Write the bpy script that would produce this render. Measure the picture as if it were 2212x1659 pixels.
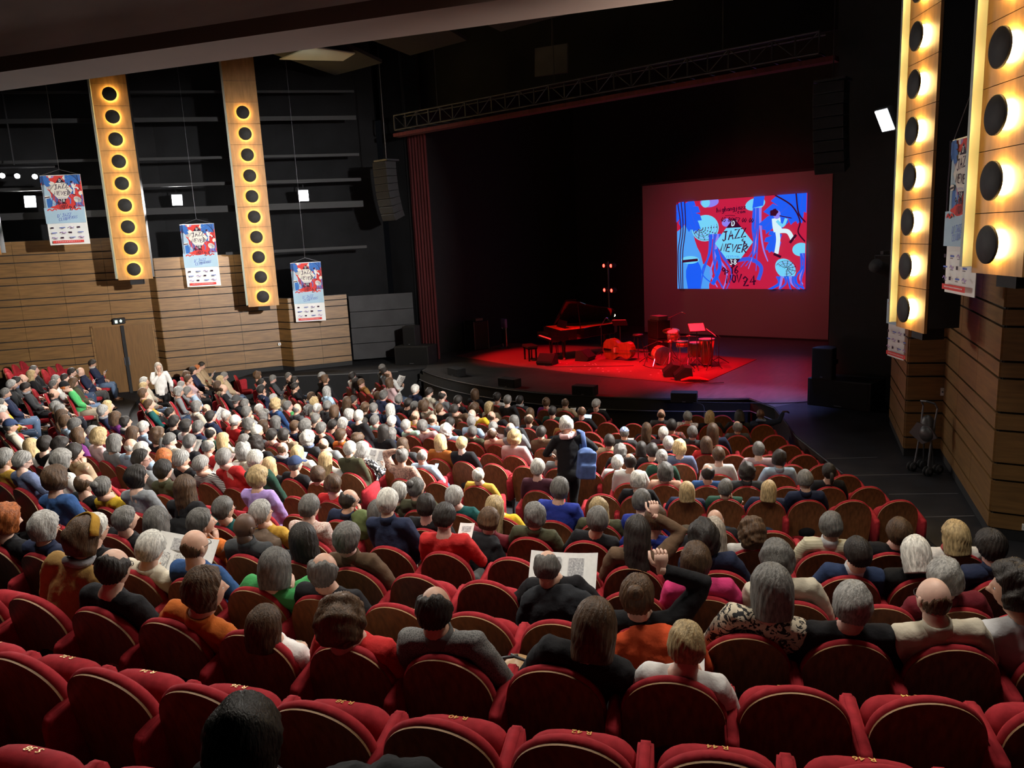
import bpy, bmesh, math, random
import numpy as np
from mathutils import Vector, Matrix, Euler

for o in list(bpy.data.objects):
    bpy.data.objects.remove(o)
sc = bpy.context.scene
COL = sc.collection
PI = math.pi

# ------------------------------------------------------------------ camera
# hall frame: x along the stage, y towards the stage, z up, z = 0 at the front row
cam_d = bpy.data.cameras.new('camera')
cam_d.sensor_width = 36.0
cam_d.sensor_fit = 'HORIZONTAL'
cam_d.lens = 26.92
cam_d.clip_end = 200
cam = bpy.data.objects.new('camera', cam_d)
COL.objects.link(cam)
cr = Vector((0.78375, 0.61918, -0.04845)); cu = Vector((-0.07906, 0.17684, 0.98106)); cf = Vector((-0.61602, 0.76508, -0.18755))
cm = Matrix.Identity(4)
for i in range(3):
    cm[i][0] = cr[i]; cm[i][1] = cu[i]; cm[i][2] = -cf[i]
cm[0][3], cm[1][3], cm[2][3] = 0.0, 0.0, 4.96
cam.matrix_world = cm
sc.camera = cam

# ------------------------------------------------------------------ view and world
sc.view_settings.view_transform = 'Standard'
sc.view_settings.look = 'None'
sc.view_settings.gamma = 1
sc.view_settings.exposure = 0.0
sc.view_settings.use_curve_mapping = False
sc.cycles.use_denoising = True
sc.cycles.max_bounces = 6
sc.cycles.diffuse_bounces = 3
sc.cycles.glossy_bounces = 3
sc.cycles.sample_clamp_indirect = 4.0
w = bpy.data.worlds.new('hall_dark')
sc.world = w
w.use_nodes = True
w.node_tree.nodes['Background'].inputs[0].default_value = (0.5, 0.55, 0.65, 1)
w.node_tree.nodes['Background'].inputs[1].default_value = 0.004

def aim(o, target):
    d = Vector(target) - o.location
    o.rotation_euler = d.to_track_quat('-Z', 'Y').to_euler()

def lamp(name, kind, loc, target, power, color=(1, 1, 1), size=0.4, size_y=None, spot=60, blend=0.4, spread=None):
    d = bpy.data.lights.new(name, kind)
    d.energy = power
    d.color = color
    if kind == 'AREA':
        d.size = size
        if size_y:
            d.shape = 'RECTANGLE'; d.size_y = size_y
        if spread:
            d.spread = math.radians(spread)
    elif kind == 'SPOT':
        d.spot_size = math.radians(spot); d.spot_blend = blend; d.shadow_soft_size = size
    else:
        d.shadow_soft_size = size
    o = bpy.data.objects.new(name, d)
    COL.objects.link(o)
    o.location = loc
    aim(o, target)
    return o

# flood lamps of the hall: (position, aim, power)
FLOODS = [
    ((-27.07, 10.02, 6.81), (-18.0, 7.5, 0.9), 320, 110),
    ((-24.50, 13.45, 6.71), (-16.5, 9.5, 0.6), 300, 110),
    ((-21.39, 16.13, 6.66), (-14.0, 10.5, 0.5), 290, 110),
    ((-3.52, 15.23, 6.68), (-10.5, 6.5, 1.0), 760, 84),
    ((-2.06, 13.5, 7.19), (-9.0, 3.0, 1.5), 700, 84),
    ((0.55, 7.6, 7.05), (-22.5, 12.6, 4.6), 520, 46),  # added out of view to brighten the left banners and wood
]
WHITE = (1.0, 0.97, 0.93)
for i, (p, t, e, spr) in enumerate(FLOODS):
    d = (Vector(t) - Vector(p)).normalized()
    lamp('flood_beam', 'AREA', Vector(p) + d * 0.10, t, e, WHITE, 0.30, 0.38, spread=spr)
# house lights in the ceiling ahead of the bulkhead
HOUSE = [(-19.5, 9.5, 10.6), (-16.0, 9.0, 10.6), (-12.5, 9.3, 10.6), (-9.0, 9.8, 10.6), (-6.0, 10.0, 10.6)]
for p in HOUSE:
    lamp('house_light', 'AREA', p, (p[0] * 0.95, p[1] - 2.2, 1.0), 165, (1.0, 0.93, 0.82), 0.5, spread=86)
# downlights in the soffit over the rear rows
SOFFIT = [(-8.6, 1.6), (-6.0, 3.0), (-3.4, 4.2), (-0.9, 5.2)]
for x, y in SOFFIT:
    lamp('soffit_light', 'AREA', (x, y, 7.40), (x * 0.97, y - 0.1, 1.0), 78, (1.0, 0.93, 0.82), 1.0, spread=130)
# stage lights on the truss
for x, y, tx, ty, e in [(-16.5, 17.6, -15.6, 20.8, 5200), (-13.5, 17.6, -12.8, 20.8, 6500), (-10.5, 17.6, -10.6, 20.6, 6500), (-8.6, 17.6, -7.6, 20.0, 7000)]:
    lamp('red_spot', 'SPOT', (x, y - .45, 8.15), (tx, ty, 0.9), e, (1.0, 0.006, 0.018), 0.12, spot=50 if x > -9 else 34, blend=0.7)
lamp('back_red_spot', 'SPOT', (-13.0, 26.0, 8.6), (-12.2, 21.0, 1.4), 4000, (1.0, 0.01, 0.03), 0.15, spot=40, blend=0.6)
lamp('blue_spot', 'SPOT', (-5.9, 17.1, 8.15), (-6.9, 17.2, 0.9), 4200, (0.30, 0.36, 1.0), 0.12, spot=36, blend=0.9)
lamp('screen_spill', 'SPOT', (-11.5, 18.3, 8.1), (-11.5, 27.4, 3.6), 1500, (1.0, 0.07, 0.13), 0.3, spot=62, blend=0.9)  # added spot standing in for red stage spill on the screen

# ------------------------------------------------------------------ materials
def mat(name, color=(0.5, 0.5, 0.5), rough=0.6, metal=0.0, noise=0.0, nscale=20.0, stretch=(1, 1, 1), coord='Object', emit=None, strength=0.0,
        objcol=False, bump=0.0, bscale=None, spec=0.5, color2=None, sheen=0.0):
    m = bpy.data.materials.new(name)
    m.use_nodes = True
    nt = m.node_tree
    b = nt.nodes['Principled BSDF']
    b.inputs['Roughness'].default_value = rough
    b.inputs['Metallic'].default_value = metal
    b.inputs['Specular IOR Level'].default_value = spec
    b.inputs['Base Color'].default_value = (*color, 1)
    if sheen:
        b.inputs['Sheen Weight'].default_value = sheen
    src = None
    if objcol:
        oi = nt.nodes.new('ShaderNodeObjectInfo')
        src = oi.outputs['Color']
        nt.links.new(src, b.inputs['Base Color'])
    if noise or bump:
        tc = nt.nodes.new('ShaderNodeTexCoord')
        mp = nt.nodes.new('ShaderNodeMapping')
        mp.inputs['Scale'].default_value = stretch
        if coord == 'World':
            g = nt.nodes.new('ShaderNodeNewGeometry')
            nt.links.new(g.outputs['Position'], mp.inputs['Vector'])
        else:
            nt.links.new(tc.outputs[coord], mp.inputs['Vector'])
        nz = nt.nodes.new('ShaderNodeTexNoise')
        nz.inputs['Scale'].default_value = nscale
        nz.inputs['Detail'].default_value = 5
        nt.links.new(mp.outputs[0], nz.inputs['Vector'])
    if noise:
        mx = nt.nodes.new('ShaderNodeMix'); mx.data_type = 'RGBA'; mx.blend_type = 'MULTIPLY' if color2 is None else 'MIX'
        cr_ = nt.nodes.new('ShaderNodeMapRange')
        cr_.inputs['From Min'].default_value = 0.3; cr_.inputs['From Max'].default_value = 0.7
        nt.links.new(nz.outputs['Fac'], cr_.inputs['Value'])
        if color2 is None:
            cr_.inputs['To Min'].default_value = 1 - noise; cr_.inputs['To Max'].default_value = 1 + noise * 0.6
            mx.inputs[0].default_value = 1.0
            if src: nt.links.new(src, mx.inputs[6])
            else: mx.inputs[6].default_value = (*color, 1)
            nt.links.new(cr_.outputs[0], mx.inputs[7])
        else:
            nt.links.new(cr_.outputs[0], mx.inputs[0])
            mx.inputs[6].default_value = (*color, 1); mx.inputs[7].default_value = (*color2, 1)
        nt.links.new(mx.outputs[2], b.inputs['Base Color'])
    if bump:
        bp = nt.nodes.new('ShaderNodeBump'); bp.inputs['Strength'].default_value = bump; bp.inputs['Distance'].default_value = 0.01
        n2 = nz
        if bscale:
            n2 = nt.nodes.new('ShaderNodeTexNoise'); n2.inputs['Scale'].default_value = bscale
            nt.links.new(mp.outputs[0], n2.inputs['Vector'])
        nt.links.new(n2.outputs['Fac'], bp.inputs['Height']); nt.links.new(bp.outputs[0], b.inputs['Normal'])
    if emit:
        b.inputs['Emission Color'].default_value = (*emit, 1)
        b.inputs['Emission Strength'].default_value = strength
    return m

M = {}
M['wood'] = mat('maple_panel', (0.19, 0.098, 0.031), 0.45, noise=0.30, nscale=1.6, stretch=(1.2, 1.2, 14), coord='World', bump=0.03)
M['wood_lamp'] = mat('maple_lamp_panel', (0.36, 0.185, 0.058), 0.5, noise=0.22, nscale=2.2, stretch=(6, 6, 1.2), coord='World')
M['black'] = mat('matt_black', (0.008, 0.008, 0.009), 0.75, noise=0.3, nscale=4)
M['blackwall'] = mat('black_wall', (0.007, 0.007, 0.008), 0.9, spec=0.2, noise=0.35, nscale=1.3, coord='World')
M['darkpanel'] = mat('dark_grey_panel', (0.030, 0.029, 0.031), 0.7, noise=0.3, nscale=2, coord='World')
M['steel'] = mat('grey_steel', (0.11, 0.11, 0.12), 0.5, 0.3)
M['darksteel'] = mat('dark_steel', (0.03, 0.03, 0.034), 0.5, 0.4)
M['railsteel'] = mat('blackened_rail', (0.010, 0.010, 0.011), 0.7)
M['chrome'] = mat('chrome', (0.75, 0.75, 0.77), 0.18, 1.0)
M['floor'] = mat('charcoal_floor', (0.016, 0.016, 0.018), 0.8, spec=0.2, noise=0.45, nscale=3.0, coord='World')
M['stagefloor'] = mat('black_stage_boards', (0.055, 0.052, 0.052), 0.38, noise=0.35, nscale=2.0, stretch=(9, 1, 1), coord='World', bump=0.02)
M['carpet'] = mat('stage_carpet', (0.15, 0.035, 0.038), 0.95, noise=0.3, nscale=60, coord='World', bump=0.2)
M['soffit'] = mat('taupe_soffit', (0.115, 0.098, 0.088), 0.85, noise=0.25, nscale=0.5, stretch=(1, 3, 1), coord='World')
M['fascia'] = mat('beige_fascia', (0.15, 0.092, 0.064), 0.85, noise=0.12, nscale=0.8, coord='World')
M['greenmetal'] = mat('grey_green_metal', (0.26, 0.28, 0.235), 0.45, 0.2)
M['disc'] = mat('black_grille', (0.012, 0.011, 0.010), 0.7, noise=0.5, nscale=14)
M['glow'] = mat('warm_bulb', (1, 0.8, 0.4), 0.5, emit=(1.0, 0.66, 0.22), strength=110.0)
M['floodglow'] = mat('flood_face', (1, 1, 1), 0.3, emit=(0.95, 0.97, 1.0), strength=30.0)
M['curtain'] = mat('wine_curtain', (0.075, 0.006, 0.008), 0.9, noise=0.4, nscale=3, stretch=(6, 6, 0.3), coord='World')
M['screen'] = mat('screen_cloth', (0.22, 0.20, 0.205), 0.95, spec=0.1)
M['white'] = mat('white_plastic', (0.75, 0.75, 0.72), 0.5)
M['paper'] = mat('white_paper', (0.80, 0.80, 0.78), 0.8, noise=0.06, nscale=30)
M['ink'] = mat('grey_print', (0.22, 0.22, 0.24), 0.8, noise=0.6, nscale=90, color2=(0.62, 0.62, 0.62))
M['inkdark'] = mat('dark_print', (0.06, 0.06, 0.07), 0.8, noise=0.5, nscale=60)
M['red_fabric'] = mat('red_seat_fabric', (0.33, 0.022, 0.030), 0.9, noise=0.22, nscale=22, bump=0.12, bscale=500, spec=0.15)
M['seat_wood'] = mat('seat_back_veneer', (0.22, 0.082, 0.030), 0.36, noise=0.35, nscale=5, stretch=(8, 8, 1.2))
M['ply_edge'] = mat('plywood_edge', (0.30, 0.17, 0.075), 0.6, noise=0.2, nscale=60)
M['gold'] = mat('gold_lettering', (0.75, 0.50, 0.14), 0.4, 0.3)
M['gloss_black'] = mat('black_lacquer', (0.006, 0.006, 0.007), 0.10, spec=0.6)

# ------------------------------------------------------------------ geometry helpers
class MB:
    """collects simple shapes; build() links them as one mesh object"""
    def __init__(s):
        s.v = []; s.f = []; s.m = []; s.mi = 0
    def add(s, vs, fs):
        b = len(s.v)
        s.v.extend([tuple(map(float, p)) for p in vs])
        for f in fs:
            s.f.append([i + b for i in f]); s.m.append(s.mi)
        return s
    def box(s, c, d, rz=0.0, rx=0.0, ry=0.0):
        R = Euler((rx, ry, rz)).to_matrix()
        P = []
        for z in (-.5, .5):
            for y in (-.5, .5):
                for x in (-.5, .5):
                    P.append(R @ Vector((x * d[0], y * d[1], z * d[2])) + Vector(c))
        return s.add(P, [(0, 2, 3, 1), (4, 5, 7, 6), (0, 1, 5, 4), (2, 6, 7, 3), (0, 4, 6, 2), (1, 3, 7, 5)])
    def tube(s, pts, r, n=8, cap=True, flat=None):
        pts = [Vector(p) for p in pts]
        k = len(pts)
        rr = r if isinstance(r, (list, tuple)) else [r] * k
        t0 = (pts[1] - pts[0]).normalized()
        up = Vector((0, 0, 1)) if abs(t0.z) < 0.9 else Vector((0, 1, 0))
        a = t0.cross(up).normalized()
        P = []
        for i in range(k):
            t = (pts[min(i + 1, k - 1)] - pts[max(i - 1, 0)]).normalized()
            a = (a - t * a.dot(t))
            a = a.normalized() if a.length > 1e-6 else t.orthogonal().normalized()
            b = t.cross(a)
            q = rr[i]; qa, qb = q if isinstance(q, tuple) else (q, q)
            for j in range(n):
                g = 2 * PI * j / n
                P.append(pts[i] + a * (qa * math.cos(g)) + b * (qb * math.sin(g)))
        F = []
        for i in range(k - 1):
            for j in range(n):
                j2 = (j + 1) % n
                F.append((i * n + j, i * n + j2, (i + 1) * n + j2, (i + 1) * n + j))
        if cap:
            F.append(tuple(range(n - 1, -1, -1))); F.append(tuple((k - 1) * n + j for j in range(n)))
        return s.add(P, F)
    def cyl(s, p0, p1, r0, r1=None, n=16):
        return s.tube([p0, p1], [r0, r0 if r1 is None else r1], n)
    def lathe(s, prof, c=(0, 0, 0), n=24, R=None):
        R = R or Matrix.Identity(3)
        P = []
        for (r, z) in prof:
            for j in range(n):
                g = 2 * PI * j / n
                P.append(R @ Vector((r * math.cos(g), r * math.sin(g), z)) + Vector(c))
        F = []
        for i in range(len(prof) - 1):
            for j in range(n):
                j2 = (j + 1) % n
                F.append((i * n + j, i * n + j2, (i + 1) * n + j2, (i + 1) * n + j))
        F.append(tuple(range(n - 1, -1, -1))); F.append(tuple((len(prof) - 1) * n + j for j in range(n)))
        return s.add(P, F)
    def prism(s, poly, h, T=None):
        """polygon in x,y extruded from 0 to h along z, placed by matrix T"""
        T = T or Matrix.Identity(4)
        n = len(poly)
        P = [T @ Vector((x, y, 0)) for x, y in poly] + [T @ Vector((x, y, h)) for x, y in poly]
        F = [tuple(range(n - 1, -1, -1)), tuple(range(n, 2 * n))]
        for i in range(n):
            j = (i + 1) % n
            F.append((i, j, n + j, n + i))
        return s.add(P, F)
    def ball(s, c, r, nu=14, nv=9):
        r = r if isinstance(r, (list, tuple)) else (r, r, r)
        P = [(c[0], c[1], c[2] - r[2])]
        for i in range(1, nv):
            e = -PI / 2 + PI * i / nv
            for j in range(nu):
                g = 2 * PI * j / nu
                P.append((c[0] + r[0] * math.cos(e) * math.cos(g), c[1] + r[1] * math.cos(e) * math.sin(g), c[2] + r[2] * math.sin(e)))
        P.append((c[0], c[1], c[2] + r[2]))
        F = [(0, 1 + (j + 1) % nu, 1 + j) for j in range(nu)]
        for i in range(nv - 2):
            for j in range(nu):
                a = 1 + i * nu + j; b = 1 + i * nu + (j + 1) % nu
                F.append((a, b, b + nu, a + nu))
        e = len(P) - 1; q = 1 + (nv - 2) * nu
        F += [(q + j, q + (j + 1) % nu, e) for j in range(nu)]
        return s.add(P, F)
    def mesh(s, name, mats, smooth=False):
        me = bpy.data.meshes.new(name)
        me.from_pydata(s.v, [], s.f)
        for q in (mats if isinstance(mats, (list, tuple)) else [mats]):
            me.materials.append(q)
        if any(s.m):
            me.polygons.foreach_set('material_index', s.m)
        if smooth:
            me.polygons.foreach_set('use_smooth', [True] * len(s.f))
        me.update()
        return me
    def build(s, name, mats, parent=None, smooth=False, bevel=0.0):
        o = link(name, s.mesh(name, mats, smooth), parent)
        if bevel:
            bv = o.modifiers.new('bevel', 'BEVEL'); bv.width = bevel; bv.segments = 2; bv.limit_method = 'ANGLE'
        return o

def link(name, data, parent=None):
    o = bpy.data.objects.new(name, data)
    COL.objects.link(o)
    if parent is not None:
        o.parent = parent
    return o

def empty(name, loc=(0, 0, 0), rz=0.0):
    o = link(name, None)
    o.empty_display_size = 0.2
    o.location = loc
    o.rotation_euler = (0, 0, rz)
    return o

def tag(o, label=None, cat=None, group=None, kind=None):
    if label: o['label'] = label
    if cat: o['category'] = cat
    if group: o['group'] = group
    if kind: o['kind'] = kind
    return o

def structure(o, label=None):
    o['kind'] = 'structure'
    if label: o['label'] = label
    return o

def copy_tree(o, parent=None):
    c = o.copy()
    COL.objects.link(c)
    if parent is not None: c.parent = parent
    for ch in o.children:
        copy_tree(ch, c)
    return c

def frame3(x, y, z):
    """matrix whose columns are three axes"""
    m = Matrix.Identity(4)
    for i in range(3):
        m[i][0] = x[i]; m[i][1] = y[i]; m[i][2] = z[i]
    return m
UNIT = MB().box((0, 0, 0), (1, 1, 1)).mesh('unit_panel', M['wood'])

# ------------------------------------------------------------------ seating floor (stepped rows)
CX, CY = -12.49, 26.58
ROWS=[('T', 28.58, 2.66), ('S', 27.78, 2.44), ('R', 26.98, 2.23), ('Q', 26.2, 2.02), ('P', 25.38, 1.81), ('N', 24.53, 1.6), ('M', 23.65, 1.39), ('L', 22.76, 1.2), ('K', 21.82, 1.01), ('J', 20.81, 0.81), ('I', 19.8, 0.62), ('H', 18.93, 0.5), ('G', 18.04, 0.38), ('F', 17.16, 0.27), ('E', 16.3, 0.18), ('D', 15.41, 0.1), ('C', 14.53, 0.05), ('B', 13.58, 0.02), ('A', 12.66, -0.0)]

ROWD = {n: (r, z) for n, r, z in ROWS}
def arc_ring(mb, prof, a0, a1, n):
    """revolve a (radius, height) profile about the hall centre"""
    P = []
    for i in range(n + 1):
        t = a0 + (a1 - a0) * i / n
        for r, z in prof:
            P.append((CX + r * math.sin(t), CY - r * math.cos(t), z))
    k = len(prof)
    F = [(i * k + j, i * k + j + 1, (i + 1) * k + j + 1, (i + 1) * k + j) for i in range(n) for j in range(k - 1)]
    mb.add(P, F)
prof = [(31.5, 2.66)]
for n_, r_, z_ in ROWS:
    prof += [(r_ + 0.30, prof[-1][1]), (r_ + 0.30, z_)]
prof.append((9.0, 0.0))
mb = MB(); arc_ring(mb, prof, -0.95, 0.72, 90)
structure(mb.build('floor', M['floor']))

# ------------------------------------------------------------------ stage
SZ = 0.9
front = [(-17.71, 17.57)]
for i in range(25):
    t = -0.50 + 1.06 * i / 24
    r = 10.62
    front.append((CX + r * math.sin(t), CY - r * math.cos(t)))
front = [p for p in front if p[0] > -17.72 and p[0] < -6.6] + [(-6.0, 16.9)]
right_edge = [(-6.0, 16.9), (-5.53, 16.08), (-4.79, 14.72), (-3.53, 13.0), (-1.85, 10.67), (-0.95, 9.4), (-0.45, 8.4)]
left_edge = [(-22.4, 13.6), (-21.76, 14.12), (-18.91, 16.14), (-18.2, 16.76), (-17.71, 17.57)]
M['wingfloor'] = mat('dark_wing_floor', (0.016, 0.016, 0.019), 0.5, noise=0.4, nscale=2.5, coord='World', spec=0.35)
def top_slab(poly, z0, z1):
    m = MB(); m.prism(poly, z1 - z0, Matrix.Translation((0, 0, z0))); return m
pl = front + [(-5.2, 18.5), (-5.2, 30), (-19.5, 30), (-19.5, 19.5)]
structure(top_slab(pl, SZ - 0.05, SZ).build('floor_stage', M['stagefloor']))
structure(top_slab(left_edge + [(-19.5, 19.5), (-20.5, 19.5), (-23.5, 16.0)], SZ - 0.05, SZ - 0.002).build('floor_wing_left', M['floor']))
structure(top_slab(right_edge + [(2.0, 8.4), (2.0, 12.5), (-2.5, 16), (-3.0, 18.5), (-5.2, 18.5)], SZ - 0.05, SZ - 0.002).build('floor_wing_right', M['wingfloor']))
def fascia(pts, name, z0, z1, mt, off=0.0):
    m = MB()
    for (a, b) in zip(pts, pts[1:]):
        m.add([(a[0], a[1], z0), (b[0], b[1], z0), (b[0], b[1], z1), (a[0], a[1], z1)], [(0, 1, 2, 3)])
    return structure(m.build(name, mt))
fascia(front, 'wall_stage_front', -0.05, SZ - 0.05, M['black'])
fascia(left_edge, 'wall_wing_left', -0.05, SZ - 0.05, M['black'])
M['darkwood'] = mat('dark_wood_fascia', (0.035, 0.017, 0.010), 0.5, noise=0.3, nscale=4, stretch=(1, 1, 8))
fascia(right_edge, 'wall_wing_right', -0.05, SZ - 0.05, M['darkwood'])
# nosing strips along the stage edges
def strip(pts, z, name, r, mt):
    m = MB(); m.tube([(x, y, z) for x, y in pts], r, 6); return structure(m.build(name, mt))
cc = Vector((CX, CY))
strip(front, SZ - 0.03, 'trim_1', 0.022, M['darksteel'])
strip([tuple(cc + (Vector(p) - cc) * 1.012) for p in front], SZ - 0.30, 'trim_2', 0.012, M['steel'])
strip(left_edge[1:4], SZ - 0.02, 'trim_3', 0.016, M['steel'])
strip(right_edge, SZ - 0.03, 'trim_4', 0.02, M['darksteel'])
fascia([tuple(cc + (Vector(p) - cc) * 1.010) for p in front], 'trim_5', SZ - 0.34, SZ - 0.10, M['black'])
# tape lines on the right wing
for k, (a, b) in enumerate([((-3.84, 13.42), (-3.13, 13.91)), ((-3.25, 12.66), (-1.99, 13.49)), ((-2.52, 12.02), (-1.69, 12.55)), ((-1.9, 11.29), (-1.36, 11.67))]):
    a, b = Vector(a), Vector(b); d = (b - a).normalized(); n = Vector((-d.y, d.x)) * 0.014
    m = MB(); m.add([(*(a + n), SZ + .001), (*(a - n), SZ + .001), (*(b - n), SZ + .001), (*(b + n), SZ + .001)], [(0, 1, 2, 3)])
    structure(m.build('trim_%d' % (6 + k), M['steel']))
# carpet
cp = top_slab([(-18.5, 19.9), (-15.0, 19.0), (-11.74, 18.55), (-9.0, 18.55), (-8.6, 19.2), (-8.7, 22.9), (-13.5, 23.6), (-18.8, 23.2)], SZ, SZ + 0.012)
tag(cp.build('stage_carpet', M['carpet']), 'large red-lit carpet under the piano and drum kit', 'carpet')
# ------------------------------------------------------------------ stage house: black walls, drapes
def wall_quad(name, a, b, z0, z1, mt, label=None, th=0.1):
    a, b = Vector((*a, 0)), Vector((*b, 0)); d = (b - a); L = d.length
    m = MB(); m.box((L / 2, 0, (z0 + z1) / 2), (L, th, z1 - z0))
    o = m.build(name, mt)
    o.location = a; o.rotation_euler = (0, 0, math.atan2(d.y, d.x))
    return structure(o, label)
wall_quad('wall_stage_back', (-24, 29.5), (-1, 29.5), 0, 13, M['black'])
wall_quad('wall_stage_left', (-19.6, 19.2), (-19.6, 29.5), 0, 13, M['black'])
wall_quad('wall_stage_right', (-5.2, 18.5), (-5.2, 29.5), 0, 13, M['black'])
wall_quad('wall_portal_right', (-5.3, 18.5), (-3.3, 18.5), SZ, 13, M['black'])
wall_quad('wall_portal_left', (-20.8, 19.3), (-18.9, 19.3), SZ, 13, M['blackwall'])
wall_quad('wall_portal_head', (-24, 19.6), (-2, 19.6), 9.3, 13, M['blackwall'])
# black side panels past the wood on the left
for k in range(4):
    z0 = SZ + 0.12 + k * 0.56
    m = MB(); m.box((0, 0, 0), (2.2, 0.05, 0.54))
    o = m.build('wall_panel', M['darkpanel']); o.location = (-20.30, 18.15, z0 + 0.27); o.rotation_euler = (0, 0, math.radians(50)); structure(o)
# dark red house curtain, pleated
m = MB(); P = []
for i in range(41):
    x = -19.35 + 0.85 * i / 40
    P += [(x, 19.05 + 0.05 * math.sin(i * 0.95), SZ + .02), (x, 19.05 + 0.05 * math.sin(i * 0.95), 8.7)]
m.add(P, [(2 * i, 2 * i + 2, 2 * i + 3, 2 * i + 1) for i in range(40)])
tag(m.build('house_curtain', M['curtain'], smooth=True), 'narrow strip of dark red velvet curtain at the left of the stage', 'curtain')
# ------------------------------------------------------------------ wood walls with separate panels
JOINTS = [SZ + 0.13, 1.24, 1.67, 1.89, 2.31, 2.54, 2.97, 3.18, 3.61, 3.83, 4.26, 4.49, 4.93, 5.16, 5.58, 5.82, 6.25]
LW = [(-20.78, 17.04), (-21.72, 15.33), (-22.37, 15.33), (-24.10, 12.19), (-24.55, 12.19), (-28.6, 6.05)]
LTOP = [3.35, 3.35, 4.88, 4.88, 5.58]
RW = [(-3.49, 16.44), (-2.77, 14.2), (-2.24, 14.45), (-1.10, 10.95), (1.6, 11.25)]
RTOP = [4.93, 4.93, 5.58, 5.58]
random.seed(5)
def panel_wall(name, a, b, ztop, label, cols=None, zlow=None, skip=None):
    a, b = Vector((*a, 0)), Vector((*b, 0)); d = b - a; L = d.length
    root = empty(name, a, math.atan2(d.y, d.x)); structure(root, label)
    z0 = zlow if zlow is not None else SZ - 0.6
    m = MB(); m.box((L / 2, 0.045, (z0 + ztop) / 2), (L, 0.04, ztop - z0)); m.build('backing', M['black'], root)
    n = cols or max(1, round(L / 1.22))
    js = [z for z in JOINTS if z < ztop - 0.05] + [ztop]
    if zlow is not None:
        js = [zlow] + [z for z in js if z > zlow + 0.1]
    for zi, (za, zb) in enumerate(zip(js, js[1:])):
        for c in range(n):
            x0, x1 = L * c / n, L * (c + 1) / n
            if skip and skip(x0, x1, za, zb): continue
            p = link('panel', UNIT, root)
            p.location = ((x0 + x1) / 2, 0.0 + random.uniform(-.002, .002), (za + zb) / 2)
            p.scale = (x1 - x0 - 0.008, 0.04, zb - za - 0.030)
    return root
# side walls: the panels face the hall, so the walls run so that their back (-y local) is outside
def flip(pts): return pts
door_x = None
for k in range(5):
    a, b = LW[k], LW[k + 1]
    panel_wall('wall_left_%d' % (k + 1), b, a, LTOP[k], ['wood panelled left wall nearest the stage', 'narrow wood return beside the third hanging banner', 'wood panelled left wall behind the second banner', 'narrow wood return beside the exit door', 'wood panelled left wall at the far left'][k],
               skip=(lambda x0, x1, za, zb: False))
for k in range(4):
    a, b = RW[k], RW[k + 1]
    panel_wall('wall_right_%d' % (k + 1), a, b, RTOP[k], ['wood panelled right wall beside the stage', 'wood return behind the folded pushchair', 'receding wood panelled right wall', 'wood panelled return at the right edge'][k], cols=[2, 1, 3, 2][k])
    m = MB()
for k, (a, b) in enumerate(list(zip(RW, RW[1:])) + list(zip(LW[1:], LW))):
    a, b = Vector((*a, 0)), Vector((*b, 0)); d = b - a
    m = MB(); m.box((d.length / 2, 0.01, SZ + 0.05), (d.length, 0.03, 0.16))
    o = m.build('baseboard_%d' % (k + 1), M['black']); o.location = a; o.rotation_euler = (0, 0, math.atan2(d.y, d.x)); structure(o)
# black upper walls above the wood
UL = [(-20.6, 18.8), (-22.6, 16.8), (-25.9, 13.7), (-31.6, 4.6)]
for k in range(3):
    wall_quad('wall_upper_left_%d' % (k + 1), UL[k], UL[k + 1], 2.0, 12.5, M['blackwall'])
UR = [(-3.2, 18.6), (-1.6, 13.5), (1.8, 11.6), (2.4, 4.0)]
for k in range(3):
    wall_quad('wall_upper_right_%d' % (k + 1), UR[k], UR[k + 1], 0.5, 12.5, M['blackwall'])
# maintenance rails along the black upper left wall
RA, RB = Vector((-29.2, 5.75, 0)), Vector((-20.2, 17.6, 0))
for z, h in [(9.83, .07), (9.02, .13), (7.87, .08), (7.08, .10), (6.30, .20), (4.90, .09)]:
    RS = RA if z > 5 else Vector((-22.9, 14.05, 0))
    d = RB - RS; m = MB(); m.box((d.length / 2, 0, 0), (d.length, 0.06, h))
    o = m.build('wall_rail', M['railsteel'])
    o.location = RS + Vector((0.25, -0.2, z)); o.rotation_euler = (0, 0, math.atan2(d.y, d.x))
    tag(o, 'dark %s horizontal rail on the black left wall, %s' % ('wide' if h > .1 else 'thin', {9.83: 'highest of all', 9.02: 'second from the top', 7.87: 'third from the top', 7.08: 'just above the flood lamps', 6.30: 'just below the flood lamps', 4.90: 'lowest of all'}[z]), 'rail')
# ------------------------------------------------------------------ ceiling
m = MB(); m.add([(-33, -4, 12.3), (4, -4, 12.3), (4, 31, 12.3), (-33, 31, 12.3)], [(0, 1, 2, 3)])
structure(m.build('ceiling', M['blackwall']))
BD = Vector((-0.930, -0.368, 0)); BN = Vector((-0.368, 0.930, 0)); B0 = Vector((-8.04, 6.59, 0))   # bulkhead edge line
def bulk(name, v0, v1, z0, z1, mt, slope=0.0):
    """beam along the bulkhead line, v measured away from the stage side"""
    a = B0 - BD * 14; b = B0 + BD * 16
    P = []
    for q in (a, b):
        for v, z in ((v0, z0), (v1, z0 + slope), (v1, z1 + slope), (v0, z1)):
            P.append(q - BN * v + Vector((0, 0, z)))
    m = MB(); m.add(P, [(0, 1, 2, 3), (7, 6, 5, 4), (0, 4, 5, 1), (1, 5, 6, 2), (2, 6, 7, 3), (3, 7, 4, 0)])
    return structure(m.build(name, mt))
bulk('ceiling_fascia', 0.0, 0.85, 7.40, 7.75, M['fascia'])
bulk('ceiling_slot', 0.85, 1.05, 7.60, 7.75, M['black'])
bulk('ceiling_soffit', 1.05, 3.1, 7.52, 7.80, M['soffit'])
M['soffit2'] = mat('brown_soffit', (0.045, 0.036, 0.032), 0.85, noise=0.2, nscale=1, coord='World')
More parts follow.
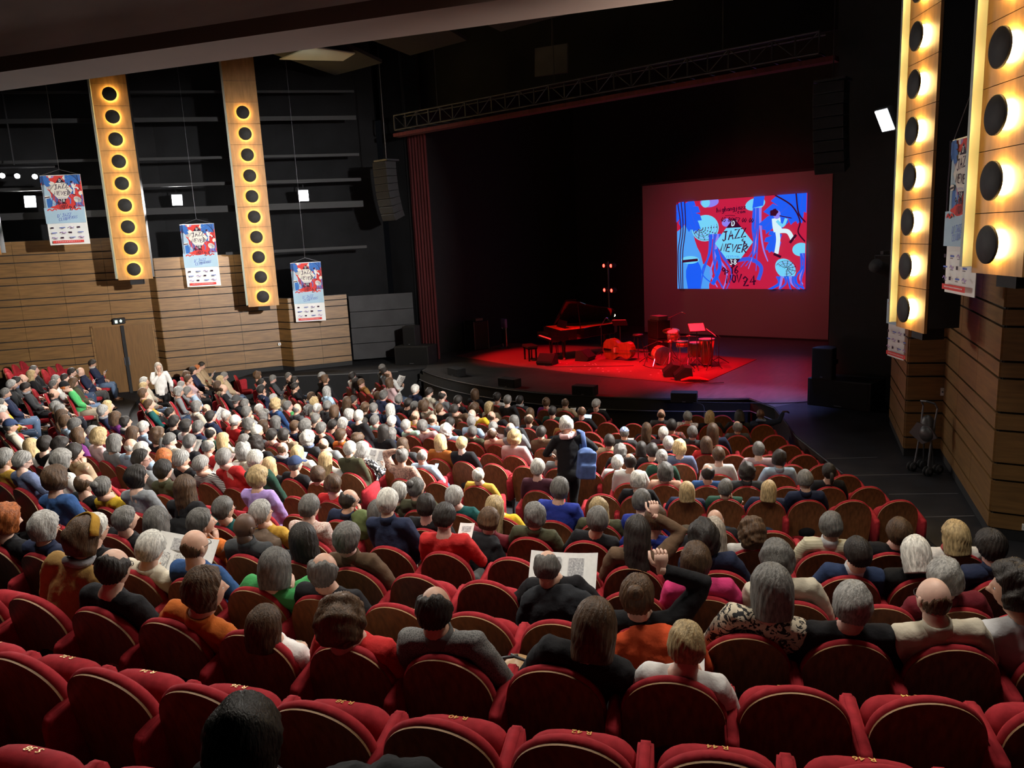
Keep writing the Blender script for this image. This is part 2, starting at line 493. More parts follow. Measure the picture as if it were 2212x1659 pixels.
bulk('ceiling_soffit_rear', 3.1, 8.0, 7.58, 7.80, M['soffit2'], slope=-0.0)
# folded reflector panels under the dark roof
M['roofpanel'] = mat('grey_reflector', (0.014, 0.014, 0.013), 0.9, noise=0.2, nscale=1, coord='World')
for i in range(5):
    x0 = -20.5 + i * 3.4
    m = MB(); m.add([(x0, 12.6, 11.0), (x0 + 2.9, 12.6, 11.0), (x0 + 2.5, 16.9, 10.3), (x0 + 0.3, 16.9, 10.3), (x0, 12.6, 11.1), (x0 + 2.9, 12.6, 11.1), (x0 + 2.5, 16.9, 10.4), (x0 + 0.3, 16.9, 10.4)],
                     [(0, 1, 2, 3), (7, 6, 5, 4), (0, 4, 5, 1), (1, 5, 6, 2), (2, 6, 7, 3), (3, 7, 4, 0)])
    tag(m.build('ceiling_reflector', M['roofpanel']), 'grey folded reflector panel under the roof, number %s from the left' % ['one', 'two', 'three', 'four', 'five'][i], 'ceiling panel', 'reflector panels under the roof')
m = MB(); m.prism([(-19.6, 14.4), (-17.9, 14.2), (-17.7, 15.6), (-18.6, 15.9)], .03, Matrix.Translation((0, 0, 10.32)))
tag(m.build('ceiling_lit_patch', mat('pale_lit_patch', (.45, .48, .42), .8)), 'small pale lit panel under the dark roof', 'ceiling panel')  # pale colour stands in for the brightly lit patch under the roof
lamp('lit_patch_fill', 'SPOT', (-17.9, 13.6, 9.3), (-18.7, 15.1, 10.4), 22, (0.85, 1.0, 0.9), 0.1, spot=60, blend=0.8)  # unseen spot added to brighten the pale panel

# ------------------------------------------------------------------ lit wood columns
PW, PH = 0.94, 0.622                          # panel width and height
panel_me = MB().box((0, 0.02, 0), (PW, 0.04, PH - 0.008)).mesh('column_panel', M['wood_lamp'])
dm = MB(); dm.lathe([(0.0001, 0.02), (0.186, 0.02), (0.193, 0.013), (0.193, -0.006), (0.186, -0.012), (0.0001, -0.012)], (0, 0, 0), 32, Matrix.Rotation(PI / 2, 3, 'X'))
disc_me = dm.mesh('disc', M['disc'], True)
bm_ = MB(); bm_.lathe([(0.02, 0.0), (0.140, 0.0), (0.140, 0.035), (0.02, 0.035)], (0, 0, 0), 20, Matrix.Rotation(PI / 2, 3, 'X'))
bulb_me = bm_.mesh('bulb', M['glow'], True)
def light_column(pos, nrm, nd, first, ztop, label):
    """pos: foot centre of the wood face; nrm: facing direction; nd lit discs, `first` height of the lowest disc over the foot"""
    n = Vector((nrm[0], nrm[1], 0)).normalized()
    root = empty('light_column', pos, math.atan2(n.y, n.x) + PI / 2)      # local -y faces the hall
    tag(root, label, 'light column', 'lit wood columns on the side walls')
    H = ztop - pos[2]
    m = MB(); m.box((0, 0.26, H / 2), (PW, 0.42, H)); m.build('casing', M['black'], root)
    m = MB(); m.box((-PW / 2 - 0.03, -0.02, H / 2), (0.055, 0.16, H)); f_ = m.build('edge_profile', M['greenmetal'], root)
    m = MB(); m.box((-PW / 2 - 0.045, 0.075, H / 2), (0.03, 0.02, H)); m.build('groove', M['black'], f_)
    k = 0; z = first - PH / 2
    m = MB(); m.box((0, 0.02, z / 2), (PW, 0.04, max(z, .02) - 0.006))
    if z > 0.05: m.build('panel', M['wood_lamp'], root)
    while z < H:
        p = link('panel', panel_me, root); p.location = (0, 0, z + PH / 2)
        if k < nd:
            d = link('disc', disc_me, root); d.location = (0, -0.095, z + PH / 2)
            b = link('bulb', bulb_me, root); b.location = (0, -0.014, z + PH / 2)
            st = MB(); st.cyl((0, -0.02, z + PH / 2), (0, -0.085, z + PH / 2), 0.012, n=6); st.build('stem', M['darksteel'], d).location = (0, 0.095, -(z + PH / 2))
        z += PH; k += 1
    m = MB(); m.box((0, 0.26, -0.10), (0.36, 0.30, 0.20)); m.build('speaker_base', M['black'], root)
    return root
light_column((-23.28, 11.16, 4.32), (0.83, -0.56), 9, 0.26, 10.7, 'lit wood column with nine black discs left of the second banner')
light_column((-21.52, 14.28, 3.26), (0.83, -0.56), 10, 0.24, 10.75, 'lit wood column with ten black discs left of the third banner')
light_column((-25.30, 7.91, 5.24), (0.83, -0.56), 7, 0.26, 10.7, 'lit wood column cut off by the left edge of the view')
c3 = light_column((-2.41, 12.32, 3.42), (-0.83, -0.56), 11, 0.24, 10.7, 'lit wood column nearer the stage on the right wall')
c4 = light_column((-1.03, 9.16, 4.42), (-0.83, -0.56), 9, 0.24, 10.7, 'lit wood column closest to the viewer at the right edge')
# ------------------------------------------------------------------ flood lamps
FL = ['flood lamp above the first banner at far left', 'flood lamp above the second banner', 'flood lamp above the third banner', 'flood lamp beside the right lit column nearer the stage', 'flood lamp hanging over the right wall banner', 'flood lamp added out of view at the rear right wall']
for i, (p, t, e, spr) in enumerate(FLOODS):
    root = empty('flood_lamp', p); aim(root, t)            # local -z looks at the audience
    tag(root, 'glowing white ' + FL[i], 'flood lamp', 'white flood lamps')
    m = MB(); m.box((0, 0, 0.03), (0.34, 0.42, 0.10))
    for k in range(5): m.box((-0.12 + k * .06, 0, 0.10), (0.012, 0.36, 0.06))
    m.build('housing', M['darksteel'], root)
    m = MB(); m.box((0, 0, -0.025), (0.30, 0.38, 0.01)); m.build('lens', M['floodglow'], root)
    m = MB(); m.tube([(-0.19, 0, 0), (-0.19, 0, 0.22), (0.19, 0, 0.22), (0.19, 0, 0)], 0.012, 6); m.cyl((0, 0, .22), (0, 0.1, .5), 0.02, n=8); m.build('bracket', M['darksteel'], root)
for i, p in enumerate([(-25.5, 8.82, 7.42), (-25.17, 9.09, 7.39), (-24.77, 9.4, 7.35)]):
    root = empty('spot_lamp', p); aim(root, (-14, 4, 3))
    tag(root, 'small white spotlight at far left, %s of three' % ['first', 'second', 'third'][i], 'spotlight', 'small spotlights at far left')
    m = MB(); m.lathe([(0.05, 0.24), (0.07, 0.2), (0.08, 0.0), (0.075, -0.02)], n=16); m.build('housing', M['darksteel'], root, True)
    m = MB(); m.lathe([(0.001, -0.021), (0.07, -0.021), (0.07, -0.026), (0.001, -0.026)], n=16); m.build('lens', M['floodglow'], root)
    m = MB(); m.tube([(-.09, 0, .1), (-.09, 0, .3), (.09, 0, .3), (.09, 0, .1)], .01, 6); m.build('yoke', M['darksteel'], root)
m = MB(); m.tube([(-26.2, 8.20, 7.66), (-24.3, 9.78, 7.60)], .03, 8); m.cyl((-25.2, 9.07, 7.7), (-25.2, 9.07, 12.25), .02, n=6); tag(m.build('lighting_bar', M['darksteel']), 'dark pipe carrying the three small spotlights', 'pipe')
for i, p in enumerate(HOUSE):
    root = empty('house_lamp', (p[0], p[1], p[2] + 0.02)); tag(root, 'recessed house lamp in the ceiling above the audience, %s from the left' % ['first', 'second', 'third', 'fourth', 'fifth'][i], 'ceiling lamp', 'house lamps in the ceiling')
    m = MB(); m.lathe([(0.36, 0.0), (0.38, 0.02), (0.38, 0.5), (0.0001, 0.5)], n=20); m.build('can', M['black'], root)

for i, (x, y) in enumerate(SOFFIT):
    root = empty('soffit_lamp', (x, y, 7.42)); tag(root, 'recessed lamp in the low soffit over the rear rows, %s from the left' % ['first', 'second', 'third', 'fourth'][i], 'ceiling lamp', 'lamps in the low soffit')
    m = MB(); m.lathe([(0.22, 0.0), (0.25, 0.0), (0.25, 0.10), (0.0001, 0.10)], n=20); m.build('can', M['black'], root)
# ------------------------------------------------------------------ festival poster artwork (flat print, drawn as thin shapes)
def inks(suffix, cols, emit=0.0):
    out = []
    for k, c in cols:
        if emit: out.append(mat('projected_' + k, (0.02, 0.02, 0.02), 0.9, emit=c, strength=emit))
        else: out.append(mat('print_' + k + suffix, c, 0.75, noise=0.05, nscale=3))
    return out
INK_ORDER = ['red', 'blue', 'mid', 'pale', 'violet', 'dark', 'white', 'sky']
BANNER_COLS = list(zip(INK_ORDER, [(0.72, 0.050, 0.040), (0.035, 0.16, 0.50), (0.12, 0.18, 0.55), (0.80, 0.76, 0.66), (0.38, 0.24, 0.55), (0.030, 0.010, 0.030), (0.82, 0.83, 0.80), (0.42, 0.60, 0.72)]))
SCREEN_COLS = list(zip(INK_ORDER, [(0.56, 0.012, 0.055), (0.000, 0.115, 0.95), (0.030, 0.100, 0.80), (0.17, 0.68, 0.98), (0.27, 0.23, 0.93), (0.030, 0.001, 0.020), (0.72, 0.93, 1.0), (0.07, 0.36, 0.95)]))
INK_B = inks('', BANNER_COLS)
INK_S = inks('', SCREEN_COLS, 0.95)
class Art:
    """2-D drawing in x right, y up; every shape lies a hair above the last"""
    def __init__(s, w, h, dz):
        s.mb = MB(); s.w = w; s.h = h; s.z = 0.0; s.dz = dz
    def clip(s, pts):
        def cut(P, ax, lim, sg):
            out = []
            for i in range(len(P)):
                a, b = P[i - 1], P[i]
                ia, ib = sg * (a[ax] - lim) <= 0, sg * (b[ax] - lim) <= 0
                if ia != ib:
                    t = (lim - a[ax]) / (b[ax] - a[ax]); out.append((a[0] + t * (b[0] - a[0]), a[1] + t * (b[1] - a[1])))
                if ib: out.append(b)
            return out
        for ax, lim, sg in ((0, s.w, 1), (0, 0, -1), (1, s.h, 1), (1, 0, -1)):
            if pts: pts = cut(pts, ax, lim, sg)
        return pts
    def poly(s, pts, ink, flat=False):
        pts = s.clip(list(pts))
        if len(pts) < 3: return
        if not flat: s.z += s.dz
        s.mb.mi = INK_ORDER.index(ink)
        s.mb.add([(x, y, s.z) for x, y in pts], [tuple(range(len(pts)))])
    def line(s, pts, wd, ink, taper=None):
        n = len(pts); s.z += s.dz
        L, R = [], []
        for i in range(n):
            a, b = pts[max(i - 1, 0)], pts[min(i + 1, n - 1)]
            dx, dy = b[0] - a[0], b[1] - a[1]; q = math.hypot(dx, dy) or 1
            ww = wd * (1 if taper is None else (1 - (1 - taper) * i / (n - 1))) / 2
            L.append((pts[i][0] - dy / q * ww, pts[i][1] + dx / q * ww)); R.append((pts[i][0] + dy / q * ww, pts[i][1] - dx / q * ww))
        for i in range(n - 1):
            s.poly([L[i], L[i + 1], R[i + 1], R[i]], ink, True)
    def curve(s, ctrl, wd, ink, taper=None, n=14):
        P = []
        c = [ctrl[0]] + list(ctrl) + [ctrl[-1]]
        for i in range(1, len(c) - 2):
            for k in range(n // 2):
                t = k / (n // 2)
                P.append(tuple(0.5 * ((2 * c[i][d]) + (c[i + 1][d] - c[i - 1][d]) * t + (2 * c[i - 1][d] - 5 * c[i][d] + 4 * c[i + 1][d] - c[i + 2][d]) * t * t + (3 * c[i][d] - c[i - 1][d] - 3 * c[i + 1][d] + c[i + 2][d]) * t ** 3) for d in (0, 1)))
        P.append(tuple(ctrl[-1]))
        s.line(P, wd, ink, taper)
    def blob(s, cx, cy, rx, ry, ink, rot=0, n=24, wob=0.0, a0=0, a1=2 * PI):
        P = []
        for i in range(n):
            t = a0 + (a1 - a0) * i / (n - (0 if a1 - a0 > 6.2 else 1)); q = 1 + wob * math.sin(5 * t + cx * 9)
            x, y = rx * q * math.cos(t), ry * q * math.sin(t)
            P.append((cx + x * math.cos(rot) - y * math.sin(rot), cy + x * math.sin(rot) + y * math.cos(rot)))
        s.poly(P, ink)
    def leaf(s, bx, by, ang, ln, wd, ink, lobes=4):
        P = [(0, 0)]
        for k in range(lobes):
            u = (k + .5) / lobes; w_ = wd * math.sin(PI * (0.15 + 0.8 * u)); P += [(ln * (u - .10), w_), (ln * (u + .10), w_ * 1.02), (ln * (u + .06), w_ * 0.45)]
        P.append((ln, 0))
        for k in reversed(range(lobes)):
            u = (k + .5) / lobes; w_ = -wd * math.sin(PI * (0.15 + 0.8 * u)); P += [(ln * (u + .06), w_ * 0.45), (ln * (u + .10), w_ * 1.02), (ln * (u - .10), w_)]
        c, q = math.cos(ang), math.sin(ang)
        s.poly([(bx + x * c - y * q, by + x * q + y * c) for x, y in P], ink)
        s.line([(bx, by), (bx + ln * c, by + ln * q)], ln * 0.012, 'mid')
    def shell(s, cx, cy, r, rot=0.0, squash=0.9):
        s.blob(cx, cy, r, r * squash, 'pale', rot)
        for k in range(6):
            q = r * (0.9 - k * 0.145); P = []
            for i in range(17):
                t = rot + 2.2 + i / 16 * 4.4; P.append((cx + r * .18 * k * .4 * math.cos(rot + 2.6) + q * math.cos(t), cy + q * squash * math.sin(t)))
            s.line(P, r * 0.028, 'dark' if k % 2 == 0 else 'violet')
            for i in range(1, 16, 2):
                s.blob(P[i][0] * .93 + cx * .07, P[i][1] * .93 + cy * .07, r * .055, r * .035, 'dark', i * .5, 7)
    def tentacles(s, x, y, n, spread, ln, wd, ink='mid', seed=1, down=-1):
        rg = random.Random(seed)
        for k in range(n):
            x0 = x + (k / (n - 1) - .5) * spread * .4; x1 = x + (k / (n - 1) - .5) * spread
            s.curve([(x0, y), (x0 + rg.uniform(-.3, .3) * wd * 3, y + down * ln * .35), (x1 + rg.uniform(-1, 1) * wd * 2, y + down * ln * .7), (x1 + rg.uniform(-1, 1) * wd * 4, y + down * ln * rg.uniform(.85, 1.1))], wd * rg.uniform(.7, 1.2), [ink, 'blue', 'violet'][k % 3], 0.35)
    # hand lettering: strokes on a unit cell
    GL = {'J': [[(.2, 1), (.8, 1)], [(.6, 1), (.45, .1), (.2, 0), (.05, .2)]], 'A': [[(0, 0), (.45, 1), (.7, 0)], [(.1, .4), (.75, .45)]], 'Z': [[(.05, 1), (.8, 1), (.05, 0), (.8, .05)]],
          'N': [[(.05, 0), (.15, 1), (.6, 0), (.75, 1)]], 'E': [[(.75, 1), (.15, .95), (.05, 0), (.7, 0)], [(.1, .5), (.6, .55)]], 'V': [[(.05, 1), (.3, 0), (.8, 1)]], 'R': [[(.05, 0), (.15, 1), (.7, .9), (.6, .55), (.1, .5), (.8, 0)]],
          'S': [[(.8, .95), (.3, .95), (.15, .7), (.6, .45), (.55, .1), (.05, .02)]], 'D': [[(.1, 0), (.1, 1), (.6, .85), (.75, .5), (.55, .1), (.1, 0)]], "'": [[(.3, 1.1), (.25, .8)]],
          '3': [[(.1, .95), (.65, .9), (.35, .55), (.7, .3), (.45, 0), (.05, .1)]], '8': [[(.4, .5), (.1, .75), (.4, 1), (.7, .75), (.4, .5), (.05, .22), (.4, 0), (.75, .22), (.4, .5)]],
          '9': [[(.7, .7), (.35, .5), (.1, .75), (.4, 1), (.7, .75), (.6, 0)]], '>': [[(.1, .6), (.5, .4), (.1, .2)]], '1': [[(.2, .8), (.45, 1), (.4, 0)]], '6': [[(.65, 1), (.2, .6), (.1, .2), (.4, 0), (.7, .25), (.4, .5), (.15, .3)]],
          'O': [[(.4, 0), (.1, .4), (.3, 1), (.65, .8), (.65, .25), (.4, 0)]], '.': [[(.3, 0), (.4, .08)]], '2': [[(.1, .8), (.4, 1), (.7, .75), (.1, .05), (.8, .05)]], '4': [[(.55, 0), (.6, 1), (.05, .35), (.85, .4)]],
          'b': [[(.15, 1), (.1, 0), (.55, .1), (.5, .5), (.15, .5)]], 'i': [[(.3, .55), (.3, 0)], [(.3, .75), (.32, .82)]], 'g': [[(.6, .55), (.15, .5), (.15, .1), (.55, .1), (.6, .55), (.55, -.3), (.1, -.3)]], 'a': [[(.6, .5), (.2, .5), (.1, .1), (.5, .05), (.6, .55), (.65, 0)]],
          'n': [[(.1, 0), (.15, .55), (.5, .5), (.6, 0)]], 'j': [[(.4, .55), (.35, -.25), (.05, -.25)], [(.4, .75), (.42, .82)]], 'z': [[(.1, .5), (.6, .5), (.1, 0), (.6, 0)]], 'c': [[(.6, .45), (.2, .5), (.1, .15), (.55, .05)]], 'o': [[(.35, 0), (.1, .3), (.35, .55), (.6, .3), (.35, 0)]],
          'm': [[(.05, 0), (.1, .5), (.35, .45), (.38, 0), (.42, .45), (.7, .45), (.72, 0)]], '0': [[(.4, 0), (.1, .4), (.4, 1), (.7, .5), (.4, 0)]], '5': [[(.7, 1), (.2, .95), (.2, .55), (.65, .45), (.5, .02), (.1, .05)]], '7': [[(.1, 1), (.75, .95), (.35, 0)]],
          'F': [[(.1, 0), (.1, 1), (.7, 1)], [(.1, .5), (.55, .5)]], 'T': [[(.05, 1), (.75, 1)], [(.4, 1), (.4, 0)]], 'I': [[(.35, 0), (.35, 1)]], 'L': [[(.15, 1), (.15, 0), (.7, 0)]], 'U': [[(.1, 1), (.12, .1), (.6, .1), (.65, 1)]], 'C': [[(.7, .9), (.25, .9), (.1, .3), (.4, 0), (.7, .1)]], 'B': [[(.1, 0), (.1, 1), (.6, .8), (.1, .52), (.7, .25), (.1, 0)]], 'M': [[(.05, 0), (.15, 1), (.4, .4), (.65, 1), (.75, 0)]], ' ': []}
    def text(s, t, x, y, size, ink, wd=0.1, rot=0.0, slant=0.25, adv=0.82):
        c, q = math.cos(rot), math.sin(rot)
        for ch in t:
            for st in s.GL.get(ch, []):
                s.line([(x + (a * size * .8 + b * size * slant) * c - b * size * q, y + (a * size * .8 + b * size * slant) * q + b * size * c) for a, b in st], wd * size, ink)
            x += adv * size * c; y += adv * size * q
def emblem(A, cx, cy, u, pale='pale'):
    """diamond emblem: D' on top, JAZZ NEVERS in the hexagon, 38 at the foot; u = half width"""
    A.poly([(cx, cy + 1.25 * u), (cx + 1.0 * u, cy), (cx, cy - 1.25 * u), (cx - 1.0 * u, cy)], 'dark')
    hx = [(cx - .40 * u, cy + .75 * u), (cx + .40 * u, cy + .75 * u), (cx + 1.0 * u, cy), (cx + .38 * u, cy - .80 * u), (cx - .38 * u, cy - .80 * u), (cx - 1.0 * u, cy)]
    A.poly(hx, pale)
    A.text("D'", cx - .12 * u, cy + .84 * u, .26 * u, 'white', .2, slant=0)
    A.text('38', cx - .20 * u, cy - 1.09 * u, .25 * u, 'white', .2, slant=0)
    A.text('JAZZ', cx - .60 * u, cy + .10 * u, .44 * u, 'dark', .155, rot=.14, slant=.12, adv=.74)
    A.text('NEVER', cx - .70 * u, cy - .38 * u, .38 * u, 'dark', .165, rot=-.10, slant=.12, adv=.74)
    for k in range(3):
        A.curve([(cx + (.52 + .1 * k) * u, cy + (.18 - .13 * k) * u), (cx + (.44 + .1 * k) * u, cy + (.10 - .13 * k) * u), (cx + (.60 + .08 * k) * u, cy + (.02 - .12 * k) * u), (cx + (.50 + .04 * k) * u, cy + (-.12 - .12 * k) * u)], .045 * u, 'dark')
    A.text('FESTIVAL', cx - .36 * u, cy - .74 * u, .10 * u, 'mid', .16, slant=0, adv=.9)
def player(A, x, y, s_):
    """figure playing a flute, one knee up, seen from the side"""
    A.curve([(x, y + .52 * s_), (x + .02 * s_, y + .34 * s_), (x + .05 * s_, y + .22 * s_)], .20 * s_, 'white')
    A.curve([(x + .03 * s_, y + .24 * s_), (x + .06 * s_, y + .02 * s_), (x + .02 * s_, y - .30 * s_)], .10 * s_, 'white')
    A.curve([(x + .05 * s_, y + .22 * s_), (x + .28 * s_, y + .20 * s_), (x + .40 * s_, y + .0 * s_)], .10 * s_, 'white')
    A.line([(x + .33 * s_, y - .06 * s_), (x + .47 * s_, y + .12 * s_)], .06 * s_, 'dark'); A.line([(x - .04 * s_, y - .30 * s_), (x + .13 * s_, y - .38 * s_)], .06 * s_, 'dark')
    A.curve([(x + .02 * s_, y + .46 * s_), (x + .16 * s_, y + .34 * s_), (x + .24 * s_, y + .50 * s_)], .07 * s_, 'pale')
    A.blob(x + .02 * s_, y + .60 * s_, .085 * s_, .10 * s_, 'violet'); A.blob(x - .05 * s_, y + .65 * s_, .10 * s_, .08 * s_, 'dark', .3, 14, .15)
    A.line([(x + .08 * s_, y + .57 * s_), (x + .36 * s_, y + .50 * s_)], .02 * s_, 'dark')
def jungle(A, W, H, y0, scr):
    """common drawing over the area 0..W x y0..y0+H"""
    X = lambda a: a * W
    Y = lambda b: y0 + b * H
    u = min(W, H)
    A.poly([(0, y0), (W, y0), (W, y0 + H), (0, y0 + H)], 'red')
    A.blob(X(.04), Y(.30), .16 * W, .42 * H, 'sky', 0, 26, .10); A.blob(X(.13), Y(.10), .16 * W, .26 * H, 'sky', 0, 26, .12)
    A.blob(X(.14), Y(.14), .065 * W, .22 * H, 'blue', 0, 20, .05)
    A.blob(X(.27), Y(.98), .075 * W, .06 * H, 'violet'); A.blob(X(.24), Y(.97), .035 * W, .05 * H, 'pale')
    A.shell(X(.235), Y(.69), .165 * u * (1.0 if scr else .9))
    A.leaf(X(.01), Y(.98), -1.0, .30 * u * 1.2, .12 * u, 'blue'); A.leaf(X(.10), Y(1.0), -1.25, .30 * u * 1.2, .10 * u, 'blue')
    A.tentacles(X(.32), Y(.62), 7, .20 * W, .62 * H, .020 * W, seed=3)
    A.curve([(X(.36), Y(.5)), (X(.40), Y(.36)), (X(.48), Y(.32)), (X(.60), Y(.33)), (X(.68), Y(.24)), (X(.66), Y(.10))], .028 * W, 'mid'); A.curve([(X(.33), Y(.45)), (X(.36), Y(.25)), (X(.30), Y(.05))], .03 * W, 'blue')
    A.blob(X(.115), Y(.335), .075 * W, .045 * H, 'pale'); A.line([(X(.05), Y(.32)), (X(.18), Y(.335))], .03 * H, 'dark')
    A.blob(X(.41), Y(.74), .035 * W, .045 * H, 'violet')
    A.blob(X(.63), Y(.92), .075 * W, .065 * H, 'pale', .2); A.poly([(X(.61), Y(.88)), (X(.69), Y(.90)), (X(.70), Y(1)), (X(.62), Y(1))], 'blue')
    A.tentacles(X(.645), Y(.88), 6, .12 * W, .62 * H, .020 * W, seed=8)
    A.leaf(X(1.02), Y(1.06), -2.45, .50 * u * 1.3, .17 * u, 'blue', 5); A.leaf(X(.79), Y(.62), -1.9, .24 * u, .09 * u, 'blue', 3); A.leaf(X(.99), Y(1.1), -1.75, .42 * u, .10 * u, 'blue')
    A.shell(X(.86), Y(.22), .125 * u, 2.4, .75); A.blob(X(.97), Y(.42), .06 * W, .07 * H, 'pale'); A.tentacles(X(.985), Y(.38), 4, .06 * W, .36 * H, .018 * W, seed=5)
    A.tentacles(X(.87), Y(.14), 8, .34 * W, .22 * H, .022 * W, seed=6)
    player(A, X(.79), Y(.52), .46 * H if scr else .40 * H)
    A.curve([(X(.78), Y(1)), (X(.90), Y(.88)), (X(.96), Y(.72)), (X(.95), Y(.6)), (X(1.0), Y(.5))], .010 * W, 'dark'); A.curve([(X(.93), Y(1)), (X(.95), Y(.8)), (X(1.0), Y(.7))], .010 * W, 'dark')
    for k in range(3): A.curve([(X(.02 + .03 * k), Y(1)), (X(.045 + .02 * k), Y(.7)), (X(.02 + .02 * k), Y(.4)), (X(.03 + .015 * k), Y(0))], .008 * W, 'dark')
def make_screen():
    A = Art(4.87, 3.27, 0.0008)
    jungle(A, 4.87, 3.27, 0.0, True)
    emblem(A, 4.87 * .475, 3.27 * .515, .72, 'pale')
    A.text('bigbangjazz', 1.66, 2.80, .17, 'dark', .21, rot=.06, adv=.60, slant=.08); A.text('.com', 2.36, 2.72, .15, 'dark', .21, rot=.0, adv=.66, slant=.08)
    A.line([(2.0, 2.66), (2.2, 2.67), (2.38, 2.64)], .02, 'dark')
    A.text('03 86 57 00 00', 1.84, 2.47, .15, 'dark', .21, rot=-.08, adv=.58, slant=.08)
    A.text('9>16', 1.88, .52, .27, 'dark', .19, rot=.10, adv=.60, slant=.05); A.text('NOV.', 2.06, .22, .29, 'dark', .19, rot=.08, adv=.70, slant=.05); A.text('24', 2.70, .10, .34, 'dark', .20, rot=.14, adv=.78, slant=.05)
    return A.mb
root = empty('projection_screen', (-11.475, 27.4, 0.95))
tag(root, 'large pale projection screen at the back of the stage showing a jungle festival image', 'screen')
m = MB(); m.box((0, 0.02, 2.87), (7.15, 0.03, 5.74)); m.build('cloth', M['screen'], root)
m = MB(); m.box((0, 0.02, 5.78), (7.3, 0.08, 0.08)); m.build('batten', M['black'], root)
m = MB(); m.box((0, .02, -.02), (7.2, .05, .05)); m.build('batten', M['black'], root)
o = make_screen().build('projected_image', INK_S, root); o.location = (-2.105, 0.0, 1.75); o.rotation_euler = (PI / 2, 0, 0)
tag(o, 'bright projected festival artwork with a diamond emblem')
def make_banner():
    W, H = 1.0, 1.92
    A = Art(W, H, 0.00025)
    A.poly([(0, 0), (W, 0), (W, H), (0, H)], 'white')
    jungle(A, W, 0.88, H - 0.88, False)
    A.poly([(0, .60), (W, .60), (W, 1.04), (0, 1.04)], 'sky')
    A.blob(.5, 1.05, .30, .07, 'red', 0, 24, .12)
    emblem(A, .50, H - .42, .285, 'pale')
    A.text('9>16', .34, 1.10, .10, 'dark', .19, rot=.1, adv=.62, slant=.05); A.text('NOV.', .40, .99, .10, 'dark', .19, rot=.1, adv=.7, slant=.05); A.text('24', .63, .94, .12, 'dark', .20, rot=.15, adv=.78, slant=.05)
    for x in (.08, .68):
        A.curve([(x, .96), (x + .06, 1.0), (x + .12, .96), (x + .18, 1.0), (x + .24, .97)], .03, 'red')
    A.text("D'JAZZ", .30, .76, .085, 'mid', .14, rot=.1, adv=.7); A.text('CLUB', .32, .66, .085, 'mid', .14, rot=.1, adv=.7); A.text('NEVERS', .54, .70, .07, 'mid', .14, rot=.1, adv=.62)
    for r in range(3):
        for c in range(4):
            x, y = .10 + c * .22, .50 - r * .14
            if (r + c) % 3 == 0: A.poly([(x, y), (x + .07, y), (x + .07, y - .045), (x, y - .045)], 'dark')
            elif (r + c) % 3 == 1: A.line([(x, y - .02), (x + .14, y - .02)], .022, 'mid'); A.line([(x, y - .05), (x + .10, y - .05)], .008, 'dark')
            else: A.curve([(x, y - .03), (x + .05, y), (x + .09, y - .04), (x + .14, y - .01)], .016, 'violet'); A.line([(x + .02, y - .055), (x + .13, y - .055)], .006, 'dark')
    A.poly([(.10, .05), (.88, .05), (.88, .12), (.10, .12)], 'red')
    for k in range(14): A.poly([(.18 + k * .045, .08), (.205 + k * .045, .08), (.205 + k * .045, .095), (.18 + k * .045, .095)], 'white')
    return A.mb
print_me = make_banner().mesh('print', INK_B)
M['cloth_white'] = mat('banner_cloth', (0.80, 0.81, 0.78), 0.8)
def banner(tl, nrm, label, wd=1.0, ht=1.92, hook=0.16):
    n = Vector((nrm[0], nrm[1], 0)).normalized(); t = Vector((-n.y, n.x, 0)) * 1.0
    root = empty('hanging_banner', (tl[0], tl[1], tl[2] - ht), math.atan2(n.y, n.x) + PI / 2)    # local x = reading direction, local -y = front
    tag(root, label, 'banner', 'festival banners on the side walls')
    m = MB(); m.box((wd / 2, 0.006, ht / 2), (wd, 0.008, ht)); m.build('cloth', M['cloth_white'], root)
    p = link('print', print_me, root); p.rotation_euler = (PI / 2, 0, 0); p.location = (0, -0.0005, 0); p.scale = (wd, ht / 1.92, 1)
    m = MB(); m.cyl((0, .006, ht), (wd, .006, ht), 0.012, n=8); m.build('rod', M['white'], root)
    m = MB(); m.tube([(0, .006, ht), (wd / 2, .006, ht + hook), (wd, .006, ht)], 0.006, 5); m.cyl((wd / 2, .006, ht + hook), (wd / 2, .006, 12.25 - tl[2] + ht), 0.004, n=5); m.build('cord', M['steel'], root)
    return root
banner((-24.11, 9.27, 7.30), (0.72, -0.69), 'festival banner at the far left, leftmost of the three', 1.07, 1.92)
banner((-23.34, 12.79, 5.85), (0.72, -0.69), 'festival banner between the two left lit columns', 1.03, 1.94)
banner((-21.39, 15.34, 4.48), (0.72, -0.69), 'festival banner nearest the stage on the left wall', 0.97, 1.92)
banner((-1.80, 11.18, 5.87), (-0.88, -0.47), 'festival banner half hidden by the nearest right column', 0.95, 1.86, 0.5)
banner((-3.31, 15.15, 4.42), (-0.80, -0.60), 'festival banner almost hidden behind the farther right column', 0.95, 1.92)
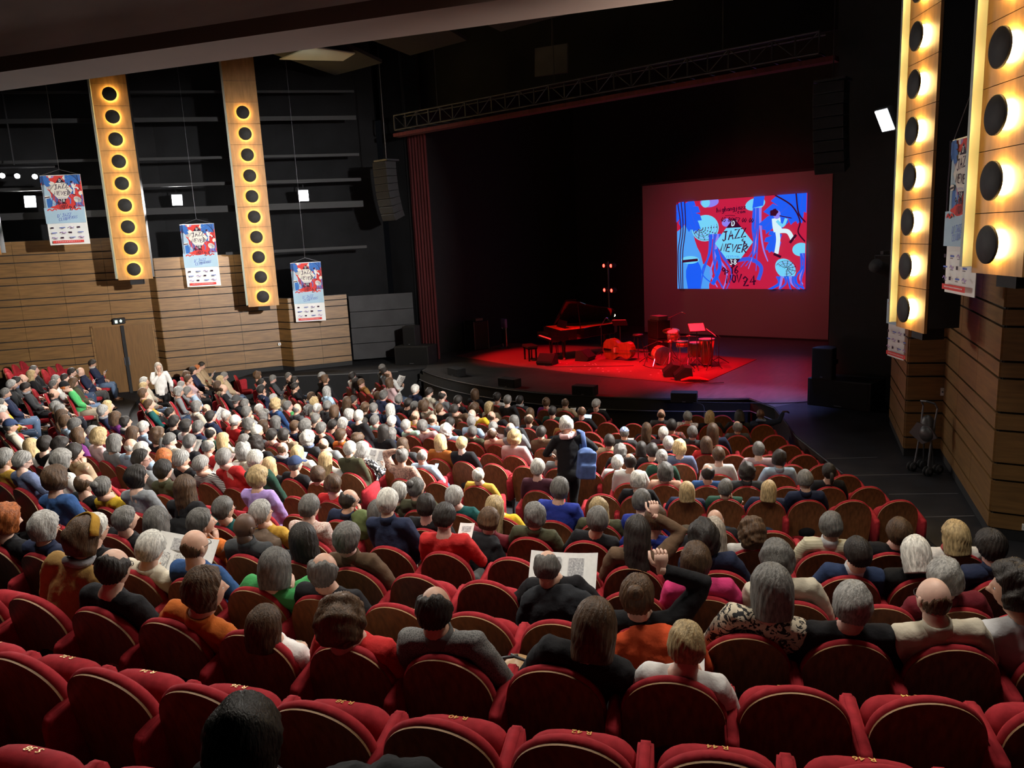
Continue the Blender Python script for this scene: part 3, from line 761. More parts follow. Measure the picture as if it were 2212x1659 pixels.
# ------------------------------------------------------------------ door, exit sign, small wall fittings
u1 = Vector((math.sin(math.radians(33.4)), math.cos(math.radians(33.4)), 0)); n1 = Vector((u1.y, -u1.x, 0))
DP = Vector((-24.55, 12.19, 0)) - u1 * 0.10 + n1 * 0.035
root = empty('door_1', DP - u1 * 1.72, math.atan2(u1.y, u1.x)); structure(root, 'double wooden exit door in the left wall')
M['doorwood'] = mat('door_veneer', (0.16, 0.080, 0.025), 0.42, noise=0.25, nscale=1.6, stretch=(14, 14, 1.2), coord='World')
for k in range(2):
    m = MB(); m.box((0.43 + k * 0.86, -0.0, 1.72), (0.85, 0.03, 2.14)); d = m.build('door_leaf', M['doorwood'], root)
    m = MB(); m.box((0.80 + k * 0.12, -0.035, 1.65), (0.03, 0.05, 0.25)); m.build('handle', M['steel'], d)
m = MB(); m.box((-0.03, -.005, 1.74), (0.06, 0.05, 2.2)); m.box((1.75, -.005, 1.74), (0.06, 0.05, 2.2)); m.box((0.86, -.005, 2.82), (1.84, 0.05, 0.06)); m.build('door_frame', M['wood'], root)
m = MB(); m.box((0.86, -0.05, 1.66), (0.09, 0.05, 2.3)); m.build('dark_gap', M['black'], root)
M['exitgreen'] = mat('exit_sign_face', (0.1, 0.5, 0.2), 0.5, emit=(0.75, 1.0, 0.8), strength=3.0)
root = empty('exit_sign', DP - u1 * 0.92 + n1 * 0.08 + Vector((0, 0, 2.96)), math.atan2(u1.y, u1.x)); tag(root, 'black exit sign with a green figure and arrow above the door', 'exit sign')
m = MB(); m.box((0, 0, 0), (0.36, 0.12, 0.19)); m.build('box', M['black'], root, bevel=0.02)
m = MB(); m.add([(-.11, -.062, .03), (-.04, -.062, .03), (-.04, -.062, -.06), (-.11, -.062, -.06)], [(3, 2, 1, 0)]); m.build('pictogram', M['exitgreen'], root)
m = MB(); m.add([(.02, -.062, 0), (.06, -.062, .05), (.10, -.062, 0), (.06, -.062, -.05)], [(3, 2, 1, 0)]); m.build('arrow', M['exitgreen'], root)
def fitting(name, loc, ang, size, mt, label, cat):
    root = empty(name, loc, ang); tag(root, label, cat)
    m = MB(); m.box((0, -.012, 0), (size[0], 0.03, size[1])); m.build('plate', mt, root, bevel=0.004)
    m = MB(); m.lathe([(0.001, 0.0), (size[0] * .28, 0.0), (size[0] * .28, 0.012), (0.001, 0.012)], (0, -.026, 0), 14, Matrix.Rotation(PI / 2, 3, 'X')); m.build('button', M['steel'], root)
al = math.atan2(u1.y, u1.x)
M['redplastic'] = mat('red_plastic', (0.5, 0.02, 0.02), 0.4)
fitting('fire_alarm', (-25.70, 10.90, 2.40), al, (0.10, 0.12), M['redplastic'], 'small red fire alarm on the wood wall left of the door', 'fire alarm')
fitting('wall_switch', (-22.30, 15.24, 1.80), math.atan2(.873, .488), (0.09, 0.09), M['white'], 'small white switch on the left wood wall', 'switch')
fitting('power_socket', (-0.72, 10.985, 1.10), math.radians(6.3), (0.085, 0.085), M['white'], 'white power socket low on the right wood wall', 'socket')
fitting('wall_plate', (-2.27, 14.40, 2.05), math.radians(25), (0.05, 0.13), M['white'], 'slim white wall plate above the folded pushchair', 'switch')

# ------------------------------------------------------------------ theatre seats
PEOPLE=[
('A',-17.05,14.77,-0.00,-0.369,-0.03,0.26,1.35,'sg dg -',0),
('A',-16.58,14.60,-0.00,-0.329,-0.07,0.14,1.33,'sd lb -',0),
('A',-16.10,14.44,-0.00,-0.290,-0.10,0.06,1.29,'kn wh N',0),
('A',-12.52,13.92,-0.00,-0.002,-0.00,0.14,1.16,'on bk -',0),
('A',-11.80,13.94,-0.00,0.054,0.00,0.13,1.14,'nd wh -',0),
('A',-11.14,13.99,-0.00,0.107,0.01,0.12,1.11,'sd dg -',0),
('A',-10.42,14.09,-0.00,0.164,0.01,0.11,1.11,'nn pp -',0),
('A',-9.93,14.18,-0.00,0.203,0.00,0.12,1.12,'bn tn l',0),
('A',-9.19,14.36,-0.00,0.264,0.00,0.12,1.13,'si bk l',50),
('B',-17.26,13.86,0.02,-0.359,-0.00,0.21,1.24,'sd wh -',0),
('B',-16.79,13.70,0.02,-0.322,0.01,0.11,1.14,'ld bk -',0),
('B',-16.31,13.55,0.02,-0.286,-0.04,0.07,1.19,'sn ca l',0),
('B',-14.85,13.20,0.02,-0.174,-0.08,0.18,1.36,'on pk -',0),
('B',-13.76,13.06,0.02,-0.094,-0.05,0.18,1.29,'sw nv -',0),
('B',-13.26,13.02,0.02,-0.057,-0.03,0.19,1.27,'sd cr l',0),
('B',-12.76,13.00,0.02,-0.020,-0.03,0.17,1.24,'bd gr -',0),
('B',-12.26,13.00,0.02,0.017,-0.00,0.14,1.17,'sd bk -',0),
('B',-11.76,13.02,0.02,0.054,0.04,0.08,1.04,'un bk -',0),
('B',-11.26,13.05,0.02,0.091,-0.02,0.09,1.11,'oy cr -',0),
('B',-10.76,13.11,0.02,0.127,-0.06,0.18,1.29,'sg bk -',0),
('B',-10.23,13.19,0.02,0.167,0.03,0.08,1.05,'on bk -',0),
('B',-9.67,13.29,0.02,0.209,0.01,0.12,1.12,'sd dk -',0),
('B',-8.99,13.45,0.02,0.261,0.00,0.13,1.14,'bn bk t',0),
('B',-7.35,14.01,0.02,0.388,-0.00,0.13,1.14,'kn dg -',0),
('B',-6.87,14.21,0.02,0.426,0.03,0.11,1.10,'sg pt f',0),
('B',-6.42,14.43,0.02,0.463,-0.03,0.11,1.10,'oy bk -',0),
('B',-5.95,14.68,0.02,0.503,0.04,0.11,1.11,'od bk p',0),
('B',-5.51,14.92,0.02,0.539,-0.04,0.14,1.14,'kb nv e',0),
('C',-17.29,12.87,0.05,-0.337,-0.07,0.19,1.36,'si bk -',0),
('C',-16.82,12.71,0.05,-0.303,-0.10,0.12,1.36,'wn bk -',0),
('C',-15.29,12.32,0.05,-0.194,0.07,0.09,1.02,'sd dg -',0),
('C',-14.71,12.22,0.05,-0.153,0.17,0.40,1.16,'on bk -',0),
('C',-14.21,12.15,0.05,-0.119,0.08,0.31,1.23,'sg nv -',0),
('C',-13.71,12.10,0.05,-0.084,0.14,0.34,1.19,'sg nv -',0),
('C',-13.21,12.07,0.05,-0.050,0.10,0.25,1.16,'sd bk -',0),
('C',-12.71,12.05,0.05,-0.016,-0.02,0.11,1.15,'sg bk -',0),
('C',-12.21,12.05,0.05,0.019,-0.14,0.04,1.21,'un cr -',0),
('C',-11.72,12.07,0.05,0.053,-0.15,0.03,1.20,'pn bk -',0),
('C',-11.22,12.10,0.05,0.088,-0.20,0.02,1.22,'sd bw l',0),
('C',-10.72,12.16,0.05,0.122,-0.20,-0.02,1.16,'kw yl -',0),
('C',-10.22,12.23,0.05,0.156,-0.20,-0.02,1.16,'kn bk -',0),
('C',-9.60,12.34,0.05,0.200,0.01,0.12,1.12,'bn bk -',0),
('C',-8.81,12.52,0.05,0.256,0.01,0.11,1.10,'sw ca -',0),
('C',-7.18,13.05,0.05,0.374,0.01,0.07,1.05,'ln bk -',0),
('C',-6.72,13.24,0.05,0.408,-0.00,0.11,1.12,'sd pl -',0),
('C',-5.59,13.79,0.05,0.495,-0.00,0.10,1.10,'bg dg -',0),
('D',-17.10,11.87,0.10,-0.304,-0.02,0.14,1.23,'sd bk x',0),
('D',-16.15,11.60,0.10,-0.240,0.05,0.18,1.10,'sn dg -',0),
('D',-15.66,11.49,0.10,-0.207,0.02,0.04,1.05,'uy tn -',0),
('D',-15.10,11.38,0.10,-0.170,-0.12,0.19,1.36,'li lb -',0),
('D',-14.22,11.26,0.10,-0.113,-0.03,0.15,1.22,'ln bk -',0),
('D',-13.59,11.20,0.10,-0.072,0.03,0.17,1.15,'wn bk -',0),
('D',-13.09,11.17,0.10,-0.039,-0.05,0.10,1.20,'sg nv -',0),
('D',-12.59,11.16,0.10,-0.007,-0.03,0.15,1.23,'lw nv -',0),
('D',-11.84,11.18,0.10,0.042,0.00,0.13,1.15,'kn mu -',0),
('D',-11.34,11.20,0.10,0.074,0.01,0.13,1.13,'kn lb f',0),
('D',-10.85,11.25,0.10,0.107,0.01,0.10,1.10,'sd bk -',0),
('D',-10.31,11.32,0.10,0.142,-0.01,0.14,1.16,'si lb -',0),
('D',-9.80,11.40,0.10,0.175,0.02,0.10,1.09,'si pk -',0),
('D',-9.31,11.49,0.10,0.208,-0.03,0.18,1.24,'og dg -',0),
('D',-7.14,12.12,0.10,0.354,0.00,0.12,1.12,'fg dg l',0),
('D',-6.48,12.38,0.10,0.400,0.02,0.13,1.14,'sw dp -',0),
('D',-6.03,12.58,0.10,0.433,0.06,0.14,1.16,'sg dg -',0),
('D',-5.58,12.80,0.10,0.465,-0.07,0.17,1.19,'ln nv -',0),
('E',-17.38,11.03,0.18,-0.305,-0.01,0.13,1.21,'wd nv f',0),
('E',-16.47,10.77,0.18,-0.247,0.02,0.12,1.12,'si gr -',0),
('E',-15.61,10.58,0.18,-0.193,0.05,0.11,1.05,'sg gn -',0),
('E',-15.02,10.47,0.18,-0.156,0.20,0.26,1.02,'ug dg -',0),
('E',-14.53,10.40,0.18,-0.125,0.12,0.28,1.11,'sw cr -',0),
('E',-14.03,10.35,0.18,-0.095,0.06,0.28,1.22,'sg dg -',0),
('E',-13.53,10.31,0.18,-0.064,-0.00,0.16,1.19,'on bk -',0),
('E',-13.03,10.28,0.18,-0.033,0.03,0.17,1.16,'wi nv -',0),
('E',-12.53,10.28,0.18,-0.003,0.06,0.10,1.04,'sd wh -',0),
('E',-12.03,10.28,0.18,0.028,-0.04,0.08,1.15,'sg mi -',0),
('E',-11.53,10.30,0.18,0.059,-0.06,0.10,1.18,'sw nv -',0),
('E',-11.03,10.34,0.18,0.089,-0.11,0.03,1.15,'si mi -',0),
('E',-10.54,10.39,0.18,0.120,-0.16,0.02,1.18,'wg pk -',0),
('E',-10.04,10.46,0.18,0.151,-0.11,0.04,1.13,'uw lb -',0),
('E',-9.55,10.54,0.18,0.181,-0.03,0.11,1.14,'sg ol -',0),
('E',-9.06,10.64,0.18,0.212,-0.08,0.08,1.15,'bn pe -',0),
('E',-8.57,10.75,0.18,0.243,-0.20,0.11,1.26,'kg gr -',0),
('E',-8.09,10.88,0.18,0.273,-0.09,0.14,1.22,'sd bw -',0),
('E',-6.94,11.25,0.18,0.348,0.00,0.11,1.12,'sd tn -',0),
('E',-6.42,11.45,0.18,0.382,0.02,0.05,1.03,'od bk -',0),
('E',-5.96,11.64,0.18,0.412,-0.01,0.11,1.12,'sw nv -',0),
('E',-5.38,11.91,0.18,0.451,-0.00,0.11,1.12,'on rd -',0),
('F',-16.25,9.83,0.27,-0.221,0.04,0.12,1.09,'wg dg -',0),
('F',-15.53,9.69,0.27,-0.178,0.06,0.15,1.07,'sw nv -',0),
('F',-15.04,9.60,0.27,-0.149,0.07,0.05,1.02,'ui nv -',0),
('F',-14.52,9.53,0.27,-0.119,-0.06,0.16,1.30,'uy bl -',0),
('F',-13.65,9.45,0.27,-0.068,-0.06,0.17,1.30,'kg dg -',0),
('F',-13.03,9.42,0.27,-0.032,0.02,0.16,1.16,'sg bk -',0),
('F',-12.53,9.41,0.27,-0.002,0.07,0.16,1.09,'sd bk -',0),
('F',-12.03,9.42,0.27,0.027,-0.04,0.10,1.18,'ww ma l',0),
('F',-11.53,9.44,0.27,0.056,-0.13,0.18,1.36,'sw bk -',0),
('F',-10.77,9.50,0.27,0.100,0.02,0.10,1.10,'wg nv -',0),
('F',-8.11,9.98,0.27,0.258,-0.02,0.18,1.23,'uy pk -',0),
('F',-6.32,10.56,0.27,0.367,0.01,0.10,1.11,'ug bk -',0),
('F',-5.85,10.75,0.27,0.397,0.03,0.12,1.13,'sd bk -',0),
('F',-5.39,10.95,0.27,0.426,-0.03,0.15,1.18,'uy sl -',0),
('F',-4.30,11.49,0.27,0.498,0.00,0.15,1.17,'sg mv -',0),
('G',-16.52,8.99,0.38,-0.225,0.07,0.11,1.02,'kn nv N',0),
('G',-15.26,8.75,0.38,-0.154,0.07,0.10,1.03,'sw cr -',0),
('G',-14.23,8.62,0.38,-0.097,-0.03,0.15,1.24,'sg gr f',0),
('G',-13.61,8.57,0.38,-0.062,0.06,0.11,1.04,'on dg -',0),
('G',-13.11,8.55,0.38,-0.035,-0.00,0.13,1.17,'og nv -',0),
('G',-12.61,8.54,0.38,-0.007,0.06,0.19,1.13,'sn nv -',0),
('G',-12.11,8.54,0.38,0.021,-0.02,0.14,1.19,'ug bk -',0),
('G',-11.61,8.56,0.38,0.049,-0.04,0.12,1.21,'sg bk -',0),
('G',-11.11,8.59,0.38,0.076,0.00,0.12,1.14,'sn or -',0),
('G',-10.62,8.64,0.38,0.104,-0.02,0.06,1.10,'un lb -',0),
('G',-10.10,8.70,0.38,0.133,-0.03,0.21,1.29,'ld bk -',0),
('G',-9.61,8.77,0.38,0.160,-0.01,0.09,1.12,'on dg -',0),
('G',-8.90,8.90,0.38,0.200,0.00,0.18,1.21,'oy rb -',0),
('G',-8.41,9.00,0.38,0.228,-0.05,0.15,1.22,'sy bk -',0),
('G',-6.79,9.46,0.38,0.321,-0.00,0.14,1.16,'sg gr -',0),
('G',-5.90,9.78,0.38,0.374,0.01,0.07,1.08,'sw wh -',0),
('G',-5.27,10.04,0.38,0.412,-0.00,0.15,1.17,'ni dk -',0),
('G',-4.50,10.40,0.38,0.459,0.00,0.18,1.21,'sn wh -',0),
('G',-3.73,10.81,0.38,0.507,0.00,0.15,1.17,'wd lb -',0),
('H',-16.38,8.05,0.50,-0.207,0.08,0.11,1.02,'sd pl -',0),
('H',-14.66,7.77,0.50,-0.115,-0.08,0.16,1.36,'wg cr -',0),
('H',-14.04,7.71,0.50,-0.082,-0.03,0.14,1.24,'sd nv -',0),
('H',-13.36,7.66,0.50,-0.046,0.04,0.26,1.22,'ei rd -',0),
('H',-12.86,7.65,0.50,-0.020,0.04,0.26,1.21,'wg bk -',0),
('H',-12.36,7.64,0.50,0.007,-0.00,0.13,1.16,'sw dg -',0),
('H',-11.86,7.65,0.50,0.033,-0.01,0.10,1.15,'sd pl -',0),
('H',-11.36,7.68,0.50,0.060,-0.10,0.05,1.21,'wd tn f',0),
('H',-10.86,7.71,0.50,0.086,-0.04,0.11,1.19,'uw dg -',0),
('H',-10.36,7.76,0.50,0.112,-0.08,0.04,1.16,'kn gr -',0),
('H',-9.68,7.85,0.50,0.149,0.02,0.11,1.11,'ui do N',0),
('H',-8.47,8.07,0.50,0.214,0.01,0.11,1.13,'kg lb p',0),
('H',-5.27,9.07,0.50,0.391,-0.00,0.19,1.23,'bd wh -',0),
('H',-4.81,9.27,0.50,0.418,-0.00,0.10,1.11,'ug pe -',0),
('H',-4.28,9.51,0.50,0.448,-0.00,0.11,1.12,'bd bl -',0),
('H',-3.81,9.75,0.50,0.476,-0.00,0.12,1.13,'ud dg -',0),
('H',-2.87,10.27,0.50,0.533,-0.00,0.12,1.14,'pd bk -',0),
('I',-13.96,6.83,0.62,-0.074,0.01,0.21,1.21,'sd bk -',0),
('I',-13.46,6.80,0.62,-0.049,0.02,0.19,1.19,'wd wh -',0),
('I',-12.96,6.78,0.62,-0.024,-0.01,0.19,1.23,'sg nv -',0),
('I',-12.46,6.78,0.62,0.002,-0.01,0.14,1.19,'bd dk -',0),
('I',-11.96,6.78,0.62,0.027,-0.02,0.08,1.15,'oy cr -',0),
('I',-11.46,6.80,0.62,0.052,0.01,0.15,1.17,'sg bk -',0),
('I',-10.96,6.84,0.62,0.077,-0.07,0.06,1.19,'ud bk -',0),
('I',-10.46,6.88,0.62,0.103,0.00,0.13,1.15,'kn nv t',0),
('I',-9.96,6.94,0.62,0.128,-0.07,0.04,1.15,'oy wh -',0),
('I',-9.47,7.01,0.62,0.153,0.01,0.07,1.09,'ly wh -',0),
('I',-8.98,7.09,0.62,0.178,-0.07,0.18,1.28,'sw ol -',0),
('I',-8.06,7.28,0.62,0.225,-0.04,0.18,1.25,'ng fl h',0),
('I',-6.86,7.59,0.62,0.288,0.02,0.09,1.10,'bw mu -',0),
('I',-6.01,7.87,0.62,0.333,-0.02,0.18,1.22,'sw pm -',0),
('I',-4.74,8.36,0.62,0.402,0.00,0.12,1.14,'ww bk -',0),
('I',-4.17,8.61,0.62,0.433,0.01,0.03,1.04,'oy nv -',0),
('I',-3.72,8.82,0.62,0.459,-0.01,0.07,1.08,'sg dk f',0),
('I',-3.28,9.05,0.62,0.484,0.02,0.06,1.07,'oy nv -',0),
('I',-2.84,9.29,0.62,0.509,-0.03,0.15,1.17,'sg nv p',0),
('J',-12.34,5.76,0.81,0.007,-0.00,0.17,1.20,'un bk -',0),
('J',-11.84,5.77,0.81,0.031,-0.04,0.11,1.20,'pg cr N',0),
('J',-11.34,5.80,0.81,0.055,-0.03,0.15,1.22,'sg bk -',0),
('J',-10.84,5.83,0.81,0.079,-0.02,0.14,1.20,'bg rd l',0),
('J',-10.00,5.91,0.81,0.120,-0.02,0.15,1.21,'ui cr -',0),
('J',-9.50,5.98,0.81,0.144,0.05,0.10,1.08,'oy bk -',0),
('J',-9.01,6.06,0.81,0.168,0.03,0.14,1.14,'cg bk -',0),
('J',-8.51,6.15,0.81,0.192,0.02,0.05,1.06,'wn wh -',0),
('K',-12.29,4.75,1.01,0.009,0.02,0.23,1.21,'uy pk -',0),
('K',-11.79,4.76,1.01,0.032,0.03,0.22,1.19,'og gr -',0),
('K',-11.29,4.78,1.01,0.055,0.02,0.22,1.20,'kw lb -',0),
('K',-10.80,4.82,1.01,0.078,-0.03,0.13,1.21,'sw lb -',0),
('K',-10.30,4.86,1.01,0.101,0.01,0.13,1.15,'wr wh -',0),
('K',-9.80,4.92,1.01,0.123,-0.05,0.09,1.20,'si bk -',0),
('K',-9.31,4.98,1.01,0.146,-0.08,0.05,1.19,'si st N',0),
('K',-8.81,5.06,1.01,0.169,-0.16,0.09,1.32,'si rd -',0),
('K',-8.32,5.15,1.01,0.192,-0.14,0.14,1.33,'sw dk -',0),
('K',-7.25,5.39,1.01,0.242,0.01,0.11,1.13,'wn rd -',10),
('K',-6.56,5.57,1.01,0.275,0.19,0.18,1.09,'sw ol -',0),
('K',-6.08,5.71,1.01,0.298,-0.05,0.13,1.18,'ng ol -',0),
('K',-5.60,5.86,1.01,0.321,-0.05,0.08,1.13,'si tl -',0),
('K',-5.13,6.03,1.01,0.344,-0.05,0.02,1.07,'ly yl -',0),
('K',-4.58,6.24,1.01,0.371,0.05,0.22,1.25,'sg ro -',0),
('K',-4.11,6.42,1.01,0.394,-0.00,0.07,1.10,'oy ol -',0),
('K',-3.65,6.62,1.01,0.417,-0.06,0.15,1.18,'sg ro -',0),
('K',-3.03,6.91,1.01,0.448,-0.00,0.02,1.05,'kn bk -',0),
('L',-12.08,3.82,1.20,0.018,0.02,0.15,1.15,'ly wh -',0),
('L',-11.58,3.84,1.20,0.040,-0.03,0.16,1.24,'sd bk -',0),
('L',-11.08,3.86,1.20,0.062,-0.05,0.16,1.27,'wd bk -',0),
('L',-10.58,3.90,1.20,0.084,-0.07,0.10,1.25,'sd tn f',0),
('L',-9.27,4.05,1.20,0.142,-0.05,0.20,1.29,'sd gr -',40),
('L',-8.77,4.13,1.20,0.164,-0.05,0.13,1.22,'sd ol -',0),
('L',-7.29,4.42,1.20,0.231,-0.05,0.18,1.27,'wy lv -',0),
('L',-6.21,4.70,1.20,0.279,0.07,0.16,1.14,'bd nv f',25),
('L',-5.73,4.85,1.20,0.301,-0.02,0.03,1.08,'og sl -',0),
('L',-5.26,5.00,1.20,0.323,-0.00,0.13,1.16,'sd bk -',0),
('L',-4.75,5.18,1.20,0.347,0.14,0.09,1.07,'wn ma -',0),
('L',-4.23,5.37,1.20,0.371,0.05,0.12,1.14,'wg ol -',0),
('L',-3.72,5.58,1.20,0.396,0.10,0.12,1.13,'sg bk -',0),
('L',-3.30,5.76,1.20,0.416,0.18,0.14,1.16,'sn ro -',0),
('L',-2.84,5.96,1.20,0.438,0.20,0.06,1.10,'la bk -',0),
('L',-2.36,6.20,1.20,0.461,-0.01,0.06,1.09,'un wh -',0),
('L',-1.82,6.47,1.20,0.488,0.05,0.12,1.16,'sg ct -',0),
('L',-1.36,6.73,1.20,0.511,0.07,0.07,1.12,'sn bk -',0),
('L',-0.88,7.00,1.20,0.535,-0.03,0.08,1.10,'oy sc -',0),
('M',-10.48,3.01,1.39,0.085,-0.02,0.15,1.22,'si mu -',0),
('M',-9.99,3.05,1.39,0.106,-0.05,0.14,1.25,'si sl N',0),
('M',-9.30,3.14,1.39,0.135,-0.04,0.23,1.31,'wi wh -',0),
('M',-8.81,3.21,1.39,0.156,0.03,0.13,1.13,'bn bk -',0),
('M',-8.32,3.29,1.39,0.177,-0.04,0.07,1.16,'ng yl -',0),
('M',-7.83,3.39,1.39,0.198,-0.08,0.16,1.29,'wd gr -',0),
('M',-7.18,3.52,1.39,0.226,-0.04,0.18,1.25,'ln bk -',0),
('M',-6.70,3.64,1.39,0.247,0.04,0.10,1.11,'sg tl -',15),
('M',-6.21,3.77,1.39,0.268,0.01,0.09,1.12,'si mu -',0),
('M',-5.69,3.92,1.39,0.292,-0.02,0.16,1.20,'sg pa x',0),
('M',-4.89,4.18,1.39,0.327,-0.06,0.23,1.29,'sw nv -',0),
('M',-4.38,4.36,1.39,0.350,-0.02,0.17,1.21,'sd rd l',0),
('M',-2.87,4.96,1.39,0.419,0.03,0.16,1.19,'ld bw a',0),
('M',-2.26,5.25,1.39,0.447,-0.12,0.14,1.17,'ud nv -',0),
('M',-1.42,5.67,1.39,0.487,0.06,0.07,1.12,'sd nc -',0),
('M',-0.95,5.92,1.39,0.509,-0.06,0.10,1.12,'ow lt p',0),
('M',-0.48,6.20,1.39,0.533,-0.07,0.16,1.16,'sd nv -',0),
('N',-7.60,2.54,1.60,0.200,-0.09,0.18,1.33,'wn bl -',0),
('N',-6.82,2.71,1.60,0.233,0.09,0.13,1.07,'sg bk -',0),
('N',-6.34,2.83,1.60,0.253,0.03,0.09,1.11,'og bk -',0),
('N',-5.86,2.96,1.60,0.274,0.02,0.12,1.14,'sg or f',35),
('N',-5.38,3.10,1.60,0.294,-0.02,0.11,1.16,'kb dg -',0),
('N',-4.90,3.25,1.60,0.315,0.05,0.11,1.11,'od bk -',0),
('N',-4.42,3.41,1.60,0.335,-0.05,0.10,1.16,'sg bw -',0),
('N',-2.90,4.00,1.60,0.402,-0.08,0.03,1.10,'bg bk N',0),
('N',-1.98,4.41,1.60,0.443,-0.08,0.12,1.16,'sn mg -',0),
('N',-1.49,4.65,1.60,0.465,-0.10,0.16,1.18,'wg cr -',0),
('N',-0.61,5.11,1.60,0.506,-0.09,0.11,1.12,'wi ma -',0),
('P',-7.42,1.71,1.81,0.201,0.20,0.08,1.02,'sn bw -',0),
('P',-6.86,1.83,1.81,0.224,0.05,0.15,1.12,'ur bk -',0),
('P',-6.35,1.95,1.81,0.244,0.03,0.13,1.13,'wi nv -',0),
('P',-5.87,2.08,1.81,0.264,0.04,0.17,1.16,'sw bk -',0),
('P',-5.38,2.21,1.81,0.284,0.11,0.15,1.08,'sw cr N',0),
('P',-4.87,2.37,1.81,0.305,0.01,0.13,1.16,'kn bl -',0),
('P',-4.37,2.53,1.81,0.325,0.15,0.13,1.07,'og gn f',0),
('P',-3.88,2.70,1.81,0.346,0.04,0.09,1.11,'bg bk j',0),
('P',-1.94,3.49,1.81,0.429,-0.05,0.07,1.13,'nn bk a',0),
('P',-1.45,3.72,1.81,0.450,0.14,0.14,1.18,'og bf -',0),
('P',-0.97,3.96,1.81,0.471,0.01,0.09,1.13,'si bk -',0),
('P',-0.51,4.20,1.81,0.492,-0.09,0.15,1.16,'kn cr -',0),
('P',-0.03,4.46,1.81,0.513,-0.20,0.26,1.18,'ud lg -',-70),
('Q',-5.04,1.46,2.02,0.288,0.14,0.36,1.20,'wn mh -',0),
('Q',-4.51,1.62,2.02,0.310,0.06,0.17,1.15,'bd bk -',0),
('Q',-4.02,1.78,2.02,0.329,0.20,0.18,1.08,'wn or -',25),
('Q',-3.49,1.97,2.02,0.351,0.08,0.08,0.97,'on wc -',0),
('Q',-2.95,2.17,2.02,0.373,0.02,0.01,1.08,'un rd -',0),
('Q',-2.45,2.37,2.02,0.393,-0.04,0.10,1.16,'bd hb -',0),
('Q',-1.95,2.59,2.02,0.414,0.20,0.12,1.13,'on bk l',0),
('Q',-1.44,2.82,2.02,0.435,0.06,0.15,1.05,'sy wc l',0),
('S',-1.85,0.92,2.44,0.393,0.03,0.09,1.14,'wd bk -',0),
('_',-17.20,5.11,1.04,-0.216,0.01,0.13,1.17,'sg yl -',0),
('_',-16.20,4.80,1.06,-0.169,0.00,0.13,1.17,'sw dg -',0),
('_',-15.32,4.54,1.09,-0.128,0.00,0.13,1.17,'kg dg -',0),
('_',-18.86,5.74,1.00,-0.297,0.01,0.13,1.17,'sg nv -',0),
('_',-14.36,4.33,1.11,-0.084,0.00,0.13,1.17,'cg cr -',0),
('_',-20.15,6.28,0.99,-0.361,0.01,0.15,1.16,'si dg -',0),
('_',-20.66,6.58,0.97,-0.388,0.01,0.13,1.17,'sd dg -',0),
('_',-21.17,6.89,0.95,-0.415,0.01,0.13,1.17,'kn bk -',0),
('_',-19.67,6.43,0.93,-0.343,0.01,0.11,1.18,'sd dg r',0),
('_',-21.78,7.31,0.93,-0.449,0.01,0.13,1.17,'ly bk -',0),
('_',-22.58,7.66,0.94,-0.490,0.01,0.13,1.17,'sg bk -',0),
('_',-20.20,7.07,0.85,-0.377,0.02,0.26,1.14,'sg bk -',0),
('_',-18.68,6.62,0.83,-0.301,0.00,0.13,1.18,'kn dg -',0),
('_',-20.94,7.50,0.83,-0.417,0.01,0.17,1.17,'si wh -',0),
('_',-16.73,5.91,0.87,-0.203,0.00,0.13,1.17,'si nv -',0),
('_',-16.24,5.82,0.87,-0.179,0.00,0.13,1.17,'si nv -',0),
('_',-15.47,5.54,0.90,-0.141,0.00,0.13,1.17,'on gr -',0),
('_',-19.88,7.45,0.75,-0.369,-0.00,-0.00,1.21,'er gn -',0),
('_',-21.25,7.89,0.78,-0.439,0.01,0.11,1.17,'sd dg -',0),
('_',-14.77,5.33,0.92,-0.107,0.00,0.13,1.17,'pn lb -',0),
('_',-22.21,8.37,0.78,-0.491,0.00,0.19,1.17,'sd dg -',0),
('_',-20.54,7.80,0.74,-0.405,0.01,0.11,1.18,'on ol r',0),
('_',-14.20,5.25,0.93,-0.080,0.00,0.13,1.17,'sg dg l',0),
('_',-13.04,4.75,1.01,-0.025,0.03,0.22,1.16,'on pp -',0),
('_',-22.46,8.81,0.73,-0.511,0.02,0.07,1.17,'ki nv p',0),
('_',-23.80,9.64,0.73,-0.589,0.01,0.13,1.17,'sd nv p',0),
('_',-13.20,5.23,0.92,-0.033,-0.03,0.05,1.18,'si ma -',0),
('_',-16.06,6.53,0.73,-0.176,0.00,0.13,1.17,'si nv -',0),
('_',-16.82,6.96,0.67,-0.217,0.00,0.13,1.17,'oy nv -',0),
('_',-15.09,6.33,0.74,-0.128,0.00,0.13,1.17,'on pp -',0),
('_',-14.47,6.24,0.74,-0.097,-0.00,0.13,1.17,'sd dg -',0),
('_',-12.99,5.68,0.83,-0.024,-0.00,0.13,1.17,'on nv -',0),
('_',-18.40,8.47,0.51,-0.316,0.00,0.13,1.18,'wn mu -',0),
('_',-13.66,6.17,0.74,-0.057,-0.00,0.13,1.17,'sw lb l',0),
('_',-19.45,9.00,0.49,-0.377,0.00,0.13,1.18,'sy cr -',0),
('_',-20.25,9.41,0.49,-0.425,0.00,0.13,1.18,'sw cr -',0),
('_',-16.63,7.74,0.55,-0.216,-0.00,0.13,1.18,'sn tl -',0),
('_',-18.26,9.14,0.43,-0.320,0.02,0.26,1.17,'wi gr -',0),
('_',-19.22,9.88,0.38,-0.383,0.00,0.13,1.18,'si gr -',0),
('_',-20.91,10.95,0.35,-0.494,0.01,0.13,1.18,'wn or -',0),
('_',-18.22,9.64,0.36,-0.326,-0.02,-0.00,1.19,'sg lb -',0),
('_',-20.29,10.66,0.34,-0.456,0.00,0.13,1.18,'sn pk f',0),
('_',-21.58,11.52,0.33,-0.543,0.00,0.13,1.18,'wd nv -',35),
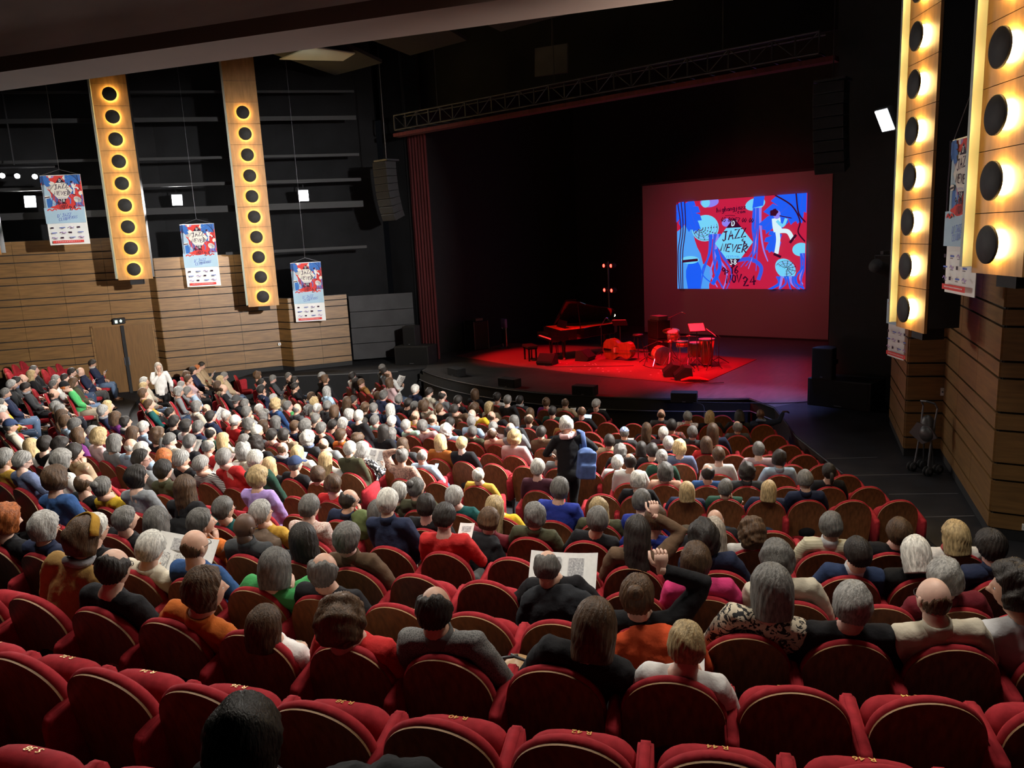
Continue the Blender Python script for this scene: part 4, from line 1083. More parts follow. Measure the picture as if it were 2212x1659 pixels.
('_',-21.96,11.87,0.32,-0.572,0.01,0.13,1.18,'sr tn -',0),
('_',-22.53,12.33,0.31,-0.614,0.01,0.13,1.18,'sd tn l',0),
('_',-18.84,10.68,0.27,-0.380,0.00,0.13,1.18,'on tn -',0),
('_',-19.67,11.26,0.25,-0.439,0.00,0.13,1.18,'oy gr -',0),
('_',-18.27,10.49,0.27,-0.345,-0.00,0.13,1.18,'kn bk -',0),
('_',-20.33,11.77,0.23,-0.487,0.00,0.13,1.18,'sg tn -',0),
('_',-16.39,9.70,0.29,-0.227,-0.00,0.13,1.18,'tg bk -',0),
('_',-19.84,12.54,0.14,-0.482,-0.00,0.13,1.18,'un bk -',0),
('_',-18.58,11.84,0.15,-0.392,-0.00,0.13,1.18,'sd bk -',0),
('_',-19.05,12.51,0.11,-0.436,-0.00,0.13,1.18,'sg dg l',0),
('_',-18.99,13.01,0.08,-0.447,-0.00,0.13,1.19,'sg bk f',60),
('_',-18.29,12.71,0.08,-0.397,-0.00,0.13,1.18,'wd bk -',0)]
EMPTY=[
('R',-4.89,0.69,2.23,0.285),
('R',-4.39,0.85,2.23,0.305),
('R',-3.88,1.01,2.23,0.325),
('R',-3.39,1.18,2.23,0.344),
('R',-2.90,1.36,2.23,0.363),
('R',-2.39,1.56,2.23,0.384),
('R',-1.90,1.76,2.23,0.403),
('R',-1.42,1.97,2.23,0.423),
('R',-0.94,2.19,2.23,0.442),
('R',-0.47,2.43,2.23,0.462),
('R',0.01,2.67,2.23,0.482),
('S',-3.88,0.17,2.44,0.315),
('S',-3.36,0.34,2.44,0.335),
('S',-2.85,0.52,2.44,0.354),
('S',-2.35,0.72,2.44,0.374),
('S',-1.35,1.13,2.44,0.413),
('S',-0.86,1.35,2.44,0.432),
('Q',-5.57,1.30,2.02,0.267),
('Q',-0.96,3.05,2.02,0.456),
('Q',-0.47,3.29,2.02,0.476),
('Q',0.00,3.54,2.02,0.497),
('P',-3.39,2.89,1.81,0.367),
('P',-2.89,3.08,1.81,0.388),
('P',-2.41,3.28,1.81,0.408),
('N',-3.92,3.59,1.60,0.357),
('N',-3.41,3.79,1.60,0.379),
('N',-1.02,4.89,1.60,0.486),
('N',-0.15,5.38,1.60,0.527),
('N',-2.44,4.20,1.60,0.422),
('M',-3.80,4.58,1.39,0.376),
('M',-3.33,4.76,1.39,0.397),
('K',-2.53,7.15,1.01,0.474),
('K',-7.78,5.26,1.01,0.217),
('I',-5.17,8.18,0.62,0.379),
('I',-2.39,9.55,0.62,0.535),
('I',-1.92,9.83,0.62,0.563),
('I',-7.46,7.43,0.62,0.257),
('H',-2.44,10.53,0.50,0.560),
('H',-8.95,7.98,0.50,0.188),
('H',-15.81,7.94,0.50,-0.176),
('H',-15.24,7.84,0.50,-0.146),
('H',-3.34,10.00,0.50,0.505),
('G',-2.93,11.28,0.38,0.559),
('G',-15.89,8.86,0.38,-0.190),
('G',-14.75,8.68,0.38,-0.125),
('G',-7.87,9.14,0.38,0.259),
('G',-7.33,9.29,0.38,0.290),
('G',-6.34,9.62,0.38,0.348),
('F',-3.45,11.99,0.27,0.555),
('F',-10.06,9.58,0.27,0.142),
('F',-8.55,9.87,0.27,0.232),
('F',-9.55,9.67,0.27,0.172),
('F',-9.05,9.76,0.27,0.202),
('F',-4.84,11.21,0.27,0.462),
('F',-3.87,11.73,0.27,0.526),
('E',-4.97,12.11,0.18,0.480),
('E',-3.97,12.68,0.18,0.550),
('E',-7.51,11.06,0.18,0.311),
('E',-4.46,12.39,0.18,0.515),
('D',-4.99,13.11,0.10,0.508),
('D',-4.47,13.41,0.10,0.547),
('D',-8.76,11.62,0.10,0.244),
('D',-16.63,11.73,0.10,-0.272),
('D',-8.22,11.77,0.10,0.281),
('D',-7.68,11.93,0.10,0.317),
('C',-6.00,13.58,0.05,0.463),
('C',-4.99,14.13,0.05,0.542),
('C',-16.31,12.56,0.05,-0.266),
('C',-15.80,12.43,0.05,-0.230),
('C',-8.26,12.68,0.05,0.295),
('C',-7.72,12.85,0.05,0.335),
('A',-7.08,15.13,-0.00,0.442),
('A',-6.59,15.38,-0.00,0.485),
('A',-13.64,13.97,-0.00,-0.091),
('A',-13.08,13.93,-0.00,-0.047),
('L',-9.92,3.96,1.20,0.113),
('L',-8.28,4.21,1.20,0.186),
('L',-7.78,4.31,1.20,0.208),
('L',-6.75,4.56,1.20,0.255),
('B',-15.83,13.41,0.02,-0.249),
('B',-15.34,13.30,0.02,-0.212),
('B',-14.30,13.12,0.02,-0.134),
('B',-8.43,13.62,0.02,0.303),
('B',-7.89,13.80,0.02,0.346),
('_',-24.29,7.63,1.11,-0.557),
('_',-24.93,8.04,1.11,-0.591),
('_',-25.48,8.44,1.11,-0.622),
('_',-24.08,8.48,0.95,-0.570),
('_',-24.55,8.82,0.94,-0.597),
('_',-25.07,9.25,0.93,-0.628),
('_',-21.65,11.03,0.39,-0.532),
('_',-22.10,11.50,0.36,-0.568),
('_',-21.65,13.00,0.19,-0.594),
('_',-23.62,7.45,1.07,-0.527),
('_',-21.00,7.10,0.90,-0.412)]

def outline(n=26, grow=0.0, zlo=0.30):
    """seat back outline seen from behind (x, z): straight sides, arched top"""
    P = [(-0.222 - grow, zlo), (-0.236 - grow, 0.50)]
    for i in range(n + 1):
        t = PI - PI * i / n
        P.append(((0.238 + grow) * math.cos(t), 0.675 + (0.275 + grow) * max(0.0, math.sin(t)) ** 0.9))
    P += [(0.236 + grow, 0.50), (0.222 + grow, zlo)]
    return P
def back_y(x, z): return (0.95 - z) * 0.20 + 0.55 * x * x
def layered(layers, cap0=True, cap1=True):
    """skin through a stack of outlines given as (points, y offset)"""
    m = MB(); n = len(layers[0][0]); P = []
    for pts, dy in layers:
        P += [(x, back_y(x, z) + dy, z) for x, z in pts]
    F = []
    for k in range(len(layers) - 1):
        for i in range(n):
            j = (i + 1) % n
            F.append((k * n + i, k * n + j, (k + 1) * n + j, (k + 1) * n + i))
    m.add(P, F)
    return m, n
def cap(m, base, n, z0, z1, rev):
    """fill an outline with rows of quads so that the panel keeps its curve"""
    half = n // 2
    F = []
    for i in range(half - 1):
        q = [base + i, base + i + 1, base + n - 2 - i, base + n - 1 - i]
        if q[1] == q[2]: q.pop(2)
        F.append(tuple(reversed(q)) if rev else tuple(q))
    m.f += [list(f) for f in F]; m.m += [m.mi] * len(F)
O0 = outline()
m, n = layered([(O0, 0.002), (O0, 0.014)])
m.m = [1] * len(m.f); cap(m, 0, n, 0, 0, False); cap(m, n, n, 0, 0, True)
ME_SHELL = m.mesh('back_shell', [M['seat_wood'], M['ply_edge']])
def scaled(s_, dz=0): return [(x * s_, 0.62 + (z - 0.62) * s_ + dz) for x, z in O0]
m, n = layered([(scaled(.985), 0.014), (scaled(1.035), 0.022), (scaled(1.045), 0.045), (scaled(1.00), 0.072), (scaled(.88), 0.086), (scaled(.6), 0.078)])
cap(m, 5 * n, n, 0, 0, True)
ME_PAD = m.mesh('back_pad', M['red_fabric'], True)
def cushion_mesh():
    """seat cushion lying flat: hinge edge at y = 0.10, front rounded, top at z = 0.45"""
    m = MB(); P = []; k = 30
    def ring(g, z):
        R_ = []
        for i in range(k):
            t = 2 * PI * i / k; c, s_ = math.cos(t), math.sin(t)
            e = 0.42
            x = math.copysign(abs(c) ** e, c) * (0.225 + g); y = math.copysign(abs(s_) ** e, s_) * (0.20 + g)
            if y > 0: y *= 1 - 0.35 * (x / 0.23) ** 4 * 0.5
            R_.append((x, 0.32 + y, z))
        return R_
    for g, z in [(-.05, .335), (-.005, .345), (.008, .38), (.006, .42), (-.012, .447), (-.06, .456), (-.14, .458)]: P += ring(g, z)
    F = []
    for a in range(6):
        for i in range(k):
            j = (i + 1) % k; F.append((a * k + i, a * k + j, (a + 1) * k + j, (a + 1) * k + i))
    F += [tuple(range(k - 1, -1, -1)), tuple(6 * k + i for i in range(k))]
    m.add(P, F); return m
ME_CUSH = cushion_mesh().mesh('cushion', M['red_fabric'], True)
m = MB()
prof = [(-0.045, 0.36), (-0.055, 0.68), (-0.03, 0.72), (0.29, 0.775), (0.335, 0.76), (0.35, 0.71), (0.34, 0.34)]
m.prism(prof, 0.062, frame3((0, 1, 0), (0, 0, 1), (1, 0, 0)) @ Matrix.Translation((0, 0, -0.031)))
ME_ARM = m.mesh('armrest', M['red_fabric'])
bmx = bmesh.new(); bmx.from_mesh(ME_ARM); bmesh.ops.bevel(bmx, geom=bmx.edges[:], offset=0.012, segments=2, affect='EDGES'); bmx.to_mesh(ME_ARM); bmx.free()
ME_ARM.polygons.foreach_set('use_smooth', [True] * len(ME_ARM.polygons))
m = MB(); m.box((0, 0.20, 0.16), (0.035, 0.10, 0.32)); m.box((0, 0.20, 0.01), (0.05, 0.28, 0.02))
ME_LEG = m.mesh('pedestal', M['darksteel'])
def number_mesh(txt):
    cu_ = bpy.data.curves.new('num', 'FONT'); cu_.body = txt; cu_.size = 0.045; cu_.align_x = 'CENTER'; cu_.extrude = 0.0004
    ob = bpy.data.objects.new('num', cu_); COL.objects.link(ob)
    dg = bpy.context.evaluated_depsgraph_get(); me = bpy.data.meshes.new_from_object(ob.evaluated_get(dg))
    bpy.data.objects.remove(ob); bpy.data.curves.remove(cu_)
    me.materials.clear(); me.materials.append(M['gold']); return me
FOLD = Matrix.Translation((0, 0.215, 0.385)) @ Matrix.Rotation(math.radians(77), 4, 'X') @ Matrix.Translation((0, -0.115, -0.40))
ORD = lambda k: '%d%s' % (k, 'th' if 10 <= k % 100 <= 20 else {1: 'st', 2: 'nd', 3: 'rd'}.get(k % 10, 'th'))
ROWNO = {n: len(ROWS) - i for i, (n, r, z) in enumerate(ROWS)}      # 1 = row at the stage
def make_seat(x, y, z, th, folded, both, number=None):
    root = empty('theatre_seat', (x, y, z), th)
    link('back_shell', ME_SHELL, root); link('back_pad', ME_PAD, root)
    c = link('cushion', ME_CUSH, root)
    if folded: c.matrix_local = FOLD
    for sx in ((-1, 1) if both else (-1,)):
        a = link('armrest', ME_ARM, root); a.location = (sx * 0.272, 0.02, 0)
        l = link('pedestal', ME_LEG, root); l.location = (sx * 0.272, 0, 0)
    if number:
        t = link('seat_number', number_mesh(number), c)
        # on the front edge of the cushion, read from the front of the row
        t.matrix_local = Matrix.Translation((0.0, 0.5295, 0.395)) @ frame3((-1, 0, 0), (0, 0, 1), (0, 1, 0)) @ Matrix.Translation((0, -0.016, 0))
        t['label'] = 'gold seat number %s' % number
    return root
allseats = []
for p in PEOPLE: allseats.append([p[0], p[1], p[2], p[3], p[4], True])
for e in EMPTY: allseats.append([e[0], e[1], e[2], e[3], e[4], False])
camp = Vector((0, 0, 4.96))
allseats.sort(key=lambda s_: s_[0] + '%.4f' % (s_[4] + 5))
for s_ in allseats: s_.append((Vector(s_[1:4]) - camp).length)
order_ = sorted(range(len(allseats)), key=lambda i: allseats[i][6] - (3.0 if not allseats[i][5] else 0))
keep = set(order_[:300])
cnt = {}; far = MB()
NUM = {('R', 9.28): 'R 34', ('R', 8.76): 'R 32', ('R', 8.23): 'R 30', ('R', 9.80): 'R 36', ('R', 10.35): 'R 38', ('R', 10.88): 'R 40', ('R', 11.40): 'R 42', ('R', 11.93): 'R 44', ('R', 12.46): 'R 46',
       ('Q', 11.94): 'Q 42', ('Q', 12.48): 'Q 44', ('Q', 13.02): 'Q 46', ('S', 9.30): 'S 36', ('S', 8.75): 'S 34', ('S', 9.84): 'S 38', ('P', 9.31): 'P 34', ('P', 9.84): 'P 36', ('P', 10.36): 'P 38'}
for i, (row, x, y, z, th, occ, dist) in enumerate(allseats):
    cnt[row] = cnt.get(row, 0) + 1
    nxt = allseats[i + 1] if i + 1 < len(allseats) else None
    both = (nxt is None) or nxt[0] != row or row == '_' or math.hypot(nxt[1] - x, nxt[2] - y) > 0.75
    if i in keep:
        num = None
        if not occ and row in ROWD:
            for (rw, sv), t in NUM.items():
                if rw == row and abs(th * ROWD[row][0] - sv) < 0.12: num = t
        o = make_seat(x, y, z, th, (not occ) and row != '_', both, num)
        st = 'occupied' if occ else ('empty tip-up' if row != '_' else 'empty open')
        where = ('%s from left in seat row %d from stage' % (ORD(cnt[row]), ROWNO[row])) if row != '_' else ('number %d of the far left block' % cnt[row])
        tag(o, '%s red theatre seat, %s' % (st, where), 'seat', 'red theatre seats')
    else:
        T = Matrix.Translation((x, y, z)) @ Matrix.Rotation(th, 4, 'Z')
        for me, mi, L in ((ME_SHELL, 0, Matrix.Identity(4)), (ME_PAD, 1, Matrix.Identity(4)), (ME_CUSH, 1, Matrix.Identity(4)), (ME_ARM, 1, Matrix.Translation((-.272, .02, 0))), (ME_LEG, 2, Matrix.Translation((-.272, 0, 0)))):
            far.mi = mi; TL = T @ L
            far.add([TL @ v.co for v in me.vertices], [tuple(p.vertices) for p in me.polygons])
o = far.build('theatre_seats', [M['seat_wood'], M['red_fabric'], M['darksteel']])
tag(o, 'remaining red theatre seats under the audience far from the viewer', 'seats', kind='stuff')

# ------------------------------------------------------------------ people
def pattern_mat(name, kind, c1, c2, scale):
    m = mat(name, c1, 0.85)
    nt = m.node_tree; b = nt.nodes['Principled BSDF']
    tc = nt.nodes.new('ShaderNodeTexCoord'); mp = nt.nodes.new('ShaderNodeMapping'); nt.links.new(tc.outputs['Object'], mp.inputs['Vector'])
    mp.inputs['Scale'].default_value = (scale,) * 3
    mx = nt.nodes.new('ShaderNodeMix'); mx.data_type = 'RGBA'; mx.inputs[6].default_value = (*c1, 1); mx.inputs[7].default_value = (*c2, 1)
    st = nt.nodes.new('ShaderNodeMath'); st.operation = 'GREATER_THAN'
    if kind == 'stripe':
        t = nt.nodes.new('ShaderNodeTexWave'); t.bands_direction = 'Z'; t.inputs['Scale'].default_value = 1; nt.links.new(mp.outputs[0], t.inputs['Vector']); nt.links.new(t.outputs['Fac'], st.inputs[0]); st.inputs[1].default_value = 0.62
    elif kind == 'spots':
        t = nt.nodes.new('ShaderNodeTexVoronoi'); t.inputs['Scale'].default_value = 1; nt.links.new(mp.outputs[0], t.inputs['Vector']); nt.links.new(t.outputs['Distance'], st.inputs[0]); st.inputs[1].default_value = 0.42
    elif kind == 'floral':
        t = nt.nodes.new('ShaderNodeTexNoise'); t.inputs['Scale'].default_value = 1; t.inputs['Detail'].default_value = 3; t.inputs['Distortion'].default_value = 2.5; nt.links.new(mp.outputs[0], t.inputs['Vector']); nt.links.new(t.outputs['Fac'], st.inputs[0]); st.inputs[1].default_value = 0.53
    else:
        t = nt.nodes.new('ShaderNodeTexChecker'); t.inputs['Scale'].default_value = 1; nt.links.new(mp.outputs[0], t.inputs['Vector']); nt.links.new(t.outputs['Fac'], st.inputs[0]); st.inputs[1].default_value = 0.5
    nt.links.new(st.outputs[0], mx.inputs[0]); nt.links.new(mx.outputs[2], b.inputs['Base Color'])
    return m
M['skin'] = mat('skin', rough=0.55, objcol=True, noise=0.10, nscale=35)
M['hair'] = mat('hair', rough=0.55, objcol=True, noise=0.55, nscale=38, stretch=(1.6, 1.6, 0.35), bump=0.5, bscale=90, spec=0.35)
M['cloth'] = mat('knit_cloth', rough=0.9, objcol=True, noise=0.14, nscale=9, bump=0.25, bscale=55, spec=0.2)
M['trousers'] = mat('trouser_cloth', rough=0.9, objcol=True, noise=0.18, nscale=14, spec=0.2)
M['eye'] = mat('eye_white', (0.7, 0.68, 0.65), 0.3)
M['iris'] = mat('dark_iris', (0.03, 0.02, 0.015), 0.2)
M['lip'] = mat('lips', (0.35, 0.10, 0.09), 0.5)
PAT = {'st': pattern_mat('striped_shirt', 'stripe', (0.62, 0.62, 0.58), (0.03, 0.03, 0.04), 15), 'pl': pattern_mat('plaid_shirt', 'check', (0.28, 0.05, 0.04), (0.06, 0.04, 0.04), 26), 'bf': pattern_mat('black_floral', 'floral', (0.55, 0.48, 0.36), (0.010, 0.010, 0.012), 17),
       'do': pattern_mat('black_dotted', 'spots', (0.55, 0.55, 0.55), (0.012, 0.012, 0.014), 26), 'fl': pattern_mat('floral_blouse', 'floral', (0.50, 0.32, 0.24), (0.20, 0.12, 0.10), 26), 'pa': pattern_mat('paisley_shirt', 'floral', (0.62, 0.50, 0.44), (0.42, 0.24, 0.20), 34),
       'pt': pattern_mat('patterned_blouse', 'spots', (0.30, 0.26, 0.28), (0.60, 0.56, 0.55), 30), 'ct': pattern_mat('ribbed_sweater', 'stripe', (0.46, 0.42, 0.29), (0.58, 0.53, 0.38), 14), 'hb': pattern_mat('flecked_wool', 'spots', (0.045, 0.045, 0.045), (0.16, 0.155, 0.15), 160),
       'capplaid': pattern_mat('plaid_cap', 'check', (0.10, 0.18, 0.42), (0.50, 0.56, 0.68), 34)}
TOPS = {'bk': ((.012, .012, .014), 'black sweater'), 'dg': ((.045, .047, .050), 'dark grey jacket'), 'gr': ((.20, .21, .22), 'grey sweater'), 'nv': ((.016, .022, .050), 'navy jacket'), 'wh': ((.66, .65, .62), 'white shirt'), 'cr': ((.52, .47, .37), 'cream sweater'),
        'rd': ((.50, .025, .025), 'red sweater'), 'ma': ((.14, .014, .022), 'dark red jacket'), 'mu': ((.50, .30, .045), 'mustard sweater'), 'mh': ((.38, .22, .07), 'mustard shawl'), 'yl': ((.66, .43, .03), 'yellow sweater'), 'or': ((.55, .14, .025), 'orange sweater'), 'gn': ((.06, .33, .10), 'green sweater'),
        'dk': ((.02, .06, .040), 'dark green sweater'), 'tl': ((.012, .085, .085), 'teal sweater'), 'bl': ((.035, .09, .24), 'blue sweater'), 'ro': ((.02, .035, .24), 'royal blue sweater'), 'lb': ((.33, .44, .56), 'pale blue shirt'), 'sl': ((.12, .15, .25), 'slate blue sweater'), 'pk': ((.60, .42, .42), 'pale pink blouse'),
        'pe': ((.62, .36, .26), 'peach sweater'), 'pp': ((.16, .03, .17), 'purple sweater'), 'lv': ((.36, .25, .55), 'lavender sweater'), 'bw': ((.10, .06, .035), 'brown jacket'), 'ca': ((.27, .13, .035), 'camel brown jacket'), 'rb': ((.32, .10, .02), 'rust brown sweater'), 'tn': ((.36, .27, .17), 'tan jacket'), 'ol': ((.055, .055, .03), 'olive green jacket'),
        'mi': ((.36, .56, .46), 'mint green shirt'), 'mg': ((.50, .035, .14), 'magenta and navy sweater'), 'pm': ((.07, .022, .035), 'plum sweater'), 'mv': ((.36, .26, .28), 'mauve shirt'), 'dp': ((.075, .05, .065), 'dusky purple coat'), 'nc': ((.02, .035, .085), 'navy sweater with pale collar'), 'lt': ((.010, .010, .011), 'black leather jacket'),
        'lg': ((.40, .40, .41), 'light grey sweater'), 'wc': ((.66, .64, .62), 'white top'), 'sc': ((.60, .58, .55), 'pale top with grey scarf'),
        'st': ((.5, .5, .5), 'black and white striped shirt'), 'pl': ((.2, .1, .1), 'plaid shirt'), 'bf': ((.2, .2, .2), 'black and cream floral blouse'), 'do': ((.1, .1, .1), 'black dotted blouse'), 'fl': ((.4, .3, .2), 'floral blouse'), 'pa': ((.5, .4, .4), 'pale paisley shirt'), 'pt': ((.5, .5, .5), 'patterned blouse'), 'ct': ((.5, .45, .3), 'cream ribbed sweater'), 'hb': ((.1, .1, .1), 'flecked grey wool jacket')}
HAIRC = {'g': (.125, .118, .108), 'w': (.54, .52, .47), 'i': (.29, .28, .26), 'd': (.022, .017, .014), 'n': (.080, .042, .020), 'y': (.46, .33, .16), 'r': (.36, .10, .022), 'a': (.42, .36, .29), 'b': (.015, .012, .010)}
SKINS = [(.56, .33, .235), (.60, .37, .27), (.52, .30, .21), (.63, .40, .31), (.55, .31, .25)]

def nz(p, k, ph):
    """cheap smooth noise in -1..1"""
    return (np.sin(p @ k[0] + ph[0]) + np.sin(p @ k[1] + ph[1]) + np.sin(p @ k[2] + ph[2])) / 3.0
def sphere_dirs(nu, nv):
    el = np.linspace(-PI / 2, PI / 2, nv + 1)[1:-1]
    az = np.arange(nu) * 2 * PI / nu - PI
    E, A = np.meshgrid(el, az, indexing='ij')
    A = np.concatenate([[0], A.ravel(), [0]]); E = np.concatenate([[-PI / 2], E.ravel(), [PI / 2]])
    F = [(0, 1 + j, 1 + (j + 1) % nu) for j in range(nu)]
    for i in range(nv - 2):
        for j in range(nu):
            a = 1 + i * nu + j; b = 1 + i * nu + (j + 1) % nu
            F.append((a, a + nu, b + nu, b))
    e = len(A) - 1; q = 1 + (nv - 2) * nu
    F += [(q + j, e, q + (j + 1) % nu) for j in range(nu)]
    return A, E, [tuple(reversed(f)) for f in F]
GRID = {}
def grid(nu, nv):
    if (nu, nv) not in GRID: GRID[(nu, nv)] = sphere_dirs(nu, nv)
    return GRID[(nu, nv)]
def skull(A, E):
    """head surface: azimuth 0 is the face (+y), elevation up"""
    dx, dy, dz = np.cos(E) * np.sin(A), np.cos(E) * np.cos(A), np.sin(E)
    x, y, z = .079 * dx, .098 * dy, .117 * dz
    t = np.clip(-dz, 0, 1)
    x = x * (1 - .30 * t ** 1.4)
    y = np.where(dy < 0, y * (1 - .42 * t), y * (1 - .05 * t))
    y = y - .006 * np.clip(dz, 0, 1)
    g = lambda a0, e0, sa, se: np.exp(-((A - a0) / sa) ** 2 - ((E - e0) / se) ** 2)
    y = y + .026 * g(0, -.20, .13, .13) + .013 * g(0, -.02, .10, .22) + .006 * g(0, -.86, .35, .16) + .005 * g(0, -.55, .30, .09)
    y = y + .005 * (g(.32, .14, .28, .08) + g(-.32, .14, .28, .08)) - .010 * (g(.38, .0, .17, .10) + g(-.38, .0, .17, .10)) - .004 * g(0, -.68, .3, .06)
    return np.stack([x, y, z], 1)
HAIR_K = {}
def hair_mesh(style, near, rg):
    """hair shell in head coordinates; where there is no hair it dives under the skin"""
    nu, nv = (72, 44) if near else (36, 22)
    A, E, F = grid(nu, nv)
    P0 = skull(A, E); aa = np.abs(A)
    hl = np.interp(aa, [0, .55, 1.0, 1.35, 1.62, 1.85, 2.3, 3.15], [.72, .62, .30, .05, -.12, -.42, -.62, -.66])
    th, L, amp, fr = {'s': (.018, 0, .004, 60), 'b': (.013, 0, .003, 60), 'k': (.003, 0, .001, 60), 'o': (.022, .135, .004, 45), 'l': (.022, .30, .006, 40), 'w': (.024, .07, .008, 55), 'u': (.036, .085, .013, 95), 'n': (.014, 0, .003, 60), 'p': (.013, 0, .003, 60),
                      'c': (.008, 0, .003, 60), 'e': (.010, .05, .003, 60), 'f': (.008, 0, .003, 60), 't': (.010, 0, .003, 60)}[style]
    th *= rg.uniform(.85, 1.2); L *= rg.uniform(.85, 1.2)
    soft = .10
    mask = np.clip((E - hl) / soft + .5, 0, 1)
    if style in 'bk':
        dv = np.stack([np.cos(E) * np.sin(A), np.cos(E) * np.cos(A), np.sin(E)], 1)
        ang = np.arccos(np.clip(dv @ np.array([0, .42, .9075]), -1, 1)) + .10 * np.sin(A * 3 + rg.uniform(0, 6)) + .05 * np.sin(A * 9)
        mask = mask * np.clip((ang - (1.35 if style == 'k' else .95)) / .35, 0, 1)
    d = np.stack([np.cos(E) * np.sin(A), np.cos(E) * np.cos(A), np.sin(E)], 1)
    P = P0.copy()
    if L > 0:
        face = {'o': .95, 'l': 1.0, 'w': 1.15, 'u': 1.0, 'e': 1.2}.get(style, 1.1)
        side = np.clip((aa - face) / .22, 0, 1)
        low = E < 0.05
        t = np.clip(-(E - .05) / (PI / 2), 0, 1)
        zz = .006 - (L + .01) * np.clip(t / .80, 0, 1) ** .9
        flare = 1.0 + (.10 if style in 'ol' else -.02) * np.clip(t / .8, 0, 1) - 0.9 * np.clip((t - .80) / .20, 0, 1)
        back = 1 - .22 * np.clip((aa - 2.2) / .8, 0, 1) * np.clip(t / .6, 0, 1)
        D = np.stack([.080 * np.sin(A) * flare, .098 * np.cos(A) * flare * back, zz], 1)
        P = np.where((low & (side > .02))[:, None], P0 * (1 - side[:, None]) + D * side[:, None], P)
        mask = np.where(low, side, np.maximum(mask, np.where(E < .35, side * np.clip((E + .1) / .2 + .5, 0, 1), 0)))
    k = np.array([[rg.uniform(-1, 1) for _ in range(3)] for _ in range(3)]); k = k / np.linalg.norm(k, axis=1)[:, None] * fr
    ph = [rg.uniform(0, 6) for _ in range(3)]
    n1 = nz(P, k, ph) + .6 * nz(P * 1.9, k[::-1], ph)
    st = np.sin(A * rg.choice([23, 29, 31]) + E * 7 + 2 * n1) * .0022 * (1.5 if near else .8)
    N = d.copy(); N[:, 2] *= np.where((E < 0) & (L > 0), .15, 1)
    top_ = 1 + .35 * np.clip(d[:, 2], 0, 1) + .25 * np.clip(-d[:, 1], 0, 1)
    out = P + N * ((th * top_ + amp * n1 + st) * 1.0)[:, None]
    ins = P0 * .90
    Q = ins * (1 - mask[:, None]) + out * mask[:, None]
    V = Q.tolist(); FF = [list(f) for f in F]
    mb = MB(); mb.v = V; mb.f = FF; mb.m = [0] * len(FF)
    if style == 'n':
        mb.ball((0, -.105, .075), (.045, .040, .042), 16, 10)
    if style == 'p':
        mb.tube([(0, -.09, .03), (0, -.135, .0), (0, -.13, -.08), (0, -.11, -.17)], [.02, .03, .026, .008], 10)
    return mb
ear_cache = {}
def head_part(mb, near, R, c):
    """adds skull, ears, eyes and lips to a body mesh"""
    nu, nv = (48, 32) if near else (24, 16)
    A, E, F = grid(nu, nv)
    P = skull(A, E)
    W = P @ R.T + c
    b = len(mb.v); mb.v.extend(map(tuple, W.tolist()))
    lipm = (np.abs(A) < .26) & (np.abs(E + .56) < .075)
    for f in F:
        mb.f.append([i + b for i in f]); mb.m.append(3 if all(lipm[i] for i in f) else 0)
    def bl(p, r, mi, n1=10, n2=6):
        mb.mi = mi; q = MB().ball((0, 0, 0), r, n1, n2)
        mb.add((np.array(q.v) + np.array(p)) @ R.T + c, q.f); mb.mi = 0
    for s_ in (-1, 1):
        bl((s_ * .076, -.008, -.012), (.011, .020, .032), 0)
        if near:
            bl((s_ * .032, .0775, .0), (.0125, .010, .009), 1); bl((s_ * .032, .086, .0), (.006, .0035, .006), 2, 8, 5)
def hand(mb, Wp, hd, pn, side, curl, n=5):
    """five fingers on a palm: wrist point, finger direction, palm normal"""
    hd = Vector(hd).normalized(); pn = Vector(pn); pn = (pn - hd * pn.dot(hd)).normalized()
    lat = hd.cross(pn) * side                                 # towards the thumb
    Wp = Vector(Wp)
    mb.tube([Wp - hd * .02, Wp + hd * .02, Wp + hd * .055, Wp + hd * .092], [(.024, .020), (.030, .018), (.040, .016), (.038, .012)], 10) if False else None
    P = []
    for u, wd, tk in ((-.02, .026, .019), (.02, .031, .017), (.055, .041, .015), (.092, .039, .011)):
        for g in range(10):
            a = 2 * PI * g / 10
            P.append(Wp + hd * u + lat * (wd * math.cos(a)) + pn * (tk * math.sin(a)))
    F = [(i * 10 + j, i * 10 + (j + 1) % 10, (i + 1) * 10 + (j + 1) % 10, (i + 1) * 10 + j) for i in range(3) for j in range(10)]
    F += [tuple(range(9, -1, -1)), tuple(30 + j for j in range(10))]
    mb.add(P, F)
    for k, ln in enumerate((.068, .078, .073, .058)):
        o_ = Wp + hd * .085 + lat * (.029 - k * .0195)
        pts = [o_]; ang = 0.15
        dcur = hd
        for sgm in (.42, .33, .25):
            ang += curl
            dcur = hd * math.cos(ang) + pn * math.sin(ang) + lat * (.06 - .04 * k)
            pts.append(pts[-1] + dcur * (ln * sgm))
        mb.tube(pts, [.0088, .0085, .0078, .006], n)
    o_ = Wp + hd * .025 + lat * .026
    mb.tube([o_, o_ + (lat * .8 + hd * .5) * .028 + pn * .008, o_ + (lat * .75 + hd * .9) * .045 + pn * (.012 + .02 * curl), o_ + (lat * .55 + hd * 1.3) * .058 + pn * (.018 + .04 * curl)], [.0125, .0115, .010, .007], n)
def ik(S, Wp, l1, l2, pole):
    S, Wp = Vector(S), Vector(Wp); d = Wp - S; D = d.length
    if D > (l1 + l2) * .985:
        Wp = S + d.normalized() * (l1 + l2) * .985; d = Wp - S; D = d.length
    a = (l1 * l1 - l2 * l2 + D * D) / (2 * D); h = math.sqrt(max(l1 * l1 - a * a, 0))
    u = d.normalized(); p = Vector(pole); p = (p - u * p.dot(u)).normalized()
    return S + u * a + p * h, Wp
